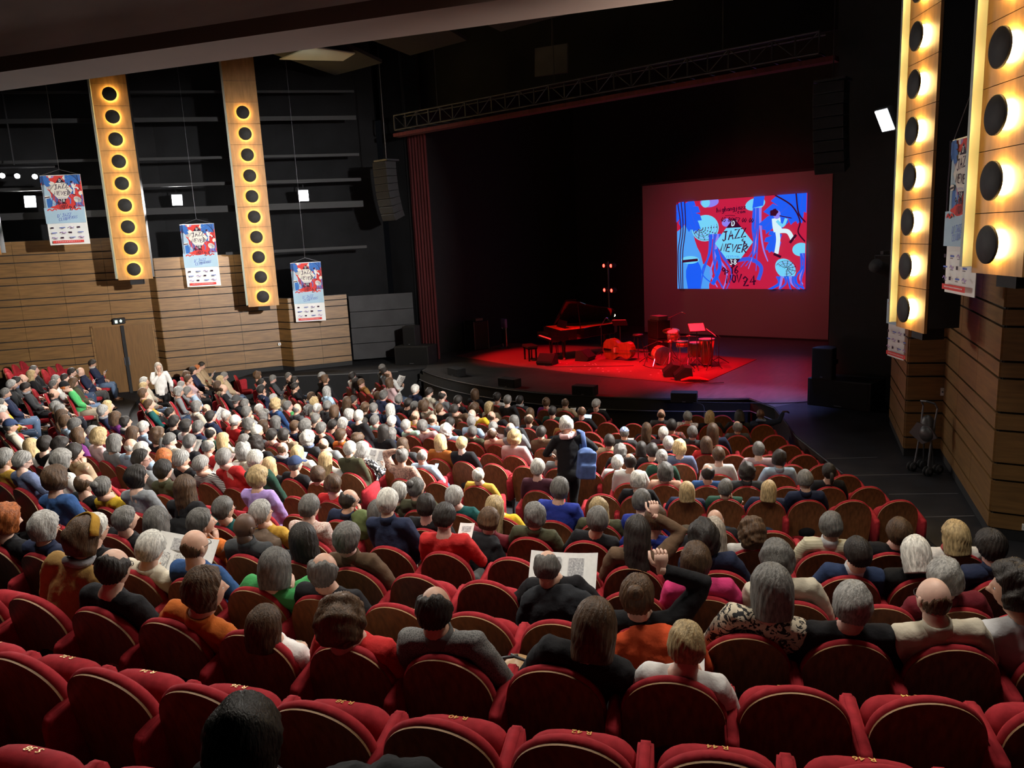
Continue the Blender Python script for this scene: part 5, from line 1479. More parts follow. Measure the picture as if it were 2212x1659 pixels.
NAMES_P = {'-': '', 'r': 'bending forward', 'l': 'holding a white leaflet', 'N': 'reading a newspaper', 'p': 'holding a phone', 't': 'holding a lit tablet', 'f': 'with a hand at the face', 'x': 'with folded arms', 'a': 'with an arm raised', 'h': 'with a hand on the head', 'e': 'reaching onto the stage', 'j': 'with hands clasped over jeans'}
held = []
def add_remesh(o, vox):
    r = o.modifiers.new('remesh', 'REMESH'); r.mode = 'VOXEL'; r.voxel_size = vox; r.use_smooth_shade = True
    s_ = o.modifiers.new('smooth', 'SMOOTH'); s_.factor = 0.5; s_.iterations = 4
def make_person(loc, rz, head, hs, hc, top, pose, yaw, near, rg, stand=False, hem=None, hpitch=None):
    """head = head centre in seat coordinates (x right, y forward, z up from the floor)"""
    hx, hy, hz = head
    H = np.array([hx, hy, hz])
    k = 0.9 if top == 'wc' else rg.uniform(.97, 1.04)
    down = {'l': -22, 'N': -20, 'p': -28, 't': -24, 'r': -25, 'j': 0}.get(pose, rg.uniform(-14, 6)) if hpitch is None else hpitch
    ya = math.radians(yaw + rg.uniform(-13, 13))
    Rm = np.array((Matrix.Rotation(-ya, 3, 'Z') @ Matrix.Rotation(math.radians(down), 3, 'X') @ Matrix.Rotation(math.radians(rg.uniform(-5, 5)), 3, 'Y') @ Matrix.Scale(k, 3)))
    nb = Vector((hx * .82, max(hy - .040, .105) if not stand else hy - .04, hz - .138 * k))                      # base of the neck
    if stand: pel = Vector((hx * .4, hy - .06, hz - .70)); 
    else: pel = Vector((0, .255, .53))
    if not stand: nb.y = max(nb.y, back_y(0, min(nb.z, .95)) + .118)
    ax = (nb - pel).normalized()
    lat = Vector((1, 0, 0)); lat = (lat - ax * ax.x).normalized(); fw = ax.cross(lat) * -1
    if fw.y < 0: fw = -fw
    wide = rg.uniform(.93, 1.07) * k
    sh = {s_: nb - ax * .055 + lat * (s_ * .175 * wide) - fw * .005 for s_ in (-1, 1)}
    if not stand:
        for s_ in (-1, 1): sh[s_].y = max(sh[s_].y, back_y(.17, min(sh[s_].z, .95)) + .105)
    L1, L2 = .285 * k, .255 * k
    # wrists
    if stand: base = {s_: Vector((s_ * .24, hy + .02, hz - .72)) for s_ in (-1, 1)}
    else: base = {s_: Vector((s_ * .075, .40, .64 + rg.uniform(-.01, .03))) for s_ in (-1, 1)}
    hd = {s_: Vector((-s_ * .55, .75, -.2)) for s_ in (-1, 1)}; pn = {s_: Vector((0, .2, -1)) for s_ in (-1, 1)}; curl = {-1: .35, 1: .35}
    pole = {s_: Vector((s_ * .9, .15, -1)) for s_ in (-1, 1)}
    R_ = rg.choice([-1, 1]); fc = Vector(H.tolist())
    if pose in 'lp': base[1] = Vector((.06 + hx * .5, hy + .27, hz - .37)); hd[1] = Vector((-.2, .55, .8)); pn[1] = Vector((-.3, -.8, .5)); curl[1] = .55
    if pose == 'N' or pose == 't':
        for s_ in (-1, 1): base[s_] = Vector((s_ * (.20 if pose == 'N' else .11) + hx * .5, hy + .30, hz - .36)); hd[s_] = Vector((-s_ * .15, .35, .9)); pn[s_] = Vector((-s_ * .8, -.5, 0)); curl[s_] = .6
    if pose == 'f': base[1] = fc + Vector((.085, .05, -.165)); hd[1] = Vector((-.25, .25, 1)); pn[1] = Vector((-1, -.2, 0)); curl[1] = .5
    if pose == 'h': base[-1] = fc + Vector((-.10, .03, .08)); hd[-1] = Vector((.6, -.2, .6)); pn[-1] = Vector((.5, 0, -1)); pole[-1] = Vector((-1, .3, .4))
    if pose == 'a': base[1] = fc + Vector((.13, .10, .12)); hd[1] = Vector((0, .1, 1)); pn[1] = Vector((-.3, 1, 0)); curl[1] = .7; pole[1] = Vector((1, .2, -.4))
    if pose == 'e': base[1] = fc + Vector((.52, .30, -.02)); hd[1] = Vector((.8, .5, 0)); pn[1] = Vector((0, 0, -1)); pole[1] = Vector((0, -.3, -1))
    if pose == 'x':
        for s_ in (-1, 1): base[s_] = Vector((-s_ * .10 + hx, hy + .16, hz - .40)); hd[s_] = Vector((-s_, .1, .1)); pn[s_] = Vector((0, -1, 0))
    if pose == 'w':
        base[1] = Vector((.30, hy + .10, hz - .52)); base[-1] = Vector((-.20, hy + .28, hz - .50))
    if pose == 'c':
        base[1] = fc + Vector((.02, .14, -.20)); hd[1] = Vector((-.5, .3, .7)); pn[1] = Vector((0, -1, .2)); curl[1] = .8; base[-1] = Vector((-.24, hy + .04, hz - .70))
    # ---------------- body (skin): one mesh
    b = MB()
    head_part(b, near, Rm, H)
    ns = 14 if near else 9
    Hc = Vector(H.tolist())
    b.tube([Hc + Vector((0, -.018, -.03)), Hc + Vector((0, -.022, -.09)), nb + Vector((0, .0, .02)), nb - ax * .06, nb - ax * .20, pel + ax * .15, pel], [.055, .056, .062, (.12, .07), (.15, .09), (.13, .09), (.15, .10)], ns)
    elb = {}
    for s_ in (-1, 1):
        E_, W_ = ik(sh[s_], base[s_], L1, L2, pole[s_]); E_.y = max(E_.y, back_y(.2, min(E_.z, .95)) + .09) if not stand else E_.y; elb[s_] = E_; base[s_] = W_
        b.tube([nb - ax * .06, sh[s_], E_, W_, W_ + (W_ - E_).normalized() * .01], [.05, .048, .040, .026, .025], 8)
        hdir = hd[s_] if pose != '-' or stand else (W_ - E_).normalized() * .6 + hd[s_] * .6
        if stand and pose in 'wc' and not (pose == 'c' and s_ == 1): hdir = (W_ - E_)
        hand(b, W_, hdir, pn[s_], s_, curl[s_], 6 if near else 4)
    # legs
    legs = {}
    for s_ in (-1, 1):
        hip = pel + Vector((s_ * .095, 0, -.03))
        if stand: kn = hip + Vector((s_ * .01, .04 + (.14 if s_ > 0 and pose == 'w' else 0), -.42)); an = Vector((s_ * .10, hip.y - .02 + (.20 if s_ > 0 and pose == 'w' else -.05), .09))
        else: kn = Vector((s_ * (.11 + rg.uniform(0, .05)), .60 + rg.uniform(-.02, .03), .50)); an = Vector((s_ * .11, .56 + rg.uniform(-.05, .09), .09))
        legs[s_] = (hip, kn, an)
        b.tube([hip, kn, an, an + Vector((0, .10, -.05))], [.07, .05, .036, .03], 7)
    sk = (.09, .042, .022) if hc == 'b' else rg.choice(SKINS)
    o = b.build('person', [M['skin'], M['eye'], M['iris'], M['lip']], smooth=True)
    o.location = loc; o.rotation_euler = (0, 0, rz); o.color = (*sk, 1)
    # ---------------- upper garment
    c = MB(); n2 = 16 if near else 12
    g = .012
    spine = [pel - ax * .06, pel + ax * .06, pel.lerp(nb, .40), pel.lerp(nb, .66), nb - ax * .100, nb - ax * .045, nb + ax * .008]
    if not stand:
        for p_, ry in zip(spine[:6], (.125, .128, .122, .115, .095, .080)): p_.y = max(p_.y, back_y(0, min(p_.z, .95)) + .062 + ry * .95)
    c.tube(spine, [(.165 * wide, .125), (.168 * wide, .126), (.165 * wide, .118), (.178 * wide, .112), (.165 * wide, .095), (.118 * wide, .082), (.070, .066)], n2)
    for s_ in (-1, 1):
        W_ = base[s_]; E_ = elb[s_]
        if top == 'rd' and pose == '-' and False: pass
        c.tube([nb - ax * .050 + lat * s_ * .05, sh[s_] + ax * .010, sh[s_].lerp(E_, .30), sh[s_].lerp(E_, .8), E_, E_.lerp(W_, .45), E_.lerp(W_, .93)], [.066, .072, .068, .058, .056, .052, .040], n2)
    cname = 'sweater' if 'sweater' in TOPS[top][1] else ('jacket' if ('jacket' in TOPS[top][1] or 'coat' in TOPS[top][1]) else 'shirt')
    g_ = c.build(cname, PAT.get(top, M['cloth']), o, smooth=True); gk = rg.uniform(.85, 1.15); g_.color = (*[v * gk for v in TOPS[top][0]], 1)
    add_remesh(g_, .014 if near else .022)
    if near:
        tx = bpy.data.textures.get('folds') or bpy.data.textures.new('folds', 'CLOUDS'); tx.noise_scale = .09
        dm_ = g_.modifiers.new('folds', 'DISPLACE'); dm_.texture = tx; dm_.strength = .022; dm_.mid_level = .5; dm_.texture_coords = 'GLOBAL'
    if cname == 'jacket' or top in ('nc', 'ct', 'lb', 'or', 'cr'):
        q = MB(); q.tube([nb - ax * .02 - fw * .0, nb + ax * .018, nb + ax * .040], [.082, .072, .070], n2, cap=False)
        qo = q.build('collar', M['cloth'], o, smooth=True); qo.color = (.55, .56, .58, 1) if top in ('nc', 'ct') else g_.color
        sl = qo.modifiers.new('solid', 'SOLIDIFY'); sl.thickness = .012
    if top in ('sc', 'mh') or (top in ('dg', 'nv', 'pk') and rg.random() < .25):
        q = MB(); R0 = .075
        q.tube([nb + ax * .03 + Vector((R0 * math.sin(a), R0 * math.cos(a) * .9, .012 * math.sin(a * 2 + 1))) for a in [i * PI / 7 for i in range(15)]], .028, 8)
        qo = q.build('scarf', M['cloth'], o, smooth=True); qo.color = rg.choice([(.25, .25, .26, 1), (.30, .05, .05, 1), (.12, .15, .25, 1), (.45, .42, .38, 1)])
    # ---------------- trousers and shoes
    t = MB()
    t.ball(tuple(pel + Vector((0, -.02, -.02))), (.175, .145, .125), 12, 8)
    for s_ in (-1, 1):
        hip, kn, an = legs[s_]
        t.tube([hip, hip.lerp(kn, .5), kn, kn.lerp(an, .1), kn.lerp(an, .5), an + Vector((0, 0, .02))], [.095, .088, .070, .068, .058, .050], 10)
    to = t.build('trousers', M['trousers'], o, smooth=True)
    to.color = (.07, .12, .22, 1) if pose == 'j' else rg.choice([(.014, .014, .016, 1), (.02, .022, .03, 1), (.05, .08, .14, 1), (.10, .15, .24, 1), (.30, .25, .18, 1), (.06, .06, .06, 1)])
    if stand: to.color = (.010, .010, .011, 1)
    for s_ in (-1, 1):
        an = legs[s_][2]; q = MB()
        q.tube([an + Vector((0, -.06, -.05)), an + Vector((0, 0, -.045)), an + Vector((0, .10, -.055)), an + Vector((0, .19, -.062))], [(.030, .036), (.042, .044), (.045, .033), (.022, .022)], 9)
        so = q.build('shoe', M['trousers'], o, smooth=True); so.color = rg.choice([(.012, .011, .010, 1), (.10, .055, .03, 1), (.35, .34, .33, 1)])
    # ---------------- hair, hats, glasses
    hm = Matrix.Translation(Hc) @ Matrix([[*Rm[i], 0] for i in range(3)] + [[0, 0, 0, 1]])
    hcol = HAIRC[hc]; hk = rg.uniform(.78, 1.25); hcol = tuple(min(1, v * hk) for v in hcol)
    if not (hs == 'k' and hc == 'b'):
        hm_ = hair_mesh(hs, near, rg)
        ho = hm_.build('hair', M['hair'], o, smooth=True); ho.matrix_local = hm; ho.color = (*hcol, 1)
    if hs in 'ceft':
        q = MB(); A, E, F = grid(40 if near else 24, 26 if near else 16); P0 = skull(A, E)
        d = np.stack([np.cos(E) * np.sin(A), np.cos(E) * np.cos(A), np.sin(E)], 1)
        lim = {'c': .30, 'e': .12, 'f': .38, 't': .25}[hs] - .25 * (np.abs(A) / PI)
        mk = np.clip((E - lim) / .12 + .5, 0, 1)[:, None]
        Q = P0 * .9 * (1 - mk) + (P0 + d * (.020 if hs != 't' else .024)) * mk
        q.v = Q.tolist(); q.f = [list(f) for f in F]; q.m = [0] * len(F)
        if hs in 'cf':
            P = []
            for i in range(9):
                a = -1.0 + 2.0 * i / 8; c0 = skull(np.array([a]), np.array([.22]))[0]; ex = (.085 if hs == 'c' else .045) * math.cos(a * .9)
                P += [(c0[0] * 1.08, c0[1] * 1.1, c0[2] + .022), (c0[0] * 1.08 + ex * .25 * math.sin(a), c0[1] * 1.1 + ex, c0[2] + .004)]
            q.add(P + [(x, y, z - .006) for x, y, z in P], [(2 * i, 2 * i + 1, 2 * i + 3, 2 * i + 2) for i in range(8)] + [(18 + 2 * i + 2, 18 + 2 * i + 3, 18 + 2 * i + 1, 18 + 2 * i) for i in range(8)] + [(2 * i + 1, 18 + 2 * i + 1, 18 + 2 * i + 3, 2 * i + 3) for i in range(8)])
        if hs == 't':
            q.lathe([(.085, .045), (.15, .030), (.165, .040), (.15, .038), (.085, .055)], (0, -.005, 0), 28)
        nm = {'c': 'cap', 'e': 'beanie', 'f': 'flat_cap', 't': 'brimmed_hat'}[hs]
        qo = q.build(nm, PAT['capplaid'] if hs == 'f' else M['cloth'], o, smooth=True); qo.matrix_local = hm
        qo.color = {'c': (.035, .055, .12, 1), 'e': (.012, .012, .013, 1) if hc == 'r' else (.52, .50, .45, 1), 'f': (1, 1, 1, 1), 't': (.05, .05, .05, 1)}[hs]
    if top == 'mh':
        q = MB(); P = [skull(np.array([1.7 * math.cos(a)]), np.array([.25 + .95 * math.sin(a)]))[0] * 1.42 for a in [i * PI / 16 for i in range(17)]]
        q.tube([tuple(p) for p in P], [(.012, .034)] * 17, 8); qo = q.build('headband', M['cloth'], o, smooth=True); qo.matrix_local = hm; qo.color = (.40, .22, .03, 1)
    if (near and rg.random() < .45) or rg.random() < .12:
        q = MB()
        for s_ in (-1, 1):
            q.tube([(s_ * .033 + .020 * math.cos(a), .100, -.002 + .016 * math.sin(a)) for a in [i * PI / 6 for i in range(13)]], .0018, 5, cap=False)
            q.tube([(s_ * .054, .098, .004), (s_ * .078, .05, .006), (s_ * .080, -.005, .004)], .002, 5)
        q.tube([(-.013, .101, .003), (.013, .101, .003)], .0018, 5)
        qo = q.build('glasses', M['darksteel'], o); qo.matrix_local = hm
    # ---------------- things held
    T = Matrix.Translation(Vector(loc)) @ Matrix.Rotation(rz, 4, 'Z')
    if pose in 'lNpt': held.append((pose, T, base[1].copy(), base[-1].copy(), Hc.copy(), o, hd[1].copy()))
    return o
rg_all = random.Random(11)
pc = {}
GRP = 'seated audience'
PEOPLE_OBJ = []
for (row, x, y, z, th, hx, hy, hz, code, yaw) in PEOPLE:
    hair, top, pose = code.split(); hs, hc = hair[0], hair[1]
    pc[row] = pc.get(row, 0) + 1
    near = row in 'QPNMLSRK' and row != '_' and Vector((x, y)).length < 11.0
    rg = random.Random(hash((round(x, 2), round(y, 2))) & 0xffff)
    o = make_person((x, y, z), th, (hx, hy, hz), hs, hc, top, pose, yaw, near, rg)
    where = ('%s from left, row %d from stage' % (ORD(pc[row]), ROWNO[row])) if row != '_' else 'number %d of the left block' % pc[row]
    lb = ('seated person in %s %s, %s' % (TOPS[top][1], NAMES_P[pose], where)).replace(' ,', ',')
    if len(lb.split()) > 16: lb = lb.replace('seated person', 'person')
    if len(lb.split()) > 16: lb = lb.replace(' from stage', '')
    if len(lb.split()) > 16: lb = lb.replace('black and white ', '').replace('black and cream ', '')
    if len(lb.split()) > 16: lb = lb.replace('with a hand at the face', 'hand at face').replace(' from left', '')
    tag(o, lb, 'person', GRP)
    PEOPLE_OBJ.append(o)
# two people on their feet
o = make_person((-20.2, 9.96, 0.47), math.radians(-118), (0, .02, 1.52), 'l', 'a', 'wh', 'c', 0, True, random.Random(4), stand=True, hpitch=-4)
tag(o, 'standing person in loose white shirt and black trousers facing the audience', 'person')
WP = (-6.25, 9.05, 0.66)
walker = make_person(WP, math.radians(48), (0, .16, 1.50), 'w', 'w', 'bk', 'w', 10, True, random.Random(9), stand=True, hpitch=-30)
tag(walker, 'person in black jacket with pink scarf walking up the aisle with a blue bag', 'person')

# ------------------------------------------------------------------ stage: instruments and equipment
M['brass'] = mat('cymbal_bronze', (0.62, 0.42, 0.14), 0.28, 1.0, noise=0.2, nscale=30)
M['drumshell'] = mat('drum_shell', (0.42, 0.16, 0.08), 0.25, noise=0.2, nscale=6)
M['drumhead'] = mat('drum_head', (0.72, 0.70, 0.66), 0.5)
M['basswood'] = mat('double_bass_varnish', (0.24, 0.075, 0.022), 0.28, noise=0.3, nscale=5, stretch=(3, 3, 1))
M['grille'] = mat('speaker_grille', (0.010, 0.010, 0.011), 0.8, noise=0.5, spec=0.2, nscale=120)
M['ivory'] = mat('piano_keys', (0.78, 0.76, 0.70), 0.3)
M['leather'] = mat('black_leather', (0.02, 0.018, 0.018), 0.45)
M['redlens'] = mat('red_led_lens', (0.2, 0, 0), 0.3, emit=(1.0, 0.012, 0.008), strength=32.0)
M['cloth_red'] = mat('red_cloth', (0.40, 0.02, 0.03), 0.9)
FZ = SZ + 0.012
def thing(name, x, y, rz, label, cat, group=None, z=FZ):
    o = empty(name, (x, y, z), rz); tag(o, label, cat, group); return o
# ---- grand piano
pr = thing('grand_piano', -15.04, 20.56, math.radians(-34.8), 'black grand piano with raised lid on the red-lit carpet', 'piano')
OUT = [(-.76, .22), (-.76, 2.62), (-.70, 2.72), (-.45, 2.78), (-.15, 2.70), (.06, 2.50), (.20, 2.15), (.32, 1.75), (.48, 1.40), (.64, 1.15), (.75, .85), (.77, .55), (.77, .22)]
m = MB(); m.prism(OUT, 0.34, Matrix.Translation((0, 0, .66))); m.build('case', M['gloss_black'], pr, bevel=.012)
m = MB(); m.prism([(x * .95, .30 + (y - .22) * .955) for x, y in OUT], 0.02, Matrix.Translation((0, 0, .985))); m.build('soundboard', mat('gilt_frame', (0.40, 0.22, 0.05), .35, .5, noise=.4, nscale=9), pr)
m = MB(); m.box((0, .11, .67), (1.52, .26, .07)); m.build('keybed', M['gloss_black'], pr)
for s_ in (-1, 1):
    m = MB(); m.box((s_ * .70, .11, .77), (.12, .26, .14)); m.build('cheek', M['gloss_black'], pr, bevel=.01)
m = MB()
for k in range(52): m.box((-.6225 + k * .0245, .065, .718), (.0230, .15, .022))
wk = m.build('white_keys', M['ivory'], pr); wk['kind'] = 'stuff'
m = MB()
for k in range(51):
    if k % 7 not in (1, 4): m.box((-.6225 + k * .0245 + .012, .095, .735), (.012, .095, .016))
bk = m.build('black_keys', M['gloss_black'], pr); bk['kind'] = 'stuff'
m = MB(); m.box((0, .19, .82), (1.28, .03, .17), rx=-.2); m.build('fallboard', M['gloss_black'], pr)
m = MB(); m.box((0, .62, 1.12), (.80, .02, .26), rx=-.35); m.build('music_desk', M['gloss_black'], pr)
for (x, y) in ((-.62, .42), (.62, .42), (-.38, 2.35)):
    m = MB(); m.tube([(x, y, .66), (x, y, .60), (x, y, .30), (x, y, .08)], [.085, .075, .06, .045], 8); lg = m.build('leg', M['gloss_black'], pr)
    m = MB(); m.cyl((x - .02, y, .04), (x + .02, y, .04), .04, n=12); m.build('castor', M['chrome'], lg)
m = MB()
for s_ in (-1, 1): m.cyl((s_ * .10, .40, .66), (s_ * .07, .42, .12), .014, n=6)
m.box((0, .40, .11), (.30, .12, .06)); m.build('pedal_lyre', M['gloss_black'], pr)
for k in range(3):
    m = MB(); m.box((-.07 + k * .07, .32, .10), (.025, .12, .012)); m.build('pedal', M['brass'], pr)
A_ = math.radians(36)
LT = Matrix.Translation((-.76, 0, 1.01)) @ Matrix.Rotation(-A_, 4, 'Y') @ Matrix.Translation((.76, 0, 0))
m = MB(); m.prism([(x, y) for x, y in OUT if y > .8] + [(.75, .62), (-.76, .62)], .022, LT); m.build('lid', M['gloss_black'], pr)
m = MB(); m.prism([(-.76, .60), (.77, .60), (.77, .98), (-.76, .98)], .02, LT @ Matrix.Translation((0, 0, .03))); m.build('front_lid', M['gloss_black'], pr)
m = MB(); m.cyl((.66, 1.02, 1.0), (.40, 1.05, 1.85), .016, n=8); m.build('prop_stick', M['gloss_black'], pr)
# ---- bench
r = thing('piano_bench', -15.36, 20.13, math.radians(-34.8), 'padded black piano bench left of the piano', 'bench')
m = MB(); m.box((0, 0, .48), (.62, .36, .08)); m.build('cushion', M['leather'], r, bevel=.02)
m = MB(); m.box((0, 0, .42), (.58, .32, .05)); m.build('frame', M['gloss_black'], r)
for sx in (-1, 1):
    for sy in (-1, 1):
        m = MB(); m.box((sx * .24, sy * .12, .20), (.05, .05, .40)); m.build('leg', M['gloss_black'], r)
# ---- wedge monitors
def wedge(x, y, rz, label):
    r = thing('stage_monitor', x, y, rz, label, 'monitor speaker', 'wedge monitors on the stage')
    pf = [(-.24, 0), (.20, 0), (.26, .10), (-.02, .36), (-.20, .33)]
    T_ = frame3((0, -1, 0), (0, 0, 1), (-1, 0, 0))
    m = MB(); m.prism([(-a, b) for a, b in pf], .56, frame3((0, 1, 0), (0, 0, 1), (1, 0, 0)) @ Matrix.Translation((0, 0, -.28))); m.build('cabinet', M['black'], r, bevel=.01)
    a, b = Vector((0, -.255, .125)), Vector((0, .005, .352)); n = Vector((0, -(b.z - a.z), b.y - a.y)).normalized()
    m = MB(); P = []
    for q in (a, b):
        for s_ in (-.26, .26): P.append(q + n * .006 + Vector((s_, 0, 0)))
    m.add(P + [p - n * .01 for p in P], [(0, 1, 3, 2), (6, 7, 5, 4), (0, 4, 5, 1), (1, 5, 7, 3), (3, 7, 6, 2), (2, 6, 4, 0)]); m.build('grille', M['grille'], r)
    for s_ in (-1, 1):
        m = MB(); m.lathe([(.001, 0), (.05, 0), (.05, .006), (.001, .006)], (s_ * .281, .04, .15), 14, Matrix.Rotation(s_ * PI / 2, 3, 'Y')); m.build('handle_recess', M['disc'], r)
wedge(-14.30, 19.62, math.radians(8), 'wedge monitor in front of the piano bench')
wedge(-13.62, 20.80, math.radians(95), 'wedge monitor between the piano and the double bass')
wedge(-9.82, 19.42, math.radians(-58), 'farther wedge monitor in front of the drum kit')
wedge(-9.32, 19.12, math.radians(-58), 'nearest wedge monitor in front of the drum kit')
# ---- double bass lying on its side
br = thing('double_bass', -12.62, 21.28, math.radians(-4), 'varnished double bass lying on its side by the piano', 'double bass')
def bass_outline(g):
    H = [(-.86, .02), (-.83, .20), (-.72, .31), (-.55, .34), (-.40, .30), (-.28, .215), (-.16, .20), (-.05, .245), (.06, .265), (.17, .22), (.24, .12), (.26, .03)]
    H = [(x + .3, y * g) for x, y in H]
    return H + [(x, -y) for x, y in reversed(H)]
TB = Matrix.Translation((0, 0, .335)) @ frame3((1, 0, 0), (0, 0, 1), (0, -1, 0))
m = MB(); m.prism(bass_outline(.97), .20, TB @ Matrix.Translation((0, 0, -.10))); m.build('ribs', M['basswood'], br, bevel=.02)
m = MB(); m.prism(bass_outline(1.03), .02, TB @ Matrix.Translation((0, 0, .10))); m.build('belly', M['basswood'], br, bevel=.008)
m = MB(); m.prism(bass_outline(1.03), .02, TB @ Matrix.Translation((0, 0, -.12))); m.build('back_plate', M['basswood'], br, bevel=.008)
m = MB(); m.tube([TB @ Vector((.50, 0, .12)), TB @ Vector((.95, 0, .14)), TB @ Vector((1.32, 0, .10))], [.035, .030, .026], 8); nk = m.build('neck', M['gloss_black'], br)
m = MB(); m.ball(TB @ Vector((1.40, 0, .10)), (.06, .05, .06), 12, 8); m.build('scroll', M['basswood'], nk, True)
m = MB(); m.box(TB @ Vector((-.05, 0, .165)), (.02, .10, .15)); m.build('bridge', M['ivory'], br)
m = MB(); m.prism([(-.50, -.04), (-.50, .04), (-.2, .02), (-.2, -.02)], .015, TB @ Matrix.Translation((0, 0, .15))); m.build('tailpiece', M['gloss_black'], br)
for k in range(4):
    m = MB(); m.cyl(TB @ Vector((-.22, -.024 + k * .016, .20)), TB @ Vector((1.25, -.012 + k * .008, .15)), .0025, n=4); m.build('string', M['chrome'], br)
m = MB(); m.cyl(TB @ Vector((-.56, 0, 0)), TB @ Vector((-.82, 0, 0)), .01, n=6); m.build('endpin', M['chrome'], br)
for s_ in (-1, 1):
    m = MB(); m.tube([TB @ Vector((-.10, s_ * .11, .123)), TB @ Vector((-.03, s_ * .12, .123)), TB @ Vector((.05, s_ * .10, .123))], .008, 5); m.build('sound_hole', M['black'], br)
# ---- stands
def tripod(mb, h0=.0, R=.30, h1=.32):
    for k in range(3):
        a = k * 2 * PI / 3 + .4
        mb.tube([(0, 0, h1), (R * math.cos(a), R * math.sin(a), .015)], .012, 6)
def music_stand(x, y, rz, h, label):
    r = thing('music_stand', x, y, rz, label, 'music stand', 'music stands on the stage')
    m = MB(); tripod(m); m.build('tripod', M['darksteel'], r)
    m = MB(); m.cyl((0, 0, .05), (0, 0, h), .014, n=8); m.build('stem', M['darksteel'], r)
    m = MB(); m.box((0, .03, h + .12), (.48, .012, .32), rx=-.9); d = m.build('desk', M['darksteel'], r)
    m = MB(); m.box((0, .015, h + .135), (.44, .004, .31), rx=-.9); m.build('sheet_music', M['paper'], d)
music_stand(-12.85, 21.75, math.radians(200), 1.02, 'music stand with pink-lit sheet behind the double bass')
music_stand(-9.62, 20.62, math.radians(40), 1.10, 'tall music stand in front of the drum kit')
music_stand(-9.22, 20.75, math.radians(120), .95, 'low music stand beside the tapered drum')
def mic_stand(x, y, rz, h, boom, label):
    r = thing('microphone_stand', x, y, rz, label, 'microphone stand', 'microphone stands on the stage')
    m = MB(); tripod(m, R=.34, h1=.22); m.build('tripod', M['darksteel'], r)
    m = MB(); m.cyl((0, 0, .05), (0, 0, h), .011, n=8); m.build('stem', M['darksteel'], r)
    e = Vector((boom, 0, h + boom * .45))
    m = MB(); m.cyl((-boom * .3, 0, h - boom * .12), e, .008, n=6); bm2 = m.build('boom', M['darksteel'], r)
    m = MB(); m.tube([e, e + Vector((.05, 0, .0)), e + Vector((.13, 0, -.03))], [.012, .014, .024], 10); m.build('microphone', M['chrome'], bm2)
mic_stand(-11.42, 20.92, math.radians(20), .55, .35, 'low microphone stand left of the bass drum')
mic_stand(-10.80, 21.35, math.radians(35), 1.42, .30, 'tall microphone stand over the drum kit')
mic_stand(-9.38, 21.62, math.radians(150), .85, .30, 'microphone stand right of the drum kit')
mic_stand(-13.45, 21.55, math.radians(100), 1.05, .45, 'boom microphone stand at the piano')
mic_stand(-9.75, 20.35, math.radians(60), 1.05, .35, 'microphone stand in front of the snare drum')
# ---- stool and bass amplifier
r = thing('stool', -12.30, 21.95, 0, 'tall stool with round red-lit top', 'stool')
m = MB(); m.lathe([(.001, .70), (.17, .70), (.18, .73), (.16, .76), (.001, .765)], n=20); m.build('top', M['leather'], r, True)
for k in range(4):
    a = k * PI / 2 + .5; m = MB(); m.cyl((.10 * math.cos(a), .10 * math.sin(a), .70), (.22 * math.cos(a), .22 * math.sin(a), 0), .014, n=6); m.build('leg', M['darksteel'], r)
r = thing('bass_amplifier', -11.75, 22.35, math.radians(-30), 'black bass amplifier stack with head on top', 'amplifier')
for k in range(2):
    m = MB(); m.box((0, 0, .31 + k * .60), (.60, .48, .58)); cb = m.build('cabinet', M['black'], r, bevel=.015)
    m = MB(); m.box((0, -.245, .31 + k * .60), (.54, .01, .50)); m.build('grille', M['grille'], cb)
m = MB(); m.box((0, 0, 1.27), (.52, .36, .13)); hdm = m.build('amplifier_head', M['steel'], r, bevel=.01)
for k in range(6):
    m = MB(); m.cyl((-.2 + k * .08, -.18, 1.27), (-.2 + k * .08, -.205, 1.27), .014, n=10); m.build('knob', M['chrome'], hdm)
# ---- drum kit (each drum stands alone)
def drum(name, x, y, z0, rad, h, label, tilt=0.0, taper=1.0, legs=True, group='drums of the kit', rz=0.0, horiz=False):
    r = thing(name, x, y, rz, label, 'drum', group)
    Rm_ = Matrix.Rotation(tilt, 3, 'X')
    def L(prof): 
        q = MB(); q.lathe(prof, (0, 0, z0), 28, Rm_); return q
    L([(rad * taper * .98, 0), (rad * taper, 0), (rad, h), (rad * .98, h)]).build('shell', M['drumshell'], r, True)
    L([(.001, h + .004), (rad * .97, h + .004), (rad * .97, h + .008), (.001, h + .008)]).build('batter_head', M['drumhead'], r)
    L([(.001, -.006), (rad * taper * .97, -.006), (rad * taper * .97, -.002), (.001, -.002)]).build('bottom_head', M['black'] if horiz else M['drumhead'], r)
    for zz_, rr_ in ((h, rad), (0, rad * taper)):
        L([(rr_ - .003, zz_ - .018), (rr_ + .012, zz_ - .018), (rr_ + .012, zz_ + .012), (rr_ - .003, zz_ + .012), (rr_ - .003, zz_ - .018)]).build('hoop', M['chrome'], r)
    for k in range(8):
        a = k * PI / 4; p0 = Rm_ @ Vector(((rad * taper + .014) * math.cos(a), (rad * taper + .014) * math.sin(a), 0)) + Vector((0, 0, z0)); p1 = Rm_ @ Vector(((rad + .014) * math.cos(a), (rad + .014) * math.sin(a), h)) + Vector((0, 0, z0))
        q = MB(); q.cyl(p0, p1, .006, n=6); q.build('lug', M['chrome'], r)
    if legs:
        for k in range(3):
            a = k * 2 * PI / 3 + .3; q = MB(); q.cyl(((rad + .03) * math.cos(a), (rad + .03) * math.sin(a), z0 + h * .6), ((rad + .05) * math.cos(a), (rad + .05) * math.sin(a), 0), .010, n=6); q.build('leg', M['chrome'], r)
    return r
d = drum('bass_drum', -10.82, 20.86, .29, .27, .42, 'bass drum lying on its side with black front head', tilt=PI / 2, legs=False, rz=math.radians(-136), horiz=True)
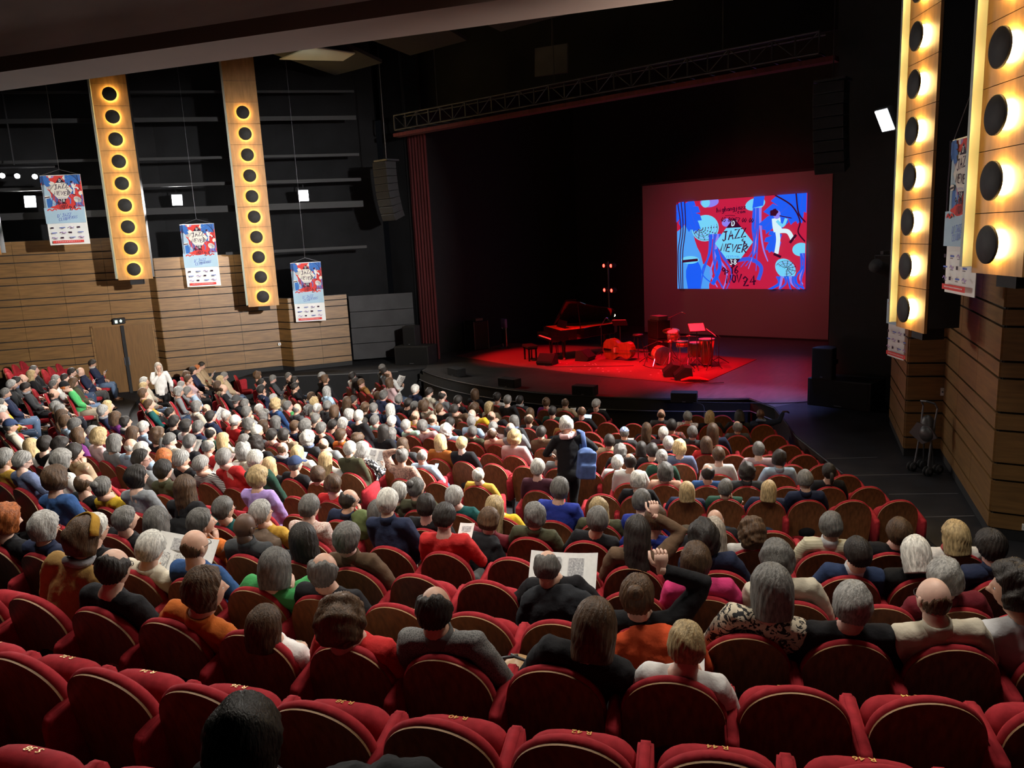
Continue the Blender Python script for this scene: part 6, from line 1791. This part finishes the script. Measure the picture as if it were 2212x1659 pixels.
for s_ in (-1, 1):
    m = MB(); m.cyl((s_ * .24, -.06, .25), (s_ * .36, .10, .0), .012, n=6); m.build('spur', M['chrome'], d)
drum('rack_tom', -10.62, 21.12, .80, .16, .22, 'small rack tom above the bass drum', .25)
drum('snare_drum', -10.18, 20.82, .62, .18, .15, 'shallow snare drum in the middle of the kit')
drum('floor_tom', -9.98, 21.25, .28, .21, .40, 'floor tom standing behind the snare drum')
drum('tapered_drum', -9.62, 21.30, .06, .23, .74, 'tall tapered hand drum with broad pale head', taper=.68, legs=True)
def cymbal(x, y, h, rad, label, tilt=.15, pair=False):
    r = thing('cymbal_stand', x, y, .4, label, 'cymbal', 'cymbals of the drum kit')
    m = MB(); tripod(m, R=.28, h1=.45); m.build('tripod', M['chrome'], r)
    m = MB(); m.cyl((0, 0, .05), (0, 0, h + .04), .011, n=8); m.build('stem', M['chrome'], r)
    for k in range(2 if pair else 1):
        m = MB(); m.lathe([(.001, .028), (.03, .026), (.05, .012), (rad, -.012), (rad, -.015), (.05, .008), (.001, .02)], (0, 0, h - k * .04), 30, Matrix.Rotation(tilt + k * PI, 3, 'X')); m.build('cymbal', M['brass'], r, True)
cymbal(-10.78, 21.28, 1.02, .26, 'crash cymbal at the left of the drum kit', .2)
cymbal(-10.02, 20.95, .92, .28, 'ride cymbal at the right of the drum kit', -.15)
cymbal(-10.48, 20.62, .80, .18, 'pair of hi-hat cymbals in the drum kit', 0, True)
r = thing('drum_throne', -10.15, 21.55, 0, 'round black drum stool behind the kit', 'stool')
m = MB(); m.lathe([(.001, .48), (.16, .48), (.17, .52), (.15, .56), (.001, .56)], n=18); m.build('seat', M['leather'], r, True); m = MB(); tripod(m, R=.25, h1=.3); m.cyl((0, 0, .1), (0, 0, .5), .02, n=8); m.build('tripod', M['chrome'], r)
# cloth and cables by the wedges
r = thing('folded_cloth', -8.95, 18.98, math.radians(30), 'crumpled dark red cloth beside the wedge monitors', 'cloth')
m = MB()
for k in range(5): m.tube([(-.35, -.10 + k * .05, .02), (-.1, -.10 + k * .05 + .03 * math.sin(k), .07), (.15, -.08 + k * .05, .05), (.4, -.1 + k * .04, .015)], [.02, .045, .04, .01], 8)
q = m.build('cloth', M['cloth_red'], r, True); add_remesh(q, .015)
def cable(pts, label, rad=.010, z=SZ + .012):
    P = []
    c = [pts[0]] + list(pts) + [pts[-1]]
    for i in range(1, len(c) - 2):
        for k in range(8):
            t = k / 8; P.append(tuple(0.5 * ((2 * c[i][d]) + (c[i + 1][d] - c[i - 1][d]) * t + (2 * c[i - 1][d] - 5 * c[i][d] + 4 * c[i + 1][d] - c[i + 2][d]) * t * t + (3 * c[i][d] - c[i - 1][d] - 3 * c[i + 1][d] + c[i + 2][d]) * t ** 3) for d in range(len(pts[0]))))
    P.append(tuple(pts[-1])); P = [(p[0], p[1], p[2] if len(p) > 2 else z) for p in P]
    m = MB(); m.tube(P, rad, 6); o = m.build('cable', M['black'], smooth=True); tag(o, label, 'cable', 'cables on the stage'); return o
cable([(-7.75, 16.55), (-7.2, 16.75), (-6.6, 17.0), (-5.9, 17.35), (-5.3, 17.9)], 'black cable along the right stage edge to the big speaker')
cable([(-7.8, 16.5, SZ + .01), (-7.45, 16.3, SZ + .01), (-7.25, 15.9, .7), (-7.1, 15.5, .2)], 'thin black cable hanging from the stage lip into the seats', .006)
cable([(-9.6, 18.9), (-9.1, 18.75), (-8.7, 18.9), (-9.0, 19.15), (-8.5, 18.75), (-8.1, 19.0)], 'coiled black cable beside the red cloth', z=FZ + .012)
cable([(-14.2, 19.35), (-13.9, 19.25), (-13.5, 19.4), (-12.5, 19.9), (-11.6, 20.4)], 'black cable across the carpet from the piano to the drums', .008, FZ + .012)
cable([(-11.4, 20.6), (-11.0, 20.3), (-10.6, 20.25), (-10.2, 20.1)], 'black cable looping below the bass drum', .008, FZ + .012)
m = MB(); rg = random.Random(2)
for k in range(26):
    x, y = rg.uniform(-14.5, -10), rg.uniform(18.9, 20.3); a = rg.uniform(0, 3)
    m.box((x, y, FZ + .003), (.05, .03, .004), rz=a)
tag(m.build('tape_scraps', M['paper']), 'tiny white paper scraps scattered on the red carpet', 'paper', kind='stuff')
# ---- trolley and case at the dark left of the stage
r = thing('hand_trolley', -18.0, 22.05, math.radians(-25), 'upright hand trolley with a violet cover at the dark left', 'trolley', z=SZ)
for s_ in (-1, 1):
    m = MB(); m.tube([(s_ * .17, 0, .05), (s_ * .17, .0, 1.10)], .015, 6); m.build('rail', M['chrome'], r)
    m = MB(); m.cyl((s_ * .2, .05, .07), (s_ * .24, .05, .07), .07, n=14); m.build('wheel', M['black'], r)
m = MB(); m.box((0, 0, .95), (.40, .10, .34)); m.build('cover', mat('violet_cover', (.16, .15, .45), .7), r, bevel=.03)
m = MB(); m.box((0, -.12, .03), (.38, .25, .02)); m.build('toe_plate', M['steel'], r)
m = MB(); m.box((0, -.02, .45), (.30, .05, .55)); m.build('load', M['leather'], r)
r = thing('flight_case', -18.9, 21.5, math.radians(-20), 'black flight case standing in the dark at stage left', 'case', z=SZ)
m = MB(); m.box((0, 0, .55), (.75, .60, 1.05)); m.build('box', M['black'], r, bevel=.02)
for k in range(4):
    m = MB(); m.box(((-1) ** k * .37, (-1) ** (k // 2) * .295, .55), (.03, .03, 1.06)); m.build('edge', M['steel'], r)
m = MB(); m.box((.1, 0, 1.13), (.35, .3, .1)); m.build('lid_box', M['steel'], r)
# ---- loudspeakers
def speaker(name, x, y, rz, dims, label, z=SZ, group='loudspeakers', hexa=False):
    r = thing(name, x, y, rz, label, 'loudspeaker', group, z)
    w_, d_, h_ = dims
    m = MB()
    if hexa: m.prism([(-w_ / 2, -d_ / 2), (w_ / 2, -d_ / 2), (w_ / 2, 0), (w_ * .25, d_ / 2), (-w_ * .25, d_ / 2), (-w_ / 2, 0)], h_)
    else: m.box((0, 0, h_ / 2), dims)
    m.build('cabinet', M['black'], r, bevel=.012)
    m = MB(); m.box((0, -d_ / 2 - .004, h_ / 2), (w_ * .92, .008, h_ * .92)); m.build('grille', M['grille'], r)
    m = MB(); m.box((0, -d_ / 2 - .010, h_ * .06 + .01), (w_ * .12, .006, .02)); m.build('badge', M['steel'], r)
    for s_ in (-1, 1):
        m = MB(); m.box((s_ * (w_ / 2 + .003), 0, h_ * .55), (.008, d_ * .35, h_ * .14)); m.build('handle', M['disc'], r)
speaker('subwoofer', -4.70, 17.75, math.radians(-8), (1.40, .80, .62), 'wide black subwoofer beside the right portal')
speaker('stage_speaker', -5.10, 17.60, math.radians(-8), (.46, .44, .70), 'angled black speaker standing on the right subwoofer', SZ + .62, hexa=True)
speaker('subwoofer', -18.80, 18.20, math.radians(20), (1.25, .75, .62), 'wide black subwoofer beside the dark red curtain')
speaker('stage_speaker', -18.95, 18.20, math.radians(20), (.46, .44, .66), 'black speaker standing on the left subwoofer', SZ + .62)
for (x, y, a, lb) in [(-15.80, 16.95, -18, 'leftmost front-fill speaker on the stage lip'), (-13.17, 16.25, -4, 'second front-fill speaker from the left on the lip'), (-10.68, 16.25, 8, 'third front-fill speaker from the left on the lip'), (-8.05, 16.55, 22, 'rightmost front-fill speaker on the stage lip')]:
    speaker('front_fill', x, y, math.radians(a), (.62, .30, .24), lb, SZ, 'front-fill speakers on the stage lip')
def line_array(x, y, zt, n, label):
    r = thing('line_array', x, y, 0, label, 'loudspeaker', 'hanging line arrays', zt)
    z = 0.0; yy = 0.0; a = 0.0
    m = MB(); m.box((0, .1, .04), (.62, .5, .05)); m.build('fly_frame', M['darksteel'], r)
    m = MB(); m.cyl((0, .1, .05), (0, .1, 12.2 - zt), .012, n=6); m.build('chain', M['darksteel'], r)
    for k in range(n):
        a += .018 + .030 * k / n * 2
        m = MB(); m.box((0, 0, 0), (.60, .42, .205)); c_ = m.build('cabinet', M['black'], r, bevel=.008)
        c_.location = (0, yy, z - .11); c_.rotation_euler = (a, 0, 0)
        m = MB(); m.box((0, -.214, 0), (.56, .006, .18)); m.build('grille', M['grille'], c_)
        z -= .218 * math.cos(a); yy += .218 * math.sin(a)
line_array(-4.95, 16.9, 7.72, 8, 'curved black line array hanging right of the screen')
line_array(-18.25, 16.9, 7.45, 8, 'curved black line array hanging left of the stage in the dark')
# ---- lighting truss over the stage front
r = thing('lighting_truss', 0, 17.5, 0, 'long dark lighting truss hanging across the stage front', 'truss', z=0)
for (dy, z) in ((0, 8.45), (0, 8.88), (.42, 8.45), (.42, 8.88)):
    m = MB(); m.cyl((-18.3, dy, z), (-5.4, dy, z), .025, n=6); m.build('chord', M['darksteel'], r)
for k in range(27):
    x = -18.3 + k * 12.9 / 26
    m = MB(); m.box((x, 0, 8.665), (.03, .03, .43)); m.box((x, .21, 8.45), (.03, .42, .03)); m.build('strut', M['darksteel'], r)
    if k < 26:
        m = MB(); m.cyl((x, 0, 8.45 if k % 2 else 8.88), (x + 12.9 / 26, 0, 8.88 if k % 2 else 8.45), .012, n=5); m.build('diagonal', M['darksteel'], r)
m = MB(); m.box((-11.8, .25, 8.32), (13.4, .30, .10)); m.build('cable_tray', M['curtain'], r)
for k, x in enumerate((-16.6, -12.3, -7.6)):
    m = MB(); m.cyl((x, .2, 8.9), (x, .2, 12.2), .012, n=5); m.build('hoist_chain', M['darksteel'], r)
m = MB(); m.box((0, 0, 0), (1.1, .06, .75)); m.cyl((0, 0, .37), (0, 0, 2.5), .01, n=5); o = m.build('grey_panel', M['darkpanel']); o.location = (-13.0, 18.6, 9.75); o.rotation_euler = (0, .06, 0)
tag(o, 'small grey panel hanging above the truss', 'panel')
# ---- red lamps beside the screen
r = thing('lamp_tower', -14.62, 24.0, math.radians(-25), 'dark lamp tower with four glowing red lamps left of the screen', 'stage lamp', z=SZ)
m = MB(); m.cyl((0, 0, 0), (0, 0, 3.05), .03, n=8); m.box((0, 0, .02), (.6, .6, .04)); m.build('mast', M['darksteel'], r)
for z in (2.02, 2.90):
    m = MB(); m.box((0, 0, z), (.62, .04, .04)); m.build('crossbar', M['darksteel'], r)
    for s_ in (-1, 1):
        m = MB(); m.lathe([(.06, .18), (.095, .14), (.10, 0), (.095, -.01)], (s_ * .23, -.02, z), 18, Matrix.Rotation(-PI / 2 - .0, 3, 'X')); hs_ = m.build('lamp_head', M['black'], r, True)
        m = MB(); m.lathe([(.001, -.012), (.060, -.012), (.060, -.02), (.001, -.02)], (s_ * .23, -.02, z), 18, Matrix.Rotation(-PI / 2, 3, 'X')); m.build('lens', M['redlens'], hs_)
        bpy.data.objects[hs_.name].rotation_euler = (0, 0, 0)
M['warmtip'] = mat('small_work_lamp', (1, .5, .3), .4, emit=(1.0, .45, .25), strength=30)
r = thing('work_lamp', -14.35, 23.9, 0, 'tiny warm work lamp below the red lamps', 'lamp', z=SZ)
m = MB(); m.cyl((0, 0, 0), (0, 0, 1.1), .012, n=6); m.box((0, 0, .01), (.2, .2, .02)); m.build('stand', M['darksteel'], r); m = MB(); m.ball((0, 0, 1.13), .045, 12, 8); m.build('bulb', M['warmtip'], r, True)
# ---- moving light on the right portal
r = thing('wall_spotlight', -3.55, 15.6, math.radians(160), 'black theatre spotlight on a bracket beside the right column', 'spotlight', z=4.05)
m = MB(); m.lathe([(.09, .30), (.11, .22), (.12, -.15), (.13, -.25)], (0, 0, 0), 18, Matrix.Rotation(1.9, 3, 'X')); m.build('barrel', M['black'], r, True)
m = MB(); m.tube([(-.16, 0, 0), (-.16, 0, .25), (.16, 0, .25), (.16, 0, 0)], .014, 6); m.build('yoke', M['darksteel'], r)
m = MB(); m.box((0, -.25, .30), (.06, .6, .06)); m.build('bracket', M['darksteel'], r)
# ---- folded pushchair on the right wing
r = thing('folded_pushchair', -2.30, 13.40, math.radians(-30), 'folded black pushchair standing against the right wood wall', 'pushchair', z=SZ)
for s_ in (-1, 1):
    m = MB(); m.tube([(s_ * .13, -.08, .07), (s_ * .11, -.02, .55), (s_ * .13, .06, 1.08), (s_ * .13, 0, 1.16)], .014, 7); m.build('frame_tube', M['steel'], r)
    m = MB(); m.tube([(s_ * .10, .10, .07), (s_ * .07, .04, .5), (s_ * .06, .02, .8)], .012, 7); m.build('leg_tube', M['darksteel'], r)
    for y in (-.10, .12):
        for q_ in (-.03, .03):
            m = MB(); m.cyl((s_ * .15 + q_ - .012, y, .075), (s_ * .15 + q_ + .012, y, .075), .075, n=18); w_ = m.build('wheel', M['black'], r, True)
            m = MB(); m.cyl((s_ * .15 + q_ - .014, y, .075), (s_ * .15 + q_ + .014, y, .075), .03, n=12); m.build('hub', M['steel'], w_)
m = MB(); m.tube([(-.13, 0, 1.16), (0, -.03, 1.18), (.13, 0, 1.16)], .016, 8); m.build('handle', M['leather'], r)
m = MB(); m.ball((0, .02, .74), (.13, .10, .22), 14, 10); m.ball((.06, -.06, .66), (.14, .08, .13), 12, 8); q = m.build('seat_fabric', M['leather'], r, True); add_remesh(q, .02)
m = MB(); m.prism([(-.26, .62), (0, .48), (.26, .64), (.12, .80), (-.12, .82)], .03, frame3((1, 0, 0), (0, 0, 1), (0, -1, 0)) @ Matrix.Translation((0, 0, .05))); m.build('canopy', M['leather'], r)

# ------------------------------------------------------------------ things the audience holds or has with it
M['phone_lit'] = mat('lit_phone_screen', (.1, .1, .1), .2, emit=(.55, .75, 1.0), strength=1.6)
NEWS = pattern_mat('newsprint', 'floral', (.70, .70, .68), (.30, .30, .31), 60)
def sheet(mb, w_, h_, bend, n=6):
    P = []
    for i in range(n + 1):
        x = -w_ / 2 + w_ * i / n
        for z in (-h_ / 2, h_ / 2): P.append((x, bend * (x / (w_ / 2)) ** 2 - .0, z))
    mb.add(P + [(x, y + .002, z) for x, y, z in P], [(2 * i, 2 * i + 2, 2 * i + 3, 2 * i + 1) for i in range(n)] + [(2 * n + 2 + 2 * i + 1, 2 * n + 2 + 2 * i + 3, 2 * n + 2 + 2 * i + 2, 2 * n + 2 + 2 * i) for i in range(n)])
hn = {}
for (pose, T, w1, w0, hc_, owner, hd_) in held:
    who = owner['label'].split(' in ', 1)[1]
    col = who.split(',')[0]; col = col.split(' reading')[0].split(' holding')[0]; loc = who.split(', ', 1)[1]
    if pose == 'N': c = (w1 + w0) / 2 + Vector((0, .05, .13)); nm = 'newspaper'
    elif pose == 't': c = (w1 + w0) / 2 + Vector((0, .06, .11)); nm = 'tablet'
    else: c = w1 + Vector((-.02, .055, .10)); nm = 'phone' if pose == 'p' else 'leaflet'
    n = (hc_ + Vector((0, .05, -.02)) - c).normalized()                         # faces the reader
    x = Vector((1, 0, 0)); x = (x - n * x.dot(n)).normalized(); up = n.cross(x) * -1
    if up.z < 0: up = -up; 
    Fm = frame3(x, -n, up)
    root = empty(nm); root.matrix_world = T @ Matrix.Translation(c) @ Fm
    if nm == 'newspaper':
        m = MB(); sheet(m, .52, .36, -.05); pg = m.build('pages', M['paper'], root)
        for k, (px, pz, pw, ph) in enumerate([(-.13, .10, .20, .09), (-.18, -.05, .09, .16), (-.07, -.05, .09, .16), (.13, .06, .20, .16), (.08, -.09, .09, .10), (.18, -.09, .09, .10)]):
            m = MB(); y0 = -.05 * (px / .26) ** 2
            m.box((px, y0 - .004, pz), (pw, .001, ph), rz=-.1 * px / .26); m.build('print_block', M['ink'] if k in (0, 3) else NEWS, pg)
        lb = 'open newspaper held by person in %s, %s' % (col, loc)
    elif nm == 'leaflet':
        m = MB(); sheet(m, .15, .21, -.01, 4); pg = m.build('page', M['paper'], root)
        m = MB(); m.box((0, -.004, .05), (.10, .001, .05)); m.build('print_block', M['ink'], pg)
        lb = 'white leaflet held by person in %s, %s' % (col, loc)
    else:
        w_, h_ = (.075, .150) if nm == 'phone' else (.19, .26)
        m = MB(); m.box((0, .005, 0), (w_, .009, h_)); m.build('case', M['gloss_black'], root, bevel=.003)
        m = MB(); m.box((0, -.001, 0), (w_ * .92, .002, h_ * .93)); m.build('screen', M['phone_lit'], root)
        lb = 'lit %s held by person in %s, %s' % (nm, col, loc)
    if len(lb.split()) > 16: lb = lb.replace(' from stage', '')
    if len(lb.split()) > 16: lb = lb.replace(' held by person in ', ' of ')
    tag(root, lb, nm, 'reading matter and phones in the audience')
# walker's scarf and shoulder bag
q = MB(); q.tube([(.0, .03, 1.36), (.10, .08, 1.38), (.04, .20, 1.37), (-.08, .20, 1.35), (-.10, .06, 1.36), (0, -.0, 1.37)], .045, 10); q.tube([(-.06, .20, 1.34), (-.10, .24, 1.15), (-.10, .25, .98)], [(.05, .03), (.055, .02), (.05, .012)], 8)
so = q.build('scarf', M['cloth'], walker, True); so.color = (.58, .36, .36, 1); add_remesh(so, .014)
bag = empty('shoulder_bag', (WP[0], WP[1], WP[2]), math.radians(48)); tag(bag, 'blue fabric bag slung on the shoulder of the walking person', 'bag')
M['denim'] = mat('blue_canvas', (.05, .10, .26), .85, noise=.35, nscale=12)
m = MB(); m.box((.20, -.17, .97), (.27, .13, .40), ry=.12); m.box((.20, -.20, .88), (.24, .16, .22), ry=.12); m.ball((.20, -.16, 1.16), (.12, .07, .07), 12, 8); q = m.build('bag_body', M['denim'], bag, True); add_remesh(q, .018)
m = MB(); m.tube([(.20, -.12, 1.18), (.20, -.02, 1.42), (.16, .08, 1.44), (.18, .10, 1.2), (.22, -.05, 1.08)], [(.035, .01)] * 5, 8); m.build('strap', M['denim'], bag, True)
# coats and bags left on seats
def place(row, s_):
    r, z = ROWD[row]; t = s_ / r
    return (CX + r * math.sin(t), CY - r * math.cos(t), z), t
def soft(name, row, s_, balls, color, label, cat, mt=None, vox=.02, extra=None, tubes=()):
    p, t = place(row, s_); r = empty(name, p, t); tag(r, label, cat, 'coats and bags on the seats')
    m = MB()
    for c, rad in balls: m.ball(c, rad, 16, 10)
    for pts, rad in tubes: m.tube(pts, rad, 10)
    o = m.build('body', mt or M['cloth'], r, True); o.color = (*color, 1); add_remesh(o, vox)
    tx = bpy.data.textures.get('folds') or bpy.data.textures.new('folds', 'CLOUDS')
    d_ = o.modifiers.new('folds', 'DISPLACE'); d_.texture = tx; d_.strength = .05; d_.texture_coords = 'GLOBAL'
    if extra: extra(r)
    return r
def straps(col):
    def f(r):
        for s_ in (-1, 1):
            m = MB(); m.tube([(s_ * .10, .30, .62), (s_ * .09, .34, .78), (-s_ * .02, .36, .80)], .010, 6); o = m.build('strap', M['leather'], r, True)
    return f
coat = lambda w_: ([((0, .03, .88), (w_, .10, .10)), ((0, -.03, .74), (w_ * 1.05, .06, .20)), ((.05, .12, .74), (w_ * .9, .07, .18))], [([(-w_ * .8, 0, .9), (-w_ * 1.1, -.02, .7), (-w_ * 1.0, -.03, .5)], [.06, .055, .04]), ([(w_ * .8, 0, .9), (w_ * 1.1, .02, .7), (w_ * 1.05, .05, .48)], [.06, .055, .04])])
for row, s_, colr, lb in [('L', 7.92, (.012, .012, .014), 'black coat draped over a seat back behind the dark red jacket'), ('M', 5.35, (.008, .008, .009), 'black leather coat over a seat back beside the lavender sweater'), ('P', 10.95, (.55, .07, .02), 'orange red coat draped over the seat below the raised fist'), ('N', 9.85, (.02, .022, .026), 'dark padded jacket hung over the newspaper reader\'s seat back'), ('M', 6.35, (.10, .07, .05), 'brown leather jacket draped over a seat in the middle rows')]:
    b_, t_ = coat(.24); soft('coat', row, s_, b_, colr, lb, 'coat', tubes=t_)
soft('handbag', 'Q', 10.575, [((0, .42, .60), (.13, .17, .14)), ((0, .46, .52), (.14, .18, .10))], (.34, .20, .09), 'tan leather handbag on the seat beside the flecked wool jacket', 'handbag', mat('tan_leather', (.34, .20, .09), .45, noise=.2, nscale=8), extra=straps(0))
soft('quilted_bag', 'Q', 10.03, [((0, .50, .60), (.17, .13, .15)), ((.05, .46, .52), (.18, .14, .10))], (.60, .56, .46), 'cream quilted bag between the red sweater and the grey wool jacket', 'bag', extra=straps(0))
soft('jacket', 'Q', 9.47, [((0, .48, .62), (.13, .12, .17)), ((.02, .52, .48), (.15, .12, .12))], (.36, .47, .46), 'pale mint jacket bundled left of the red sweater', 'jacket')
soft('backpack', 'L', 6.62, [((0, .08, .92), (.13, .09, .17))], (.10, .13, .05), 'green backpack with yellow trim on a seat back', 'backpack')
soft('coat', 'S', 11.10, [((.22, .34, .78), (.22, .16, .16)), ((.02, .40, .70), (.2, .15, .15))], (.012, .012, .013), 'black coat on the lap at the bottom of the view', 'coat')
soft('coat', 'B', -3.4, [((0, .3, .62), (.30, .25, .16)), ((.3, .35, .5), (.2, .2, .15))], (.42, .37, .29), 'beige coat heaped on the front seats left of the stage', 'coat')
soft('bag', 'I', -7.2, [((0, .2, .16), (.28, .20, .16)), ((.30, .3, .14), (.15, .15, .13))], (.012, .012, .013), 'black bag on the floor of the left aisle', 'bag')
